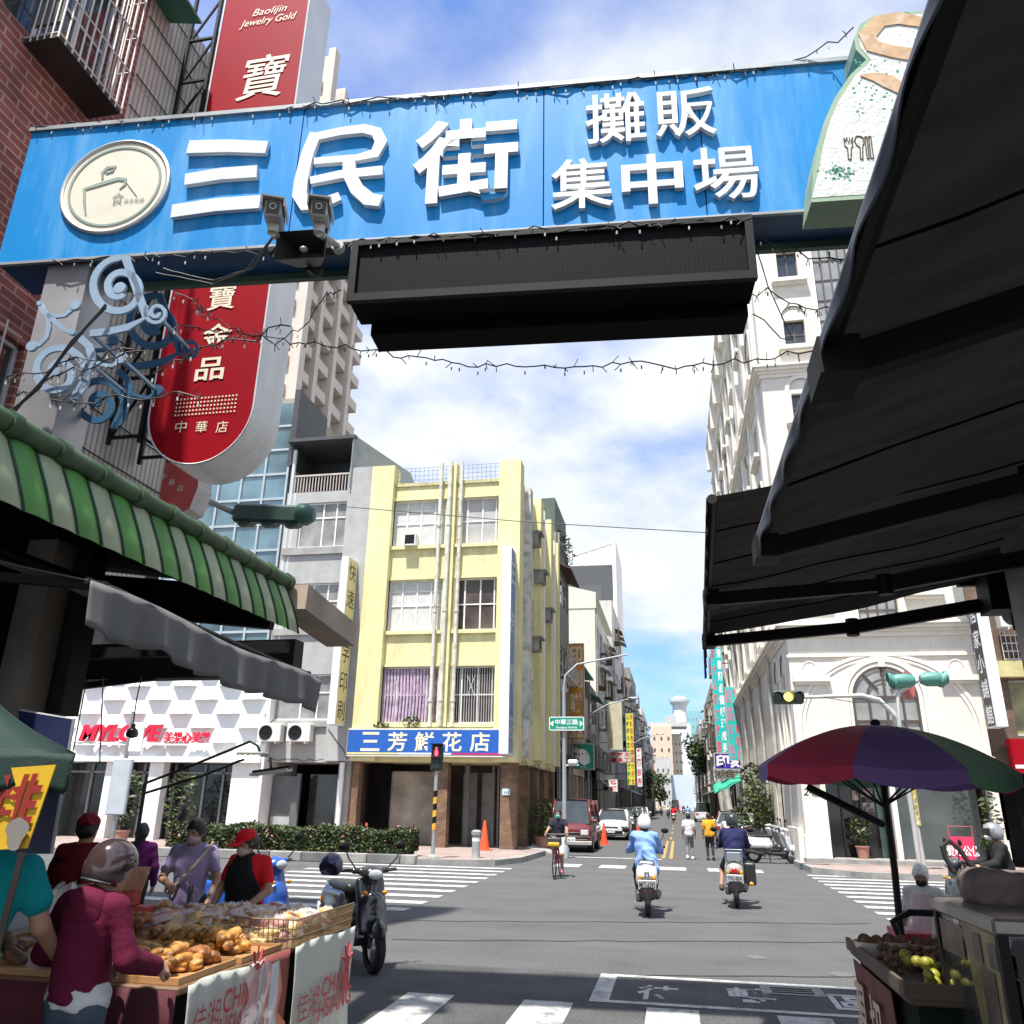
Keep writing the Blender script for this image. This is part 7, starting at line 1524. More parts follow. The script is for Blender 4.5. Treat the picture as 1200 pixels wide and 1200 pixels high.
# ================================================================== bread stall
TX0, TX1, TY0_, TY1_, TZ = -4.75, -2.55, 4.32, 6.62, .82
tb = thing('stall_table', 'long bread stall table with a dark maroon front skirt', 'table', (-3.6, 5.5, 0))
m = M(); m.bb(TX0, TX1, TY0_, TY1_, TZ-.04, TZ, bev=.008); m.build('table_top', mat('table_wood', (.17, .09, .04), .6, var=.2), tb)
for x in (TX0+.1, TX1-.1):
    for y in (TY0_+.1, TY1_-.1): m = M(); m.bb(x-.025, x+.025, y-.025, y+.025, 0, TZ-.04); m.build('leg', BLACK, tb)
MAR = mat('maroon_skirt', (.075, .010, .018), .85, var=.2, bump=.2, bscale=30)
m = M(); m.grid(lambda u, v: (TX0+(TX1-TX0-.0)*u, TY0_-.02-.012*math.sin(u*37)*v, TZ-.01-.78*v), 60, 5); o = m.build('skirt', MAR, tb, smooth=2, thick=.004)
text('國產小麥 麵包工坊', (-2.98, TY0_-.045, .58), (1, 0, 0), Z3, .55, .05, mat('skirt_ink', (.26, .04, .05), .7), o, bold=0)
m = M(); m.bb(TX0+.04, TX1-.06, TY0_+.06, TY1_-.06, .04, TZ-.05); m.build('under_table', DARK, tb)
# printed white cloths on the street side (the +X side of the table)
CLO = mat('printed_cloth', (.46, .48, .43), .75, var=.06, scale=3, bump=.25, bscale=18, grime=.15, gcol=(.45, .46, .4))
INK = mat('cloth_ink_red', (.42, .05, .06), .7); INK2 = mat('cloth_ink_orange', (.70, .24, .12), .7)
def cloth_banner(label, y0, y1, z1, x=TX1, logo=True, drop=.78, xo=.0, tilt=.0, tz=0):
    t = thing('cloth_banner', label, 'banner', (x, (y0+y1)/2, z1-drop))
    xs = lambda u, v: x+xo+.03+tilt*v+.016*math.sin(u*11+2*v)*v+.008*math.sin(u*27+v*5)
    m = M(); m.grid(lambda u, v: (xs(u, v), y0+(y1-y0)*u, z1-drop*v+.012*math.sin(u*6)*(1-v)), 50, 16); m.build('cloth', CLO, t, smooth=2, thick=.004)
    if logo:
        z1 = z1+tz
        f = Fac((x+xo+.062+tilt*.5, y0, 0), (0, 1, 0), (1, 0, 0)); W_ = y1-y0
        for s, a, z, w, h, b in (('佳湘', .20*W_, z1-.36, .24, .17, 0), ('CHIA', .60*W_, z1-.31, .30, .12, .02), ('HSIANG', .66*W_, z1-.44, .42, .12, .02), ('精緻烘焙', .20*W_, z1-.50, .26, .07, 0), ('高雄  三民', .55*W_, z1-.60, .3, .05, 0)):
            text(s, f.p(a, z, 0), f.u, Z3, w*W_*1.35, h, INK, t, bold=b)
        c = .82*W_; zc = z1-.24
        m = M(); 
        for k in range(5): a = PI*(.15+.175*k); m.bar(f.p(c+.05*math.cos(a), zc+.08*math.sin(a), .002), f.p(c+.1*math.cos(a), zc+.16*math.sin(a), .002), .014, .004)
        m.poly([f.p(c+.055*math.cos(q), zc+.02+.05*math.sin(q), .002) for q in np.linspace(0, 2*PI, 14)[:-1]]); m.poly([f.p(c+a, zc-.02+b, .002) for a, b in ((-.05, 0), (.05, 0), (.07, -.12), (.03, -.2), (0, -.14), (-.03, -.2), (-.06, -.12))]); m.build('logo', INK, t)
    return t
cloth_banner('white cloth with red printed lettering hanging near the front corner of the bread table', 4.36, 5.18, .825, tz=.17)
cloth_banner('white cloth with red printed lettering hanging under the wire basket', 5.52, 6.55, .835, xo=.05)
cb2 = thing('cloth_banner', 'reddish brown cloth with orange flame pattern between the two white cloths', 'banner', (TX1, 5.65, .1))
m = M(); m.grid(lambda u, v: (TX1+.035+.016*math.sin(u*9+2*v)*v, 5.18+.36*u, .825-.76*v), 24, 12); m.build('cloth', mat('redbrown_cloth', (.30, .075, .065), .8, var=.12, bump=.2, bscale=25), cb2, smooth=2, thick=.004)
fb = Fac((TX1+.064, 5.17, 0), (0, 1, 0), (1, 0, 0))
for mt_, pts in ((INK2, [(.02, .74), (.16, .80), (.24, .62), (.20, .5), (.33, .42), (.36, .2), (.28, .04), (.05, .04)]), (mat('cloth_pale_blue', (.56, .58, .62), .7), [(.06, .78), (.15, .79), (.18, .62), (.16, .5), (.2, .42), (.14, .05), (.06, .05), (.1, .42), (.05, .55)])):
    m = M(); m.poly([fb.p(a, b, .0 if mt_ is INK2 else .004) for a, b in pts]); m.build('flame_print', mt_, cb2)
PLAS = mat('clear_plastic', (.85, .85, .86), .12, var=.05, alpha=.30, spec=.9)
m = M(); rn = random.Random(11)
m.grid(lambda u, v: (TX1+.075+.05*math.sin(u*7+v*5)*math.sin(v*9+u*3)*(.3+v), 4.86+.42*u+.05*math.sin(v*6), .81-.6*v+.02*math.sin(u*13)), 26, 22); o = m.build('plastic_bag', PLAS, at=(TX1+.1, 5.2, .3), smooth=2); tag(o, 'crumpled clear plastic bag hanging over the printed cloth of the table', 'plastic bag')
# trays
TRW = mat('tray_wood', (.38, .20, .08), .5, var=.15)
trays = []
def tray(lab, x0, x1, y0, y1, z, mt=TRW, tilt=0):
    t = thing('tray', lab, 'tray', ((x0+x1)/2, (y0+y1)/2, z)); m = M(); m.bb(x0, x1, y0, y1, z, z+.012); m.build('base', mt, t)
    m = M(); e = .014
    for a in ((x0, x1, y0, y0+e), (x0, x1, y1-e, y1), (x0, x0+e, y0+e, y1-e), (x1-e, x1, y0+e, y1-e)): m.bb(*a, z+.012, z+.032)
    m.build('rim', mt, t); return (x0, x1, y0, y1, z+.014)
PAPER = mat('tray_paper', (.70, .64, .54), .8, var=.06)
T_front = tray('wooden tray of filled buns at the front corner of the bread table', -3.12, -2.58, 4.36, 4.95, TZ+.002)
T_left = tray('wooden tray of dark rolls at the left front of the bread table', -4.4, -3.2, 4.36, 5.1, TZ+.002)
T_mid = tray('wooden tray of golden crusty bread in the middle of the table', -3.3, -2.56, 4.98, 5.5, TZ+.003)
T_mid2 = tray('wooden tray of long golden rolls behind the middle tray', -4.4, -3.34, 5.14, 5.9, TZ+.003)
BR = [mat('bread_gold', (.62, .27, .05), .5, var=.62, scale=11, bump=.3, bscale=40), mat('bread_brown', (.40, .145, .03), .5, var=.6, scale=10, bump=.3, bscale=40), mat('bread_pale', (.66, .44, .19), .65, var=.3, scale=14, bump=.3, bscale=40), mat('bread_dark', (.13, .06, .03), .55, var=.4, scale=14, bump=.3, bscale=40)]
FILL = mat('bread_filling', (.62, .52, .34), .7, var=.5, scale=20)
def proto(kind, mt):
    t = thing('bread', 'x', 'bread')
    s = SDF()
    if kind == 'roll': s.cap(V(-.055, 0, .035), V(.055, 0, .035), .036, .036); s.ell(V(0, 0, .04), V(.085, .042, .034), k=.03)
    elif kind == 'bun': s.ell(V(0, 0, .035), V(.062, .058, .042))
    elif kind == 'twist':
        for i in range(4): s.ell(V(-.06+.04*i, .008*(-1)**i, .035), V(.034, .036, .034), k=.012)
    elif kind == 'slab': s.rbox(V(0, 0, .03), V(.065, .045, .012), .016)
    elif kind == 'sand': s.ell(V(0, 0, .045), V(.09, .045, .03)); s.ell(V(0, 0, .02), V(.09, .045, .022), k=.004)
    sdf_obj(s, 'crust', mt, t, .0085, wob=.003, wsc=45)
    if kind == 'sand': m = M(True); m.ell((0, .008, .033), (.084, .045, .011), 14, 6); m.build('filling', FILL, t, smooth=True)
    return t
first = {}
def heap(kind, mt, T, n, lab, grp, rn, layers=3, scale=1.0, sl=.9):
    key = (kind, mt.name); k = 0
    if key not in first: first[key] = [proto(kind, mt), False]
    for i in range(n):
        p = first[key]
        if p[1]: t = copy_tree(p[0])
        else: t = p[0]; p[1] = True
        x0, x1, y0, y1, z = T; u, v = rn.random(), rn.random(); cxu = 1-2*abs(u-.5); cxv = 1-2*abs(v-.5)
        lay = (i*layers//n)
        t.location = (x0+.07+(x1-x0-.14)*(.5+(u-.5)*(1-.16*lay)), y0+.06+(y1-y0-.12)*(.5+(v-.5)*(1-.16*lay)), z+.034*lay*scale)
        t.rotation_euler = (rn.gauss(0, .18), rn.gauss(0, .18), rn.uniform(0, PI)); s = scale*rn.uniform(.70, .95); t.scale = (s, s, s)
        t['label'] = lab; t['group'] = grp
rn = random.Random(21)
heap('sand', BR[0], (-3.1, -2.62, 4.38, 4.8, TZ+.016), 30, 'golden filled bun heaped on the front corner tray', 'filled buns on the front tray', rn)
heap('bun', BR[1], (-2.86, -2.6, 4.74, 4.95, TZ+.016), 6, 'round brown bun at the inner edge of the front corner tray', 'round brown buns on the front tray', rn, 2)
heap('roll', BR[3], (-4.35, -3.25, 4.38, 5.05, TZ+.016), 32, 'dark brown roll on the left front tray', 'dark rolls on the left tray', rn, 2)
heap('twist', BR[0], (-3.28, -2.6, 5.0, 5.5, TZ+.017), 64, 'golden twisted loaf on the middle tray', 'twisted loaves on the middle tray', rn)
heap('roll', BR[1], (-4.35, -3.4, 5.2, 5.85, TZ+.017), 30, 'long golden brown roll behind the middle tray', 'long rolls behind the middle tray', rn)
heap('slab', BR[2], (-3.6, -2.62, 5.45, 5.85, TZ+.005), 40, 'pale flat pastry between the trays and the red boxes', 'pale flat pastries', rn, 2)
# wrapped bread: each a bag with bread inside
def bagged(mt):
    t = thing('bagged_bread', 'x', 'bread'); s = SDF(); s.rbox(V(0, 0, .045), V(.07, .045, .02), .022); sdf_obj(s, 'loaf', mt, t, .013, wob=.004, wsc=40)
    m = M(True)
    def f(u, v): a = 2*PI*u; r = 1+.05*math.sin(7*a+5*v)+.03*math.sin(13*a); h = v; q = (1-h**3*.72)*r; return (.112*math.cos(a)*q*(1+.25*h*math.cos(a)), .08*math.sin(a)*q, .004+.105*h+.008*math.sin(5*a)*h)
    m.grid(f, 26, 7); m.build('wrapper', PLAS, t, smooth=2); return t
bp = [bagged(BR[0]), bagged(BR[2]), bagged(mat('bread_pinkish', (.50, .24, .20), .6, var=.4, scale=14))]
def scatter_bags(n, x0, x1, y0, y1, z, lab, grp, lay=2):
    for i in range(n):
        p = bp[i % 3]; t = copy_tree(p)
        t.location = (rn.uniform(x0, x1), rn.uniform(y0, y1), z+.055*(i*lay//n)); t.rotation_euler = (rn.gauss(0, .25), rn.gauss(0, .25), rn.uniform(0, PI)); s = rn.uniform(.72, .98); t.scale = (s,)*3
        t['label'] = lab; t['group'] = grp
scatter_bags(66, -3.75, -2.66, 5.75, 6.2, TZ+.003, 'bread in a clear wrapper heaped in the middle of the table', 'wrapped bread in the middle of the table', 2)
scatter_bags(60, -3.5, -2.64, 6.1, 6.55, TZ+.006, 'bread in a clear wrapper piled behind the wire basket at the far end', 'wrapped bread at the far end of the table', 2)
scatter_bags(16, -4.3, -3.5, 6.15, 6.55, TZ+.004, 'bread in a clear wrapper near the two sellers', 'wrapped bread near the sellers', 2)
for p in bp:
    for c in list(p.children): bpy.data.objects.remove(c)
    bpy.data.objects.remove(p)
bk = thing('wire_basket', 'brass wire basket of wrapped bread at the far street corner of the table', 'basket', (-2.75, 6.0, TZ))
m = M(); x, ya, yb2 = TX1+.04, 5.55, 6.56
for i in range(46): y = ya+(yb2-ya)*i/45; m.tube([(x, y, TZ+.005), (x+.02, y, TZ+.17)], .0035, 4)
for i in range(14): xx = x-.45*i/13; m.tube([(xx, ya, TZ+.005), (xx, ya-.02, TZ+.17)], .0035, 4)
for z in (.005, .06, .115, .17): m.tube([(x-.45, ya-.02*z, TZ+z), (x+.02*z/.17, ya-.02*z/.17, TZ+z), (x+.02*z/.17, yb2, TZ+z)], .005, 5)
m.build('wire_mesh', mat('brass_wire', (.30, .22, .12), .4, .7), bk)
RBX = mat('red_cake_box', (.40, .035, .03), .55, var=.1)
rows_ = [(0, 0, 0), (.2, .02, 0), (0, 0, .09), (.2, .02, .09), (.1, .0, .18)]
bq = P(272, 1082, 6.55)
for i, (dx, dy, dz_) in enumerate(rows_):
    c = (-4.02+dx, 5.75+dy, TZ+.05+dz_); t = thing('cake_box', ['lower left red cake box of the stack on the bread table', 'lower right red cake box of the stack on the bread table', 'upper left red cake box of the stack on the bread table', 'upper right red cake box of the stack on the bread table', 'open red cake box with raised flaps on top of the stack'][i], 'box', (c[0], c[1], c[2]-.045), group='red cake boxes')
    m = M(); m.box(c, (.19, .14, .086), rz=.06*i, bev=.004); m.build('carton', RBX, t)
    m = M(); m.bb(c[0]-.06, c[0]+.06, c[1]-.078, c[1]-.0765, c[2]-.006, c[2]+.012); m.build('print', mat('box_print', (.7, .4, .3), .6), t)
    if i == 4:
        for a, s_ in ((-.06, -1), (.07, 1)): m = M(); m.quad((c[0]-.09, c[1]+.07, c[2]+.043), (c[0]+.09, c[1]+.07, c[2]+.043), (c[0]+.08+s_*.02, c[1]+.05+a, c[2]+.2), (c[0]-.08+s_*.05, c[1]+.05+a, c[2]+.2)); m.build('flap', mat('box_inside', (.55, .30, .20), .7), t, thick=.003)
cf = thing('clear_container', 'clear lidded plastic container of sliced pastry beside the brown helmet', 'container', (-4.9, 6.9, TZ))
for i in range(3): m = M(); m.bb(-4.66, -4.4, 6.2, 6.45, TZ+.01+.075*i, TZ+.07+.075*i, bev=.01); m.build('pastry_layer', BR[2], cf)
m = M(); m.bb(-4.69, -4.37, 6.17, 6.48, TZ+.005, TZ+.25, bev=.012); m.build('lid', PLAS, cf)
mb = [(-4.3, 5.6, .2, .24), (-4.0, 5.45, .14, .18), (-4.5, 5.9, .18, .26)]
for i, (x, y, r, h) in enumerate(mb):
    m = M(); m.grid(lambda u, v: (x+(r*(.6+.25*math.sin(6.283*u*3+v*4)-.25*v)*math.cos(6.283*u)), y+(r*(.55+.2*math.sin(6.283*u*4+1)-.25*v)*math.sin(6.283*u)), TZ+.02+h*v+.03*math.sin(6.283*u*5)), 30, 10)
    tag(m.build('plastic_bag', PLAS, at=(x, y, TZ), smooth=2), ['upright clear plastic bag between the maroon hoodie and the boxes', 'smaller clear plastic bag leaning on the red boxes', 'clear plastic bag standing left behind the hoodie'][i], 'plastic bag')
jr = thing('jar', 'clear jar with yellow contents beside the stacked red boxes', 'jar', (-4.35, 6.0, TZ)); m = M(); m.lathe((-4.25, 5.75, TZ), [(.06, .01), (.06, .13), (0, .13)], 16); m.build('contents', mat('jar_yellow', (.5, .38, .05), .5), jr, smooth=True); m = M(); m.lathe((-4.25, 5.75, TZ), [(.07, 0), (.07, .2), (.065, .21)], 16); m.build('glass', PLAS, jr, smooth=True)

# ---- green market tent with yellow banner at the far left
tn = thing('market_tent', 'dark green scalloped tent canopy at the left edge', 'tent', (-3.0, 2.9, 1.5))
TG = mat('tent_green', (.005, .024, .018), .7, var=.2, scale=2, bump=.15, bscale=60, spec=.3)
apex = np.array([-3.35, 3.3, 2.36]); c0, c1, c2 = np.array([-2.38, 3.02, 1.90]), np.array([-3.9, 2.6, 1.93]), np.array([-3.35, 4.1, 1.95])
def tri(m, a, b, c, n=10):
    m.grid(lambda u, v: (a+((b+(c-b)*u)-a)*v)+np.array([0, 0, -.05*math.sin(PI*v)-.015*math.sin(u*9)*v]), n, n)
m = M(); tri(m, apex, c1, c0); tri(m, apex, c0, c2); m.build('roof', TG, tn, smooth=2, thick=.006)
def scal(a, b, n): return lambda u, v: tuple((a+(b-a)*u)+np.array([.012*math.sin(u*25)*v, -.02*v, -(.10+.055*abs(math.sin(u*PI*n)))*v]))
m = M(); m.grid(scal(c1, c0, 5.5), 90, 5); m.grid(scal(c0, c2, 4.5), 60, 5); m.build('scalloped_edge', TG, tn, smooth=2, thick=.005)
m = M(); a, b = P(22, 1085, 2.6), P(4, 1200, 2.3); m.bar(P(26, 1000, 2.75), P(-6, 1120, 2.6), .022); m.build('pole', DARK, tn)
yb_s = thing('banner_sign', 'yellow banner with a big dark red character 排 under the green tent', 'sign', tuple(P(30, 995, 2.95)))
cs = [P(-60, 905, 2.95), P(66, 896, 2.95), P(32, 994, 2.95), P(-90, 1000, 2.95)]
cs = [np.array(q) for q in cs]
m = M(); m.grid(lambda u, v: (cs[0]*(1-u)+cs[1]*u)*(1-v)+(cs[3]*(1-u)+cs[2]*u)*v, 8, 8); m.build('cloth', mat('banner_yellow', (.60, .36, .012), .6, var=.12, scale=4), yb_s, thick=.006)
vs, fs = text_mesh('排', .02, 0, 0); lo, hi = vs.min(0), vs.max(0)
m = M(); pts = []
for p in vs:
    u = .50+.46*(p[0]-lo[0])/(hi[0]-lo[0]); v = .95-.86*(p[1]-lo[1])/(hi[1]-lo[1]); q = (cs[0]*(1-u)+cs[1]*u)*(1-v)+(cs[3]*(1-u)+cs[2]*u)*v; pts.append(q+np.array([.003, -.012, 0]))
m.add(pts, fs); m.build('lettering', mat('banner_darkred', (.25, .015, .012), .6), yb_s)
m = M(); q = cs[2]*.9+cs[1]*.1; m.poly([q+np.array([-.05+.045*math.cos(a)*(1+.3*math.sin(3*a)), -.02, .02+.06*math.sin(a)]) for a in np.linspace(0, 2*PI, 18)[:-1]]); m.build('sticker', mat('sticker_grey', (.20, .18, .16), .6), yb_s)
bp_ = thing('notice_board', 'navy blue board with grey frame standing behind the green tent', 'board', tuple(P(60, 1000, 3.4)))
cs2 = [np.array(P(*p, 3.5)) for p in ((24, 833), (86, 843), (60, 1000), (20, 1000))]
m = M(); m.poly(cs2); m.build('panel', mat('navy_panel', (.012, .018, .07), .5, var=.3), bp_, thick=.02)
m = M(); m.tube(cs2+[cs2[0]], .009, 5); m.build('frame', mat('frame_grey', (.25, .25, .25), .5), bp_)

# ---- lamps and wires hung under the left canopy
EM = mat('lamp_lit', (1.0, .93, .72), .4, emit=3.5)
hl = thing('work_lamp', 'lit clip lamp on a curved arm above the bread stall', 'lamp', tuple(P(285, 893, 7.0)))
m = M(); m.tube([P(170, 918, 7.2), P(230, 895, 7.1), P(293, 869, 7.0), P(302, 874, 7.0), P(306, 885, 7.0)], .012, 6); m.tube([P(168, 930, 7.2), P(240, 908, 7.1), P(290, 888, 7.0)], .012, 6); m.tube([P(170, 918, 7.2), P(160, 985, 7.2), P(150, 1050, 7.1)], .016, 6); m.build('arm', BLACK, hl, smooth=True)
q = P(303, 886, 7.0); m = M(); m.box((q[0]-.06, q[1], q[2]+.015), (.26, .12, .04), bev=.01); m.build('lamp_head', mat('lamp_grey', (.30, .30, .29), .4, .3), hl)
for k in range(4): m = M(); m.ell((q[0]-.155+k*.055, q[1]-.04, q[2]-.01), (.026, .03, .02), 10, 6); m.build('bulb', EM, hl, smooth=True)
h2 = thing('work_lamp', 'flat grey unlit work lamp hanging under the lit one', 'lamp', tuple(P(318, 905, 6.9)))
a, b = np.array(P(296, 908, 6.9)), np.array(P(339, 902, 6.9)); m = M(); m.bar(a, b, .12, .02); m.build('panel', mat('lamp_panel', (.45, .46, .45), .4), h2)
m = M(); m.bar(a+[0, 0, .02], b+[0, 0, .02], .03, .03); m.tube([(a+b)/2+[0, 0, .02], P(317, 888, 6.95)], .012, 6); m.build('bracket', BLACK, h2)
for i, (p0, p1, y, lab) in enumerate((((102, 795), (86, 880), 6.9, 'thin black cord hanging by the left column'), ((121, 792), (117, 895), 6.9, 'thin cord with a hook hanging beside the salon lettering'))):
    wire('cord', lab, [P(*p0, y), P((p0[0]+p1[0])/2, (p0[1]+p1[1])/2, y), P(*p1, y)], .006, 0, 90+i, wav=.003, cat='cord')
hb = thing('hanging_bulb', 'dark bulb on a cord hanging over the salon lettering', 'lamp', tuple(P(155, 865, 6.9)))
m = M(); m.tube([P(166, 793, 6.9), P(160, 820, 6.9), P(156, 849, 6.9)], .006, 5); m.build('cord', WIRE, hb)
q = P(155, 858, 6.9); m = M(); m.lathe(q, [(.018, .075), (.02, .04), (.045, .02), (.055, -.01), (.05, -.04), (0, -.055)], 14); m.build('bulb', mat('bulb_dark', (.05, .045, .04), .2), hb, smooth=True)
gb_ = thing('information_post', 'grey post with a small notice and pale box standing on the far pavement', 'post', tuple(G(130, 1003, .15)))
q = G(128, 1003, .15); m = M(); m.tube([(q[0], q[1], .15), (q[0], q[1], 4.0)], .06, 8); m.build('pole', STEEL, gb_, smooth=True)
m = M(); m.bb(q[0]-.3, q[0]+.3, q[1]-.12, q[1]-.0, 1.2, 2.7, bev=.03); m.build('box', mat('post_box_pale', (.46, .50, .54), .5), gb_); m = M(); m.bb(q[0]+.1, q[0]+.5, q[1]-.1, q[1]-.06, 2.9, 3.7); m.build('notice', WHITES, gb_)

# ================================================================== right: umbrella, fruit cart, food cart
um = thing('umbrella', 'large maroon, purple and green market umbrella on a black pole', 'umbrella', (1.58, 7.3, 0))
uc = np.array(P(1026, 850, 7.2)); R0 = .97; n = 8; PAN = [mat('umb_purple', (.145, .09, .25), .75, thin=(.02, .012, .035), var=.12, scale=3, spec=.2), mat('umb_maroon', (.34, .03, .07), .75, thin=(.05, .005, .01), var=.12, scale=3, spec=.2), mat('umb_purple', 0), mat('umb_maroon', 0), mat('umb_purple', 0), mat('umb_green', (.10, .20, .13), .75, thin=(.015, .03, .02), var=.15, scale=3, spec=.2), mat('umb_maroon', 0), mat('umb_green', 0)]
tl_ = np.array([.03, -.02, 1.0]); tl_ /= np.linalg.norm(tl_); ux = np.cross([0, 1, 0], tl_); ux /= np.linalg.norm(ux); uy = np.cross(tl_, ux)
def up_(r, a, extra=0): zz = -.34*(r**2.0); sagk = 1; return uc+ux*R0*r*math.cos(a)+uy*R0*r*math.sin(a)+tl_*(zz+extra)
offa = R_(22.5)
for k in range(n):
    a0 = offa+2*PI*k/n; a1 = offa+2*PI*(k+1)/n
    m = M()
    def fn(u, v):
        pa, pb = up_(v, a0), up_(v, a1); p = pa*(1-u)+pb*u; return p+tl_*(-.02*math.sin(PI*u)*v)
    m.grid(fn, 8, 12)
    def fv(u, v): p = fn(u, 1); return p-tl_*(.09+.035*math.sin(PI*u))*v
    m.grid(fv, 10, 3)
    names_ = {5: 'umb_purple', 4: 'umb_maroon', 3: 'umb_purple', 6: 'umb_green', 7: 'umb_maroon', 0: 'umb_purple', 1: 'umb_green', 2: 'umb_maroon'}
    m.build('canopy_panel', MATS[names_[k]], um, smooth=2)
m = M(); g0 = np.array([1.60, 7.35, 0]); m.tube([uc-tl_*.02, uc*.55+g0*.45+[.02, 0, 0], g0], [.022, .026, .03], 8); m.build('pole', BLACK, um, smooth=True)
m = M(); m.ell(uc+tl_*.02, (.04, .04, .03), 10, 6); m.build('finial', BLACK, um, smooth=True)
hub = uc-tl_*.62
for k in range(n): a = offa+2*PI*k/n; m = M(); m.bar(hub, up_(.72, a, -.02), .012); m.build('strut', BLACK, um)
m = M(); m.tube([np.array(P(948, 923, 6.7)), np.array(P(1034, 966, 7.2))], .028, 6); m.build('brace', BLACK, um)
m = M(); m.lathe((1.6, 7.35, 0), [(.28, 0), (.28, .06), (.05, .09), (.05, .3), (0, .3)], 18); m.build('base', mat('umbrella_base', (.08, .08, .08), .8), um, smooth=True)
fc = thing('fruit_cart', 'dark fruit cart with red lettered side panel and black skirt', 'cart', (1.5, 5.7, 0))
cx0, cx1, cy0, cy1, cz = 1.10, 2.15, 4.98, 6.5, .86
m = M(); m.bb(cx0, cx1, cy0, cy1, cz-.05, cz, bev=.01); m.build('counter', mat('cart_wood', (.10, .07, .05), .8, var=.3), fc)
m = M(); m.bb(cx0+.05, cx1, cy0+.05, cy1-.05, .15, cz-.05); m.build('skirt', mat('cart_skirt', (.010, .016, .013), .9, spec=.1), fc)
m = M(); m.quad((cx0+.04, cy1-.1, .1), (cx0+.04, cy0+.4, .1), (cx0+.0, cy0+.4, cz-.06), (cx0+.0, cy1-.1, cz-.06)); o = m.build('side_panel', mat('cart_red', (.14, .022, .02), .7, var=.3, scale=5), fc, thick=.006)
FCs = Fac((cx0-.01, cy1, 0), (0, -1, 0), (-1, 0, 0))
for i, ch in enumerate('現切'): text(ch, FCs.p(.28+i*.42, .52, .008), FCs.u, Z3, .3, .34, mat('cart_lettering', (.55, .42, .30), .6), o, bold=.02)
for y in (cy0+.1, cy1-.1):
    for x in (cx0+.08, cx1-.08): m = M(); m.lathe((x, y, .09), [(.09, -.02), (.09, .02)], 14, ax=((0, 1, 0), (0, 0, 1), (1, 0, 0))); m.build('castor', RUBBER, fc)
m = M(); m.tube([(cx0+.35, cy1, cz), (cx0+.3, cy1+.02, cz+.16), (cx0+.42, cy1+.02, cz+.22), (cx0+.8, cy1+.02, cz+.22)], .022, 8); m.build('handle', BLACK, fc, smooth=True)
m = M(); m.bar((cx0-.01, cy0, cz+.02), (cx0-.01, cy1, cz+.02), .02, .07); m.bar((cx0, cy0-.01, cz+.02), (cx1, cy0-.01, cz+.02), .02, .07); m.build('edge_board', mat('cart_wood', (.1, .07, .05)), fc)
def fruit(kind):
    t = None; m = M(True)
    if kind == 'guava': m.ell((0, 0, .028), (.029, .029, .031), 14, 10); o = m.build('fruit', mat('guava_green', (.28, .27, .025), .45, var=.25, scale=10), smooth=True)
    elif kind == 'longan': m.ell((0, 0, .017), (.018, .018, .018), 8, 6); o = m.build('fruit', mat('longan_brown', (.17, .085, .04), .8, var=.3, scale=30), smooth=True)
    elif kind == 'taro': m.ell((0, 0, .05), (.05, .05, .06), 12, 8); o = m.build('fruit', mat('husk_brown', (.15, .075, .035), .9, var=.4, scale=16, bump=.6, bscale=60), smooth=True)
    elif kind == 'purple': m.ell((0, 0, .034), (.034, .04, .034), 12, 8); o = m.build('fruit', mat('purple_fruit', (.085, .06, .07), .25, var=.5, scale=18, coat=.5), smooth=True)
    return o
def pile(kind, n, x0, x1, y0, y1, z, lab, grp, rn, lay, st):
    p = fruit(kind)
    for i in range(n):
        o = p if i == 0 else p.copy()
        if i: COL.objects.link(o)
        L = i*lay//n; o.location = (x0+(x1-x0)*rn.random(), y0+(y1-y0)*rn.random(), z+L*st); o.rotation_euler = (rn.uniform(0, 3), rn.uniform(0, .4), rn.uniform(0, 3)); s = rn.uniform(.88, 1.14); o.scale = (s,)*3
        tag(o, lab, 'fruit', grp)
rn = random.Random(33)
pile('guava', 30, cx0+.10, cx0+.42, cy0+.05, cy0+.5, cz+.004, 'green yellow guava heaped at the front corner of the fruit cart', 'guavas on the fruit cart', rn, 3, .05)
pile('longan', 120, cx0+.03, cx0+.42, cy0+.55, cy0+1.0, cz+.004, 'small brown longan in the loose heap beside the guavas', 'longans on the fruit cart', rn, 4, .026)
pile('purple', 100, cx0+.46, cx1-.1, cy0+.06, cy0+1.1, cz+.004, 'glossy purple grey fruit wrapped in clear film on the cart', 'purple fruits on the fruit cart', rn, 3, .045)
for i in range(4):
    x, y = cx0+.06+.16*i, cy1-.38+.06*(i % 2); bs = thing('bowl', ['white foam bowl with brown tubers nearest the cart edge', 'second white foam bowl with brown tubers on the cart', 'third white foam bowl with brown tubers on the cart', 'fourth white foam bowl with brown tubers beside the pole'][i], 'bowl', (x, y, cz), group='bowls on the fruit cart')
    m = M(); m.lathe((x, y, cz), [(.05, 0), (.085, .05), (.10, .085), (.093, .085), (.05, .012), (0, .012)], 18); m.build('dish', mat('foam_white', (.6, .55, .5), .7), bs, smooth=True)
    for k in range(3): o = fruit('taro') if (i, k) == (0, 0) else None
    for k in range(3):
        m = M(); m.ell((x+.045*math.cos(k*2.1), y+.045*math.sin(k*2.1), cz+.075), (.045, .045, .05), 12, 8); o = m.build('tuber', mat('husk_brown', (.15, .075, .035)), at=(x, y, cz+.05), smooth=True); tag(o, ['brown tuber in the bowl nearest the cart edge', 'brown tuber in the second foam bowl', 'brown tuber in the third foam bowl', 'brown tuber in the bowl beside the pole'][i], 'tuber', 'tubers in bowl %s' % ['one', 'two', 'three', 'four'][i])
for o in [x for x in COL.objects if x.name.startswith('fruit') and 'label' not in x]: bpy.data.objects.remove(o)
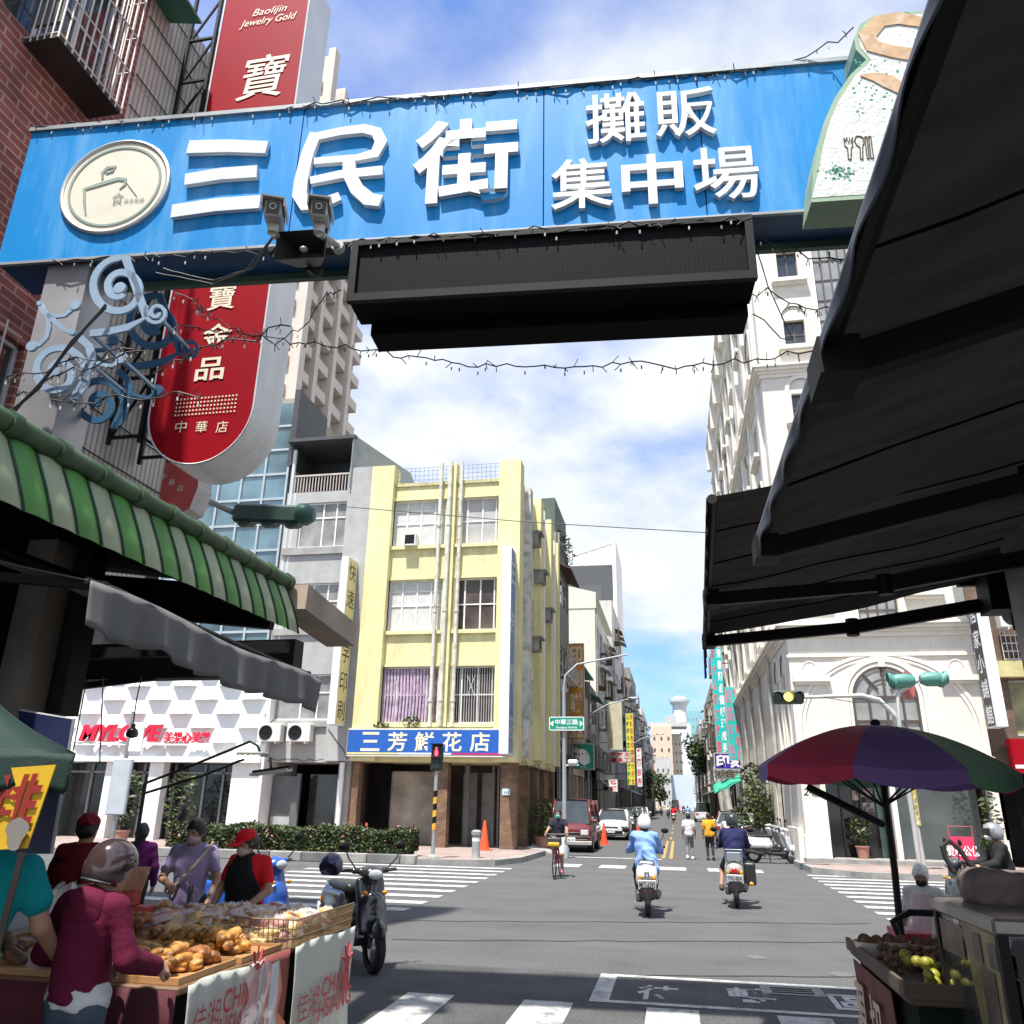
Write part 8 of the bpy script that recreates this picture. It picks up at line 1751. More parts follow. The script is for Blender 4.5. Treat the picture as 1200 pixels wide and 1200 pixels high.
for i in range(10):
    x, y = rn.uniform(cx0+.5, cx1-.2), rn.uniform(cy0+.2, cy1-.15); r = .09
    m = M(); m.grid(lambda u, v: (x+r*(1-.55*v+.15*math.sin(6.28*u*3+i))*math.cos(6.2832*u), y+r*(1-.55*v+.15*math.sin(6.28*u*4))*math.sin(6.2832*u), cz+.05+.20*v+.015*math.sin(6.28*u*5)), 22, 7)
    tag(m.build('plastic_bag', PLAS, at=(x, y, cz), smooth=2), 'small knotted clear bag of cut fruit on the fruit cart', 'plastic bag', 'bags of cut fruit on the cart')
q = P(1078, 1080, 7.6); tbx = thing('tray_table', 'small red topped table with a pale bag before the old person', 'table', (q[0], q[1], 0))
m = M(); m.bb(q[0]-.2, q[0]+.4, q[1]-.2, q[1]+.25, .78, .84); m.build('top', mat('table_crimson', (.45, .02, .07), .5), tbx)
for sx in (-.17, .37): m = M(); m.bb(q[0]+sx-.015, q[0]+sx+.015, q[1]-.015, q[1]+.015, 0, .78); m.build('leg', BLACK, tbx)
x, y = q[0]+.05, q[1]-.05; m = M(); m.grid(lambda u, v: (x+.16*(1-.5*v+.12*math.sin(6.28*u*3))*math.cos(6.2832*u), y+.13*(1-.5*v)*math.sin(6.2832*u), .845+.26*v), 24, 8); tag(m.build('plastic_bag', mat('pinkish_plastic', (.75, .6, .62), .3, alpha=.6), at=(x, y, .845), smooth=2), 'pale pinkish plastic bag on the small red table', 'plastic bag')
# food cart
fd = thing('food_cart', 'steel topped food cart with glass sides and yellow menu sheets', 'cart', (1.9, 4.7, 0))
gx, ga, gb2, gt = 1.355, 4.30, 5.22, 1.30
m = M(); m.bb(gx-.03, 2.6, ga-.03, gb2+.03, gt-.07, gt, bev=.012); m.build('top', mat('brushed_steel', (.30, .28, .26), .35, .8, var=.2, scale=6), fd)
for x, y in ((gx, ga), (gx, gb2), (2.5, ga), (2.5, gb2)): m = M(); m.bb(x-.015, x+.03, y-.02, y+.02, 0, gt-.07); m.build('post', BLACK, fd)
CGL = mat('cart_glass', (.16, .17, .165), .06, var=.6, scale=2, spec=.9, alpha=.55)
m = M(); m.quad((gx, ga+.02, .72), (gx, gb2-.02, .72), (gx, gb2-.02, gt-.07), (gx, ga+.02, gt-.07)); m.build('side_glass', CGL, fd)
m = M(); m.quad((gx-.004, ga+.02, .72), (gx-.004, ga+.40, .72), (gx-.004, ga+.50, gt-.08), (gx-.004, ga+.02, gt-.08)); o = m.build('menu_sheet', mat('menu_yellow', (.30, .235, .09), .4, var=.5, scale=5), fd)
for a, b, c, d_ in ((ga+.12, ga+.3, .8, 1.06), (ga+.05, ga+.16, 1.08, 1.18), (ga+.25, ga+.36, 1.08, 1.2)): m = M(); m.quad((gx-.008, a, c), (gx-.008, b, c), (gx-.008, b, d_), (gx-.008, a, d_)); m.build('menu_picture', mat('menu_dark', (.075, .055, .04), .4, var=.5, scale=12), o)
m = M(); m.quad((gx-.006, gb2-.4, 1.05), (gx-.006, gb2-.04, 1.05), (gx-.006, gb2-.04, 1.2), (gx-.006, gb2-.4, 1.2)); m.build('menu_sheet', mat('menu_brown', (.16, .10, .07), .4, var=.5, scale=7), fd)
m = M(); m.bb(gx+.03, 2.5, ga+.05, gb2-.04, .1, .70); m.bb(gx+.5, 2.5, ga, gb2, .7, gt-.09); m.build('cabinet', mat('cart_cabinet', (.02, .017, .015), .7), fd)
m = M(); m.quad((gx+.05, ga-.002, .72), (2.5, ga-.002, .72), (2.5, ga-.002, gt-.09), (gx+.05, ga-.002, gt-.09)); m.build('front_glass', mat('cart_glass_dark', (.02, .02, .02), .1, spec=.6), fd)
m = M(); m.bb(gx-.1, gx+.02, ga-.1, gb2, .62, .66); m.bb(gx-.1, gx-.085, ga-.1, gb2, .66, .70); m.build('chrome_shelf', CHROME, fd)
bg1 = thing('bag', 'greyish brown tote bag with a dark handle loop on the steel food cart', 'bag', (1.55, 4.75, gt))
s = SDF(); s.rbox(V(1.62, 4.95, gt+.07), V(.15, .10, .045), .035); s.ell(V(1.53, 4.95, gt+.09), V(.11, .10, .07), k=.06); sdf_obj(s, 'body', mat('bag_taupe', (.16, .125, .115), .75, var=.25, scale=6, bump=.3, bscale=30), bg1, .012, wob=.006, wsc=22, local=False)
hp = [np.array(P(*p, 4.95)) for p in ((1118, 1022), (1108, 1006), (1104, 992), (1112, 985), (1124, 995), (1136, 1012), (1146, 1020))]; m = M(); m.tube(hp, .013, 7); m.build('handle', mat('handle_dark', (.03, .022, .02), .7), bg1, smooth=True)
bg2 = thing('bag', 'dark red shopping bag lying beside the taupe bag on the food cart', 'bag', (1.95, 4.7, gt))
s = SDF(); s.rbox(V(1.98, 4.80, gt+.08), V(.18, .12, .055), .03); sdf_obj(s, 'body', mat('bag_darkred', (.13, .008, .015), .6, var=.25, scale=6), bg2, .014, wob=.006, wsc=20, local=False)

# ================================================================== vehicles in the side street
CARG = mat('car_glass', (.03, .04, .042), .04, var=.3, spec=.9); HLM = mat('headlamp', (.6, .62, .64), .08, spec=1.0)
def car(name, label, loc, rz, paint, L=4.4, W_=1.74, H=1.46, kind='sedan', plate=None, group=None, rear=False):
    t = thing(name, label, 'van' if kind == 'van' else 'car', tuple(loc), rz, group); w = W_/2; h = L/2
    if kind == 'van': st = [(h, .93, .32, .78), (h-.06, .98, .28, .92), (h-.25, 1, .25, 1.0), (0, 1, .25, 1.0), (-h+.1, 1, .27, 1.0), (-h, .95, .35, .95)]; cab = ((h-.2, .96), (h-.62, .80), (-h+.15, .82), (-h+.02, .95)); zb = .98
    else: st = [(h, .80, .30, .60), (h-.12, .92, .22, .70), (h-.55, .99, .20, .82), (h-1.2, 1, .2, .92), (0, 1, .2, .95), (-h+1.0, 1, .2, .97), (-h+.35, .97, .22, .95), (-h+.05, .9, .25, .86), (-h, .84, .34, .78)]; cab = ((h-1.15, .90), (h-1.95, .70), (-h+1.25, .70), (-h+.55, .86)); zb = .92
    m = M(True); n = 14; rows = []
    for y, ww, z0, z1 in st:
        a = w*ww; rows.append([(-a*.90, y, z0), (-a*.98, y, z0+.12), (-a, y, z0+(z1-z0)*.45), (-a*.985, y, z1-.14), (-a*.93, y, z1-.03), (-a*.5, y, z1+.015), (0, y, z1+.025), (a*.5, y, z1+.015), (a*.93, y, z1-.03), (a*.985, y, z1-.14), (a, y, z0+(z1-z0)*.45), (a*.98, y, z0+.12), (a*.90, y, z0)])
    k = len(rows[0]); vs = [p for r in rows for p in r]; fs = [(i*k+j, i*k+j+1, (i+1)*k+j+1, (i+1)*k+j) for i in range(len(rows)-1) for j in range(k-1)]+[(i*k+k-1, i*k, (i+1)*k, (i+1)*k+k-1) for i in range(len(rows)-1)]+[tuple(range(k)), tuple(range(len(rows)*k-1, (len(rows)-1)*k-1, -1))]
    m.add(vs, fs); m.build('body', paint, t, smooth=35)
    # cabin: glass band with painted pillars and roof
    (ya, wa), (yb_, wb_), (yc, wc_), (yd, wd) = cab; zt = H
    B = [(-w*wa, ya, zb), (w*wa, ya, zb), (w*.93, yd, zb), (-w*.93, yd, zb)]; T = [(-w*wb_, yb_, zt-.06), (w*wb_, yb_, zt-.06), (w*wc_, yc, zt-.06), (-w*wc_, yc, zt-.06)]
    m = M(True); m.quad(B[0], B[1], T[1], T[0]); m.build('windscreen', CARG, t)
    m = M(True); m.quad(B[2], B[3], T[3], T[2]); m.build('rear_window', CARG, t)
    for i, j in ((1, 2), (3, 0)): m = M(True); m.quad(B[i], B[j], T[j], T[i]); m.build('side_window', CARG, t)
    m = M(True)
    for i in range(4): m.tube([B[i], T[i]], .045, 6)
    ym = (yb_+yc)/2
    for sg in (-1, 1): m.tube([(sg*w*.945, ym, zb), (sg*w*wb_*1.01, ym, zt-.06)], .035, 6)
    m.grid(lambda u, v: (-w*wb_*1.02+2*w*wb_*1.02*u, yb_+.05+(yc-yb_-.1)*v, zt-.07+.07*math.sin(PI*u)**.5*math.sin(PI*min(max(v, .08), .92))**.4), 10, 8); m.build('roof', paint, t, smooth=2)
    for sx in (-1, 1):
        for yy in (h-.82, -h+.78):
            m = M(True); m.lathe((sx*(w-.1), yy, .31), [(.19, -.1), (.29, -.11), (.315, -.08), (.315, .08), (.29, .11), (.19, .1)], 24, ax=((0, 1, 0), (0, 0, 1), (1, 0, 0)), cap=False); wl_ = m.build('wheel', RUBBER, t, smooth=True)
            m = M(True); m.lathe((sx*(w-.1), yy, .31), [(0, .09*sx), (.06, .1*sx), (.18, .07*sx), (.2, .1*sx), (.2, -.05*sx)], 18, ax=((0, 1, 0), (0, 0, 1), (1, 0, 0)), cap=False); m.build('rim', CHROME, wl_, smooth=True)
        m = M(True); m.ell((sx*(w+.09), ya-.25, zb+.1), (.1, .06, .07), 12, 8); m.build('mirror', paint, t, smooth=True)
        if kind == 'van': m = M(True); m.box((sx*w*.68, h+.005, .70), (.28, .04, .17), bev=.01); m.build('headlight', HLM, t)
        else: m = M(True); m.ell((sx*w*.70, h-.12, .66), (.21, .16, .062), 14, 8); m.build('headlight', HLM, t, smooth=True)
        m = M(True); m.box((sx*w*.72, -h-.0, .78), (.3, .05, .13), bev=.01); m.build('tail_light', REDL, t)
    gm = mat('grille_black', (.012, .012, .013), .4)
    m = M(True); m.box((0, h+.0, .38), (1.15 if kind != 'van' else 1.3, .05, .16), bev=.015); m.box((0, h+.0, .62), (.7 if kind != 'van' else .75, .04, .06 if kind != 'van' else .15), bev=.01); m.build('grille', gm, t)
    m = M(True); m.box((0, h+.04, .44), (.38, .02, .16)); p_ = m.build('number_plate', WHITES, t)
    if plate: text(plate, (0, h+.053, .44), (-1, 0, 0), Z3, .32, .09, MATS['plate_black'], p_, bold=.012, local=True)
    m = M(True); m.box((0, -h-.02, .56), (.38, .02, .16)); m.build('number_plate', WHITES, t)
    if kind == 'van': m = M(True); m.box((0, h+.02, .33), (1.6, .08, .14), bev=.02); m.build('bumper', mat('van_bumper', (.33, .32, .31), .4), t); m = M(True); m.box((0, h+.015, .56), (1.5, .03, .05)); m.build('trim', CHROME, t)
    return t
PW = mat('car_white', (.72, .73, .73), .2, var=.02, coat=.8); PS = mat('car_silver', (.40, .44, .45), .25, .5, var=.03, coat=.6); PM = mat('car_maroon', (.14, .022, .028), .3, var=.1, coat=.5); PB = mat('car_black', (.012, .012, .014), .15, var=.05, coat=.8); PG = mat('car_grey', (.16, .165, .17), .25, .4, coat=.6)
car('parked_van', 'old maroon minivan parked nose out behind the street sign pole', (-3.95, 34.0, 0), PI, PM, L=3.9, W_=1.56, H=1.88, kind='van', plate='2186-HK')
car('parked_car', 'white sedan parked facing the crossing beside the orange cones', (-3.3, 45.4, 0), PI, PW, plate='BFX-7652')
car('parked_car', 'black sedan parked behind the white one in the side street', (-3.3, 52.2, 0), PI, PB)
car('parked_car', 'grey car parked third in the line on the left of the side street', (-3.35, 58.5, 0), PI, PG)
car('parked_car', 'silver car parked fourth in the line on the left of the side street', (-3.3, 66, 0), PI, PS)
car('parked_car', 'small white car farthest in the parked line on the left', (-3.3, 76, 0), PI, PW)
car('parked_car', 'silver car seen from behind beside the parked scooters', (2.6, 42, 0), R_(-4), PS, H=1.42)
car('parked_car', 'dark red car beyond the silver one on the right of the side street', (2.9, 50, 0), 0, PM)
car('parked_car', 'white van far down the right side of the street', (2.6, 95, 0), 0, PW, L=4.6, H=1.95, kind='van')
car('parked_car', 'red truck like van far down the middle of the street', (-.5, 190, 0), 0, mat('truck_red', (.45, .04, .05), .5), L=5, H=2.6, kind='van')
def cone(lab, x, y, z=0, h=.72, grp=None):
    t = thing('traffic_cone', lab, 'cone', (x, y, z), group=grp); m = M(); m.lathe((x, y, z), [(.16*h/.7, .03), (.13*h/.7, .04), (.03*h/.7, h), (0, h)], 18); m.build('cone_body', ORANGE, t, smooth=True); m = M(); m.box((x, y, z+.015), (.36*h/.7, .36*h/.7, .03)); m.build('base', ORANGE, t)
cone('taller orange cone in front of the white sedan', -3.42, 36.2, h=.98); cone('shorter orange cone just behind the taller one', -3.25, 38.5, h=.9); cone('orange cone standing right of the white sedan', -2.05, 45.5, h=.9)
q = G(565, 997, .15); cone('tall orange cone in the arcade of the flower shop', q[0], 29.2, .15, h=.95)
q = P(433, 985, 29); cone('small orange cone behind the hedge by the shutter', q[0], 28.6, .15, h=.8)

# ================================================================== street furniture
sp = thing('street_sign', 'green street name sign with white characters on a grey pole', 'sign', (-3.75, 28.9, 0))
m = M(); m.tube([(-3.75, 28.9, 0), (-3.75, 28.9, 5.6)], [.085, .06], 10); m.tube([(-3.75, 28.9, 5.6), (-3.7, 28.95, 6.0), (-3.3, 29.1, 6.4), tuple(P(735, 767, 29.6))], .032, 8); m.lathe((-3.75, 28.9, 0), [(.16, 0), (.15, .3), (.09, .4)], 12); m.build('pole', mat('pole_grey', (.36, .38, .40), .5, .4, var=.15), sp, smooth=True)
y_s = 28.75; a, b = P(643.5, 840, y_s), P(684.5, 856, y_s); x0, x1, z1, z0 = a[0], b[0], a[2], b[2]
m = M(); m.bb(x0, x1, y_s, y_s+.05, z0, z1); o = m.build('panel', GREEN, sp)
m = M(); m.bb(x0-.0, x1, y_s-.002, y_s-.001, z1-.025, z1); m.bb(x0, x1, y_s-.002, y_s-.001, z0, z0+.025); m.bb(x0, x0+.025, y_s-.002, y_s-.001, z0, z1); m.bb(x1-.025, x1, y_s-.002, y_s-.001, z0, z1); m.build('border', WHITES, o)
text('中華三路', ((x0+x1)/2, y_s-.004, z0+(z1-z0)*.62), (1, 0, 0), Z3, (x1-x0)*.66, (z1-z0)*.40, WHITES, o, bold=.012); text('Jhonghua 3rd Rd.', ((x0+x1)/2, y_s-.004, z0+(z1-z0)*.2), (1, 0, 0), Z3, (x1-x0)*.62, (z1-z0)*.18, WHITES, o, bold=.012)
for sg in (-1, 1): m = M(); c = (x0+x1)/2+sg*(x1-x0)*.42; m.poly([(c+sg*.07, y_s-.004, (z0+z1)/2), (c-sg*.05, y_s-.004, (z0+z1)/2+.1), (c-sg*.05, y_s-.004, (z0+z1)/2-.1)]); m.build('arrow', WHITES, o)
m = M(); q = P(668, 893, 28.8); m.box((q[0]+.1, 28.8, q[2]), (.34, .16, .16), bev=.04); m.bar((-3.75, 28.9, q[2]-.1), (q[0]+.3, 28.8, q[2]-.1), .05); m.build('camera_box', mat('box_offwhite', (.6, .61, .6), .5), sp)
for (lab, px, y, base, arm) in (('curved grey street lamp beside the green dog sign', 690, 52, 985, 735), ('second curved street lamp farther along the left row', 740, 80, 965, 772), ('third small street lamp far along the left row', 757, 120, 955, 775)):
    x = P(px, 950, y)[0]; t = thing('street_lamp', lab, 'street lamp', (x, y, 0), group='street lamps in the side street'); m = M(); zt = 7.2; m.tube([(x, y, 0), (x, y, zt-1), (x+.3, y, zt-.2), (x+1.2, y, zt+.3), (x+2.7, y, zt+.7)], [.08, .06, .045, .035, .03], 8); m.build('pole', MATS['pole_grey'], t, smooth=True); m = M(); m.ell((x+2.9, y, zt+.72), (.4, .14, .07), 12, 6); m.build('lamp_head', STEEL, t, smooth=True)
ps = thing('pedestrian_signal', 'pedestrian signal showing a red figure on a yellow and black striped pole', 'signal', (-7.0, 24.45, .15))
x, y = -7.0, 24.45
m = M(); m.tube([(x, y, .15), (x, y, 2.55)], .055, 10); m.build('pole', MATS['pole_grey'], ps, smooth=True)
m = M(); m.lathe((x, y, .15), [(.2, 0), (.18, .06), (.06, .12)], 12); m.build('base', KERB, ps)
YB = mat('hazard_yellow', (.72, .38, .02), .5)
m = M()
for i in range(6):
    for j in range(8):
        a0, a1 = 2*PI*j/8, 2*PI*(j+1)/8; zz0 = .85+i*.18; p = lambda a, z: (x+.062*math.cos(a), y+.062*math.sin(a), z+.09*a/PI*.5); m.m = i % 2
        m.quad(p(a0, zz0), p(a1, zz0), p(a1, zz0+.18), p(a0, zz0+.18))
m.build('hazard_stripes', [YB, BLACK], ps)
m = M(); m.bb(x-.17, x+.17, y-.1, y+.12, 2.56, 3.3, bev=.03); m.build('housing', mat('signal_black', (.015, .016, .017), .5), ps)
m = M(); m.bb(x-.18, x+.18, y-.2, y+.12, 3.3, 3.33); m.bb(x-.16, x+.16, y-.18, y-.1, 2.92, 2.94); m.build('hood', BLACK, ps)
m = M(); f = Fac((x, y-.112, 0), (1, 0, 0), (0, -1, 0)); m.lathe(f.p(0, 3.2, 0), [(.028, 0), (.028, .004), (0, .004)], 12, ax=(f.u, Z3, f.n)); m.poly([f.p(*q) for q in ((-.06, 3.05), (-.03, 3.16), (.03, 3.16), (.06, 3.05), (.035, 3.04), (.04, 2.98), (-.04, 2.98), (-.035, 3.04))]); m.build('red_figure', mat('signal_red_lit', (1.0, .03, .06), .4, emit=4), ps)
m = M(); f.box(m, -.11, .11, 2.62, 2.86, -.0, .006); m.build('dark_lens', mat('dark_lens', (.02, .03, .03), .2), ps)
bo = thing('bollard', 'short grey pavement bollard near the flower shop', 'bollard', (-5.95, 25.4, .15)); m = M(); m.lathe((-5.95, 25.4, .15), [(.13, 0), (.12, .1), (.12, .62), (.15, .63), (.15, .72), (.1, .76), (0, .77)], 16); m.build('post', mat('bollard_grey', (.34, .36, .36), .6, var=.2), bo, smooth=True)
m = M(); m.lathe((-5.95, 25.4, .15), [(.122, .45), (.122, .55)], 16, cap=False); m.build('band', WHITES, bo, smooth=True)
# traffic light with lit amber lamp, far right
TLL = mat('signal_amber_lit', (1.0, .62, .08), .4, emit=3.0)
ta_ = thing('traffic_light', 'horizontal traffic light with its amber lamp lit on a long curved arm', 'traffic light', (6.4, 25.5, .15))
a, b = np.array(P(905, 817, 25.5)), np.array(P(942, 817, 25.5)); c = (a+b)/2; w = (b[0]-a[0])
m = M(); m.bb(a[0], b[0], 25.45, 25.65, c[2]-.2, c[2]+.2, bev=.06); m.build('housing', mat('signal_dark_green', (.03, .055, .045), .5), ta_)
for i in range(3):
    cx = a[0]+w*(i+.5)/3; m = M(); m.lathe((cx, 25.45, c[2]), [(.125, 0), (.125, .012), (0, .02)], 18, ax=((1, 0, 0), (0, 0, 1), (0, -1, 0))); m.build('lens', TLL if i == 1 else mat('dark_lens', (.02, .03, .03)), ta_, smooth=True)
    m = M(); m.lathe((cx, 25.45, c[2]), [(.14, 0), (.145, .16)], 18, ax=((1, 0, 0), (0, 0, 1), (0, -1, 0)), cap=False); m.build('visor', mat('signal_dark_green', 0), ta_, smooth=True)
pb = [(b[0]-.1, 25.6, c[2]), np.array(P(975, 816, 25.6)), np.array(P(1010, 815, 25.6)), np.array(P(1030, 820, 25.6)), np.array(P(1046, 835, 25.6)), np.array(P(1052, 850, 25.6)), (P(1068, 920, 25.6)[0], 25.6, 0.15)]
m = M(); m.tube(pb, [.05, .055, .06, .07, .08, .09, .1], 10); m.build('arm', mat('arm_pale', (.52, .52, .49), .5, .2, var=.1, grime=.3), ta_, smooth=True)
m = M(); x = pb[-1][0]; m.lathe((x, 25.6, 0), [(.108, 1.3), (.108, 2.3)], 14, cap=False); m.build('sticker_wrap', mat('pole_stickers', (.62, .50, .12), .6, var=.8, scale=9, grime=.9, gcol=(.75, .75, .72), gscale=7), ta_, smooth=True)
td = thing('traffic_light', 'pair of green traffic light heads seen side on above the umbrella', 'traffic light', tuple(P(1052, 850, 25.0)))
q = np.array(P(1075, 797, 25.0))
for sg in (-1, 1):
    m = M(); cx = q+np.array([sg*.33, 0, .02*sg]); m.lathe(cx, [(.0, -.28), (.12, -.26), (.2, -.1), (.2, .2), (.17, .3), (0, .3)], 14, ax=((0, 1, 0), (0, 0, 1), (sg, 0, 0))); m.build('head', mat('signal_pale_green', (.07, .23, .19), .5, var=.12), td, smooth=True)
    for k in range(3): m = M(); m.lathe(cx+np.array([sg*(.22+.07*k), 0, -.05+.05*k]), [(.17, 0), (.19, .1)], 14, ax=((0, 1, 0), (0, 0, 1), (sg, 0, 0)), cap=False); m.build('visor', mat('signal_pale_green', 0), td, smooth=True)
m = M(); m.tube([q, q-[.3, 0, .2], np.array(P(1052, 812, 25)), np.array(P(1054, 850, 25)), (P(1068, 920, 25.6)[0]-.15, 25.3, .15)], .06, 8); m.build('pole', mat('arm_pale', 0), td, smooth=True)
m = M(); p = np.array(P(1064, 803, 25.3)); m.lathe(p, [(0, -.01), (.42, -.01), (.42, .01), (0, .01)], 20, ax=((.45, .1, .0), (0, 0, 1), (-.1, .98, 0))); m.build('round_sign', mat('faded_red_sign', (.6, .16, .16), .5, var=.3, scale=3), td)
wire('cable', 'thin wire slung under the traffic light arm', [P(965, 817, 25.4), P(1000, 823, 25.4), P(1040, 824, 25.4)], .012, 0, 70, wav=.003)
rbn = thing('folding_sign', 'red fabric sign on a thin metal frame on the right pavement', 'sign', tuple(P(1130, 1020, 24.8)))
a, b = P(1112, 980, 24.8), P(1145, 1012, 24.8); m = M()
m.tube([(a[0], 24.8, .15), (a[0], 24.8, a[2]+.25), (b[0], 24.8, a[2]+.25), (b[0], 24.8, .15)], .02, 6); m.build('frame', mat('frame_red', (.4, .06, .07), .5), rbn)
m = M(); m.quad((a[0], 24.79, a[2]-.7), (b[0], 24.79, a[2]-.7), (b[0], 24.79, a[2]), (a[0], 24.79, a[2])); m.build('fabric', mat('fabric_rose', (.62, .03, .10), .6), rbn)
text('愛心公休', ((a[0]+b[0])/2, 24.785, a[2]-.35), (1, 0, 0), Z3, .8, .26, WHITES, rbn, bold=.02)

# ================================================================== planting
hd = thing('hedge', 'long clipped green hedge in a kerbed planter before the salon', 'hedge', (-11.3, 25, .15))
rn = random.Random(2)
hx0, hx1, hy0, hy1 = -15.6, -7.75, 24.5, 25.5
m = M()
for i in range(9000):
    x = rn.uniform(hx0, hx1); f_ = rn.random(); top = .86+.05*math.sin(x*2.3)+.04*math.sin(x*5.1)
    if f_ < .55: y = hy0+abs(rn.gauss(0, .06)); z = rn.uniform(.25, top)
    elif f_ < .9: y = rn.uniform(hy0, hy1); z = top+rn.gauss(0, .035)
    else: y = rn.uniform(hy0, hy1); z = rn.uniform(.3, top); x = hx1-abs(rn.gauss(0, .05))
    p = Vector((x, y, z)); a = Vector((rn.gauss(0, 1), rn.gauss(0, 1), rn.gauss(0, .7))).normalized(); b = a.cross(Vector((rn.gauss(0, 1), rn.gauss(0, 1), rn.gauss(0, 1)))).normalized(); s_ = rn.uniform(.035, .075)
    m.m = 3 if rn.random() < .02 else rn.choice((0, 0, 1, 2)); m.add([p-a*s_, p+b*s_*.5, p+a*s_, p-b*s_*.5], [(0, 1, 2, 3)])
m.build('foliage', LEAF+[mat('hedge_blossom', (.6, .25, .28), .6)], hd)
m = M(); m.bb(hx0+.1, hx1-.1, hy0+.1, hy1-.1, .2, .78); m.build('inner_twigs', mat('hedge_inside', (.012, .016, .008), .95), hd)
pk = thing('planter_kerb', 'grey concrete kerb blocks around the hedge', 'kerb', (-11.3, 24.3, 0)); m = M()
xx = -15.8
i = 0
KD = [KERB, mat('kerb_dark', (.16, .16, .155), .85, var=.2, grime=.4)]
while xx < -7.4: m.m = i % 2; m.bb(xx, min(xx+.98, -7.35), 23.92, 24.14, .0, .26, bev=.02); xx += 1.0; i += 1
m.build('blocks', KD, pk); 
def pot(lab, x, y, z, pr, ph, blobs, n, leaf=.1):
    t = thing('potted_plant', lab, 'plant', (x, y, z)); m = M(); m.lathe((x, y, z), [(pr*.75, 0), (pr, ph*.9), (pr*1.08, ph*.9), (pr*1.08, ph), (pr*.9, ph), (0, ph*.95)], 18); m.build('pot', mat('terracotta_pale', (.42, .20, .15), .8, var=.15), t, smooth=True)
    m = M(); [m.tube([(x, y, z+ph*.9), b[0]], .012, 5) for b in blobs]; m.build('stem', BARK, t); m = M(); leaves(m, blobs, n, leaf, random.Random(int(x*10))); m.build('foliage', LEAF, t)
pot('bushy plant in a terracotta pot by the brick pillars of the corner building', -5.0, 32.2, .1, .28, .42, [((-5.1, 32.2, 1.0), (.45, .4, .5)), ((-5.0, 32.3, 1.5), (.35, .35, .4)), ((-4.8, 32.1, .8), (.35, .3, .3))], 420, .10)
pot('small potted plant inside the glazed entrance of the cream building', 5.5, 28.4, .27, .2, .36, [((5.5, 28.4, 1.1), (.3, .25, .45))], 130, .1)
pot('leafy plant at the right end of the cream building shop window', 9.0, 27.6, .2, .18, .3, [((9.0, 27.6, 1.5), (.25, .2, .9)), ((8.85, 27.5, .8), (.3, .2, .3))], 190, .12)
pot('tall leafy plant behind the salon glass at the left column', -19.3, 27.6, .15, .25, .4, [((-19.3, 27.6, 1.6), (.55, .4, 1.0))], 260, .12)
pot('second tall leafy plant by the right salon column', -17.2, 27.6, .15, .25, .4, [((-17.2, 27.6, 1.5), (.6, .4, 1.1))], 260, .12)
def tree(lab, x, y, h, r, seed, n=900, leaf=.2):
    rn = random.Random(seed); t = thing('tree', lab, 'tree', (x, y, 0)); m = M(); top = h-r*.8; m.tube([(x, y, 0), (x+.1, y, top*.5), (x, y, top)], [.16, .12, .06], 8); bl = []
    for k in range(9): a = rn.uniform(0, 2*PI); q = (x+r*.65*math.cos(a)*rn.random()**.5, y+r*.65*math.sin(a)*rn.random()**.5, h-r+rn.uniform(-.75, .75)*r); m.tube([(x, y, top*.75), q], [.05, .015], 5); bl.append((q, (r*rn.uniform(.3, .5),)*3))
    m.build('trunk', BARK, t, smooth=True); m = M(); leaves(m, bl, n, leaf, rn); m.build('crown', LEAF, t)
tree('green bush like tree beside the parked scooters and the cream building', 3.3, 39.0, 3.6, 1.5, 1, 1300, .13); tree('dark leafy shrub tree between the cream building and the parked scooters', 3.35, 36.6, 2.6, 1.1, 2, 900, .12)
tree('round dark green street tree far along the right side', 3.0, 120, 11.5, 3.6, 3, 1600, .35); tree('small green street tree far along the left side', -3.6, 130, 6.5, 2.2, 4, 900, .25); tree('second small street tree farther along the left side', -3.2, 165, 7, 2.6, 5, 900, .3)
ga_ = thing('shop_awning', 'bright green cloth awning under the small red and white sign', 'awning', (3.4, 52, 3)); a = np.array(P(838, 930, 52)); b = np.array(P(872, 914, 52)); m = M(); m.grid(lambda u, v: a*(1-u)+b*u+np.array([0, 3*v, .5*v-.15*math.sin(PI*v)+.05*math.sin(u*12)]), 14, 6); m.build('cloth', mat('awning_mint', (.02, .36, .22), .6, var=.15), ga_, smooth=2, thick=.03)
m = M(); m.bar(a, a+[1.2, 3, .6], .05); m.build('arm', BLACK, ga_)
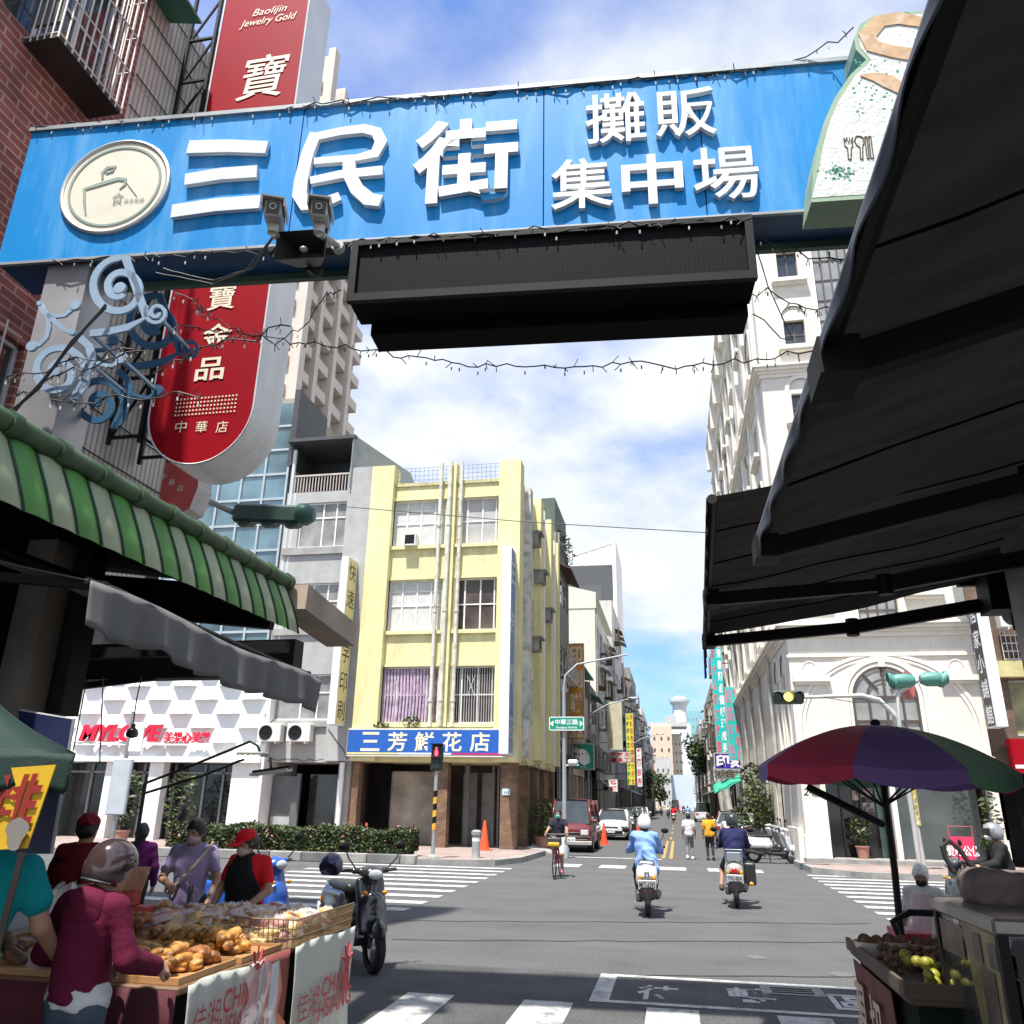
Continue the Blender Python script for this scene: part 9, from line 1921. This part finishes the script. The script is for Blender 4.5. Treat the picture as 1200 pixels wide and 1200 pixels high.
# bicycle with its rider, crossing the side street
q = G(650, 1030); bx_, by_ = q[0], q[1]+.5
bi = thing('bicycle', 'city bicycle with a yellow topped front basket ridden towards the camera', 'bicycle', (bx_, by_, 0), PI)
for y in (-.53, .53): m = M(True); m.lathe((0, y, .33), [(.31, -.015), (.335, 0), (.31, .015)], 28, ax=((0, 1, 0), (0, 0, 1), (1, 0, 0)), cap=False); w_ = m.build('wheel', RUBBER, bi, smooth=True); m = M(True); [m.tube([(0, y, .33), (0, y+.31*math.cos(a), .33+.31*math.sin(a))], .003, 3) for a in np.linspace(0, 2*PI, 17)[:-1]]; m.build('spokes', CHROME, w_)
m = M(True); m.tube([(0, -.53, .33), (0, -.15, .30), (0, .40, .78), (0, .53, .33)], .018, 8); m.tube([(0, -.15, .3), (0, -.22, .82)], .018, 8); m.tube([(0, -.53, .33), (0, -.2, .7), (0, .38, .82)], .014, 8); m.tube([(0, .40, .78), (0, .38, 1.0)], .016, 8); m.build('frame', mat('bike_rose', (.35, .03, .10), .4), bi, smooth=True)
m = M(True); m.tube([(-.28, .2, 1.02), (-.2, .36, 1.0), (.2, .36, 1.0), (.28, .2, 1.02)], .012, 8); m.build('handlebar', CHROME, bi, smooth=True)
m = M(True); m.ell((0, -.24, .86), (.09, .13, .04), 12, 8); m.build('saddle', BLACK, bi, smooth=True)
m = M(True); m.box((0, .55, .83), (.34, .24, .2), bev=.03); m.build('basket', mat('basket_dark', (.05, .045, .04), .7, var=.4, scale=20), bi); m = M(True); m.box((0, .56, .78), (.33, .25, .13), bev=.04); m.build('yellow_bag', mat('bag_yellow', (.55, .38, .03), .6), bi)
t, J, f_, A, k = person('woman riding a bicycle in black top, white shorts and mint mask', (bx_, by_+.24-.0, 0), PI, 1.58, dict(pel=(0, 0, .95), waist=(0, .03, 1.09), chest=(0, .06, 1.27), neck=(0, .07, 1.43), head=(0, .10, 1.56), shR=(.17, .07, 1.38), shL=(-.17, .07, 1.38), elR=(.25, .22, 1.18), elL=(-.25, .22, 1.18), wrR=(.28, .42, 1.1), wrL=(-.28, .42, 1.1), hipR=(.09, .02, .94), hipL=(-.09, .02, .94), knR=(.11, .33, .78), knL=(-.11, .22, .56), anR=(.10, .16, .42), anL=(-.10, .05, .17)), cloth('black_navy', (.02, .02, .035)), .55, cloth('white_shorts', (.62, .60, .58)), .95, mat('shoe_pink', (.6, .12, .2), .6), hair='bob', res=.017, hem=.9)
mask(t, f_, A, k, cloth('mint_mask', (.10, .50, .42)))
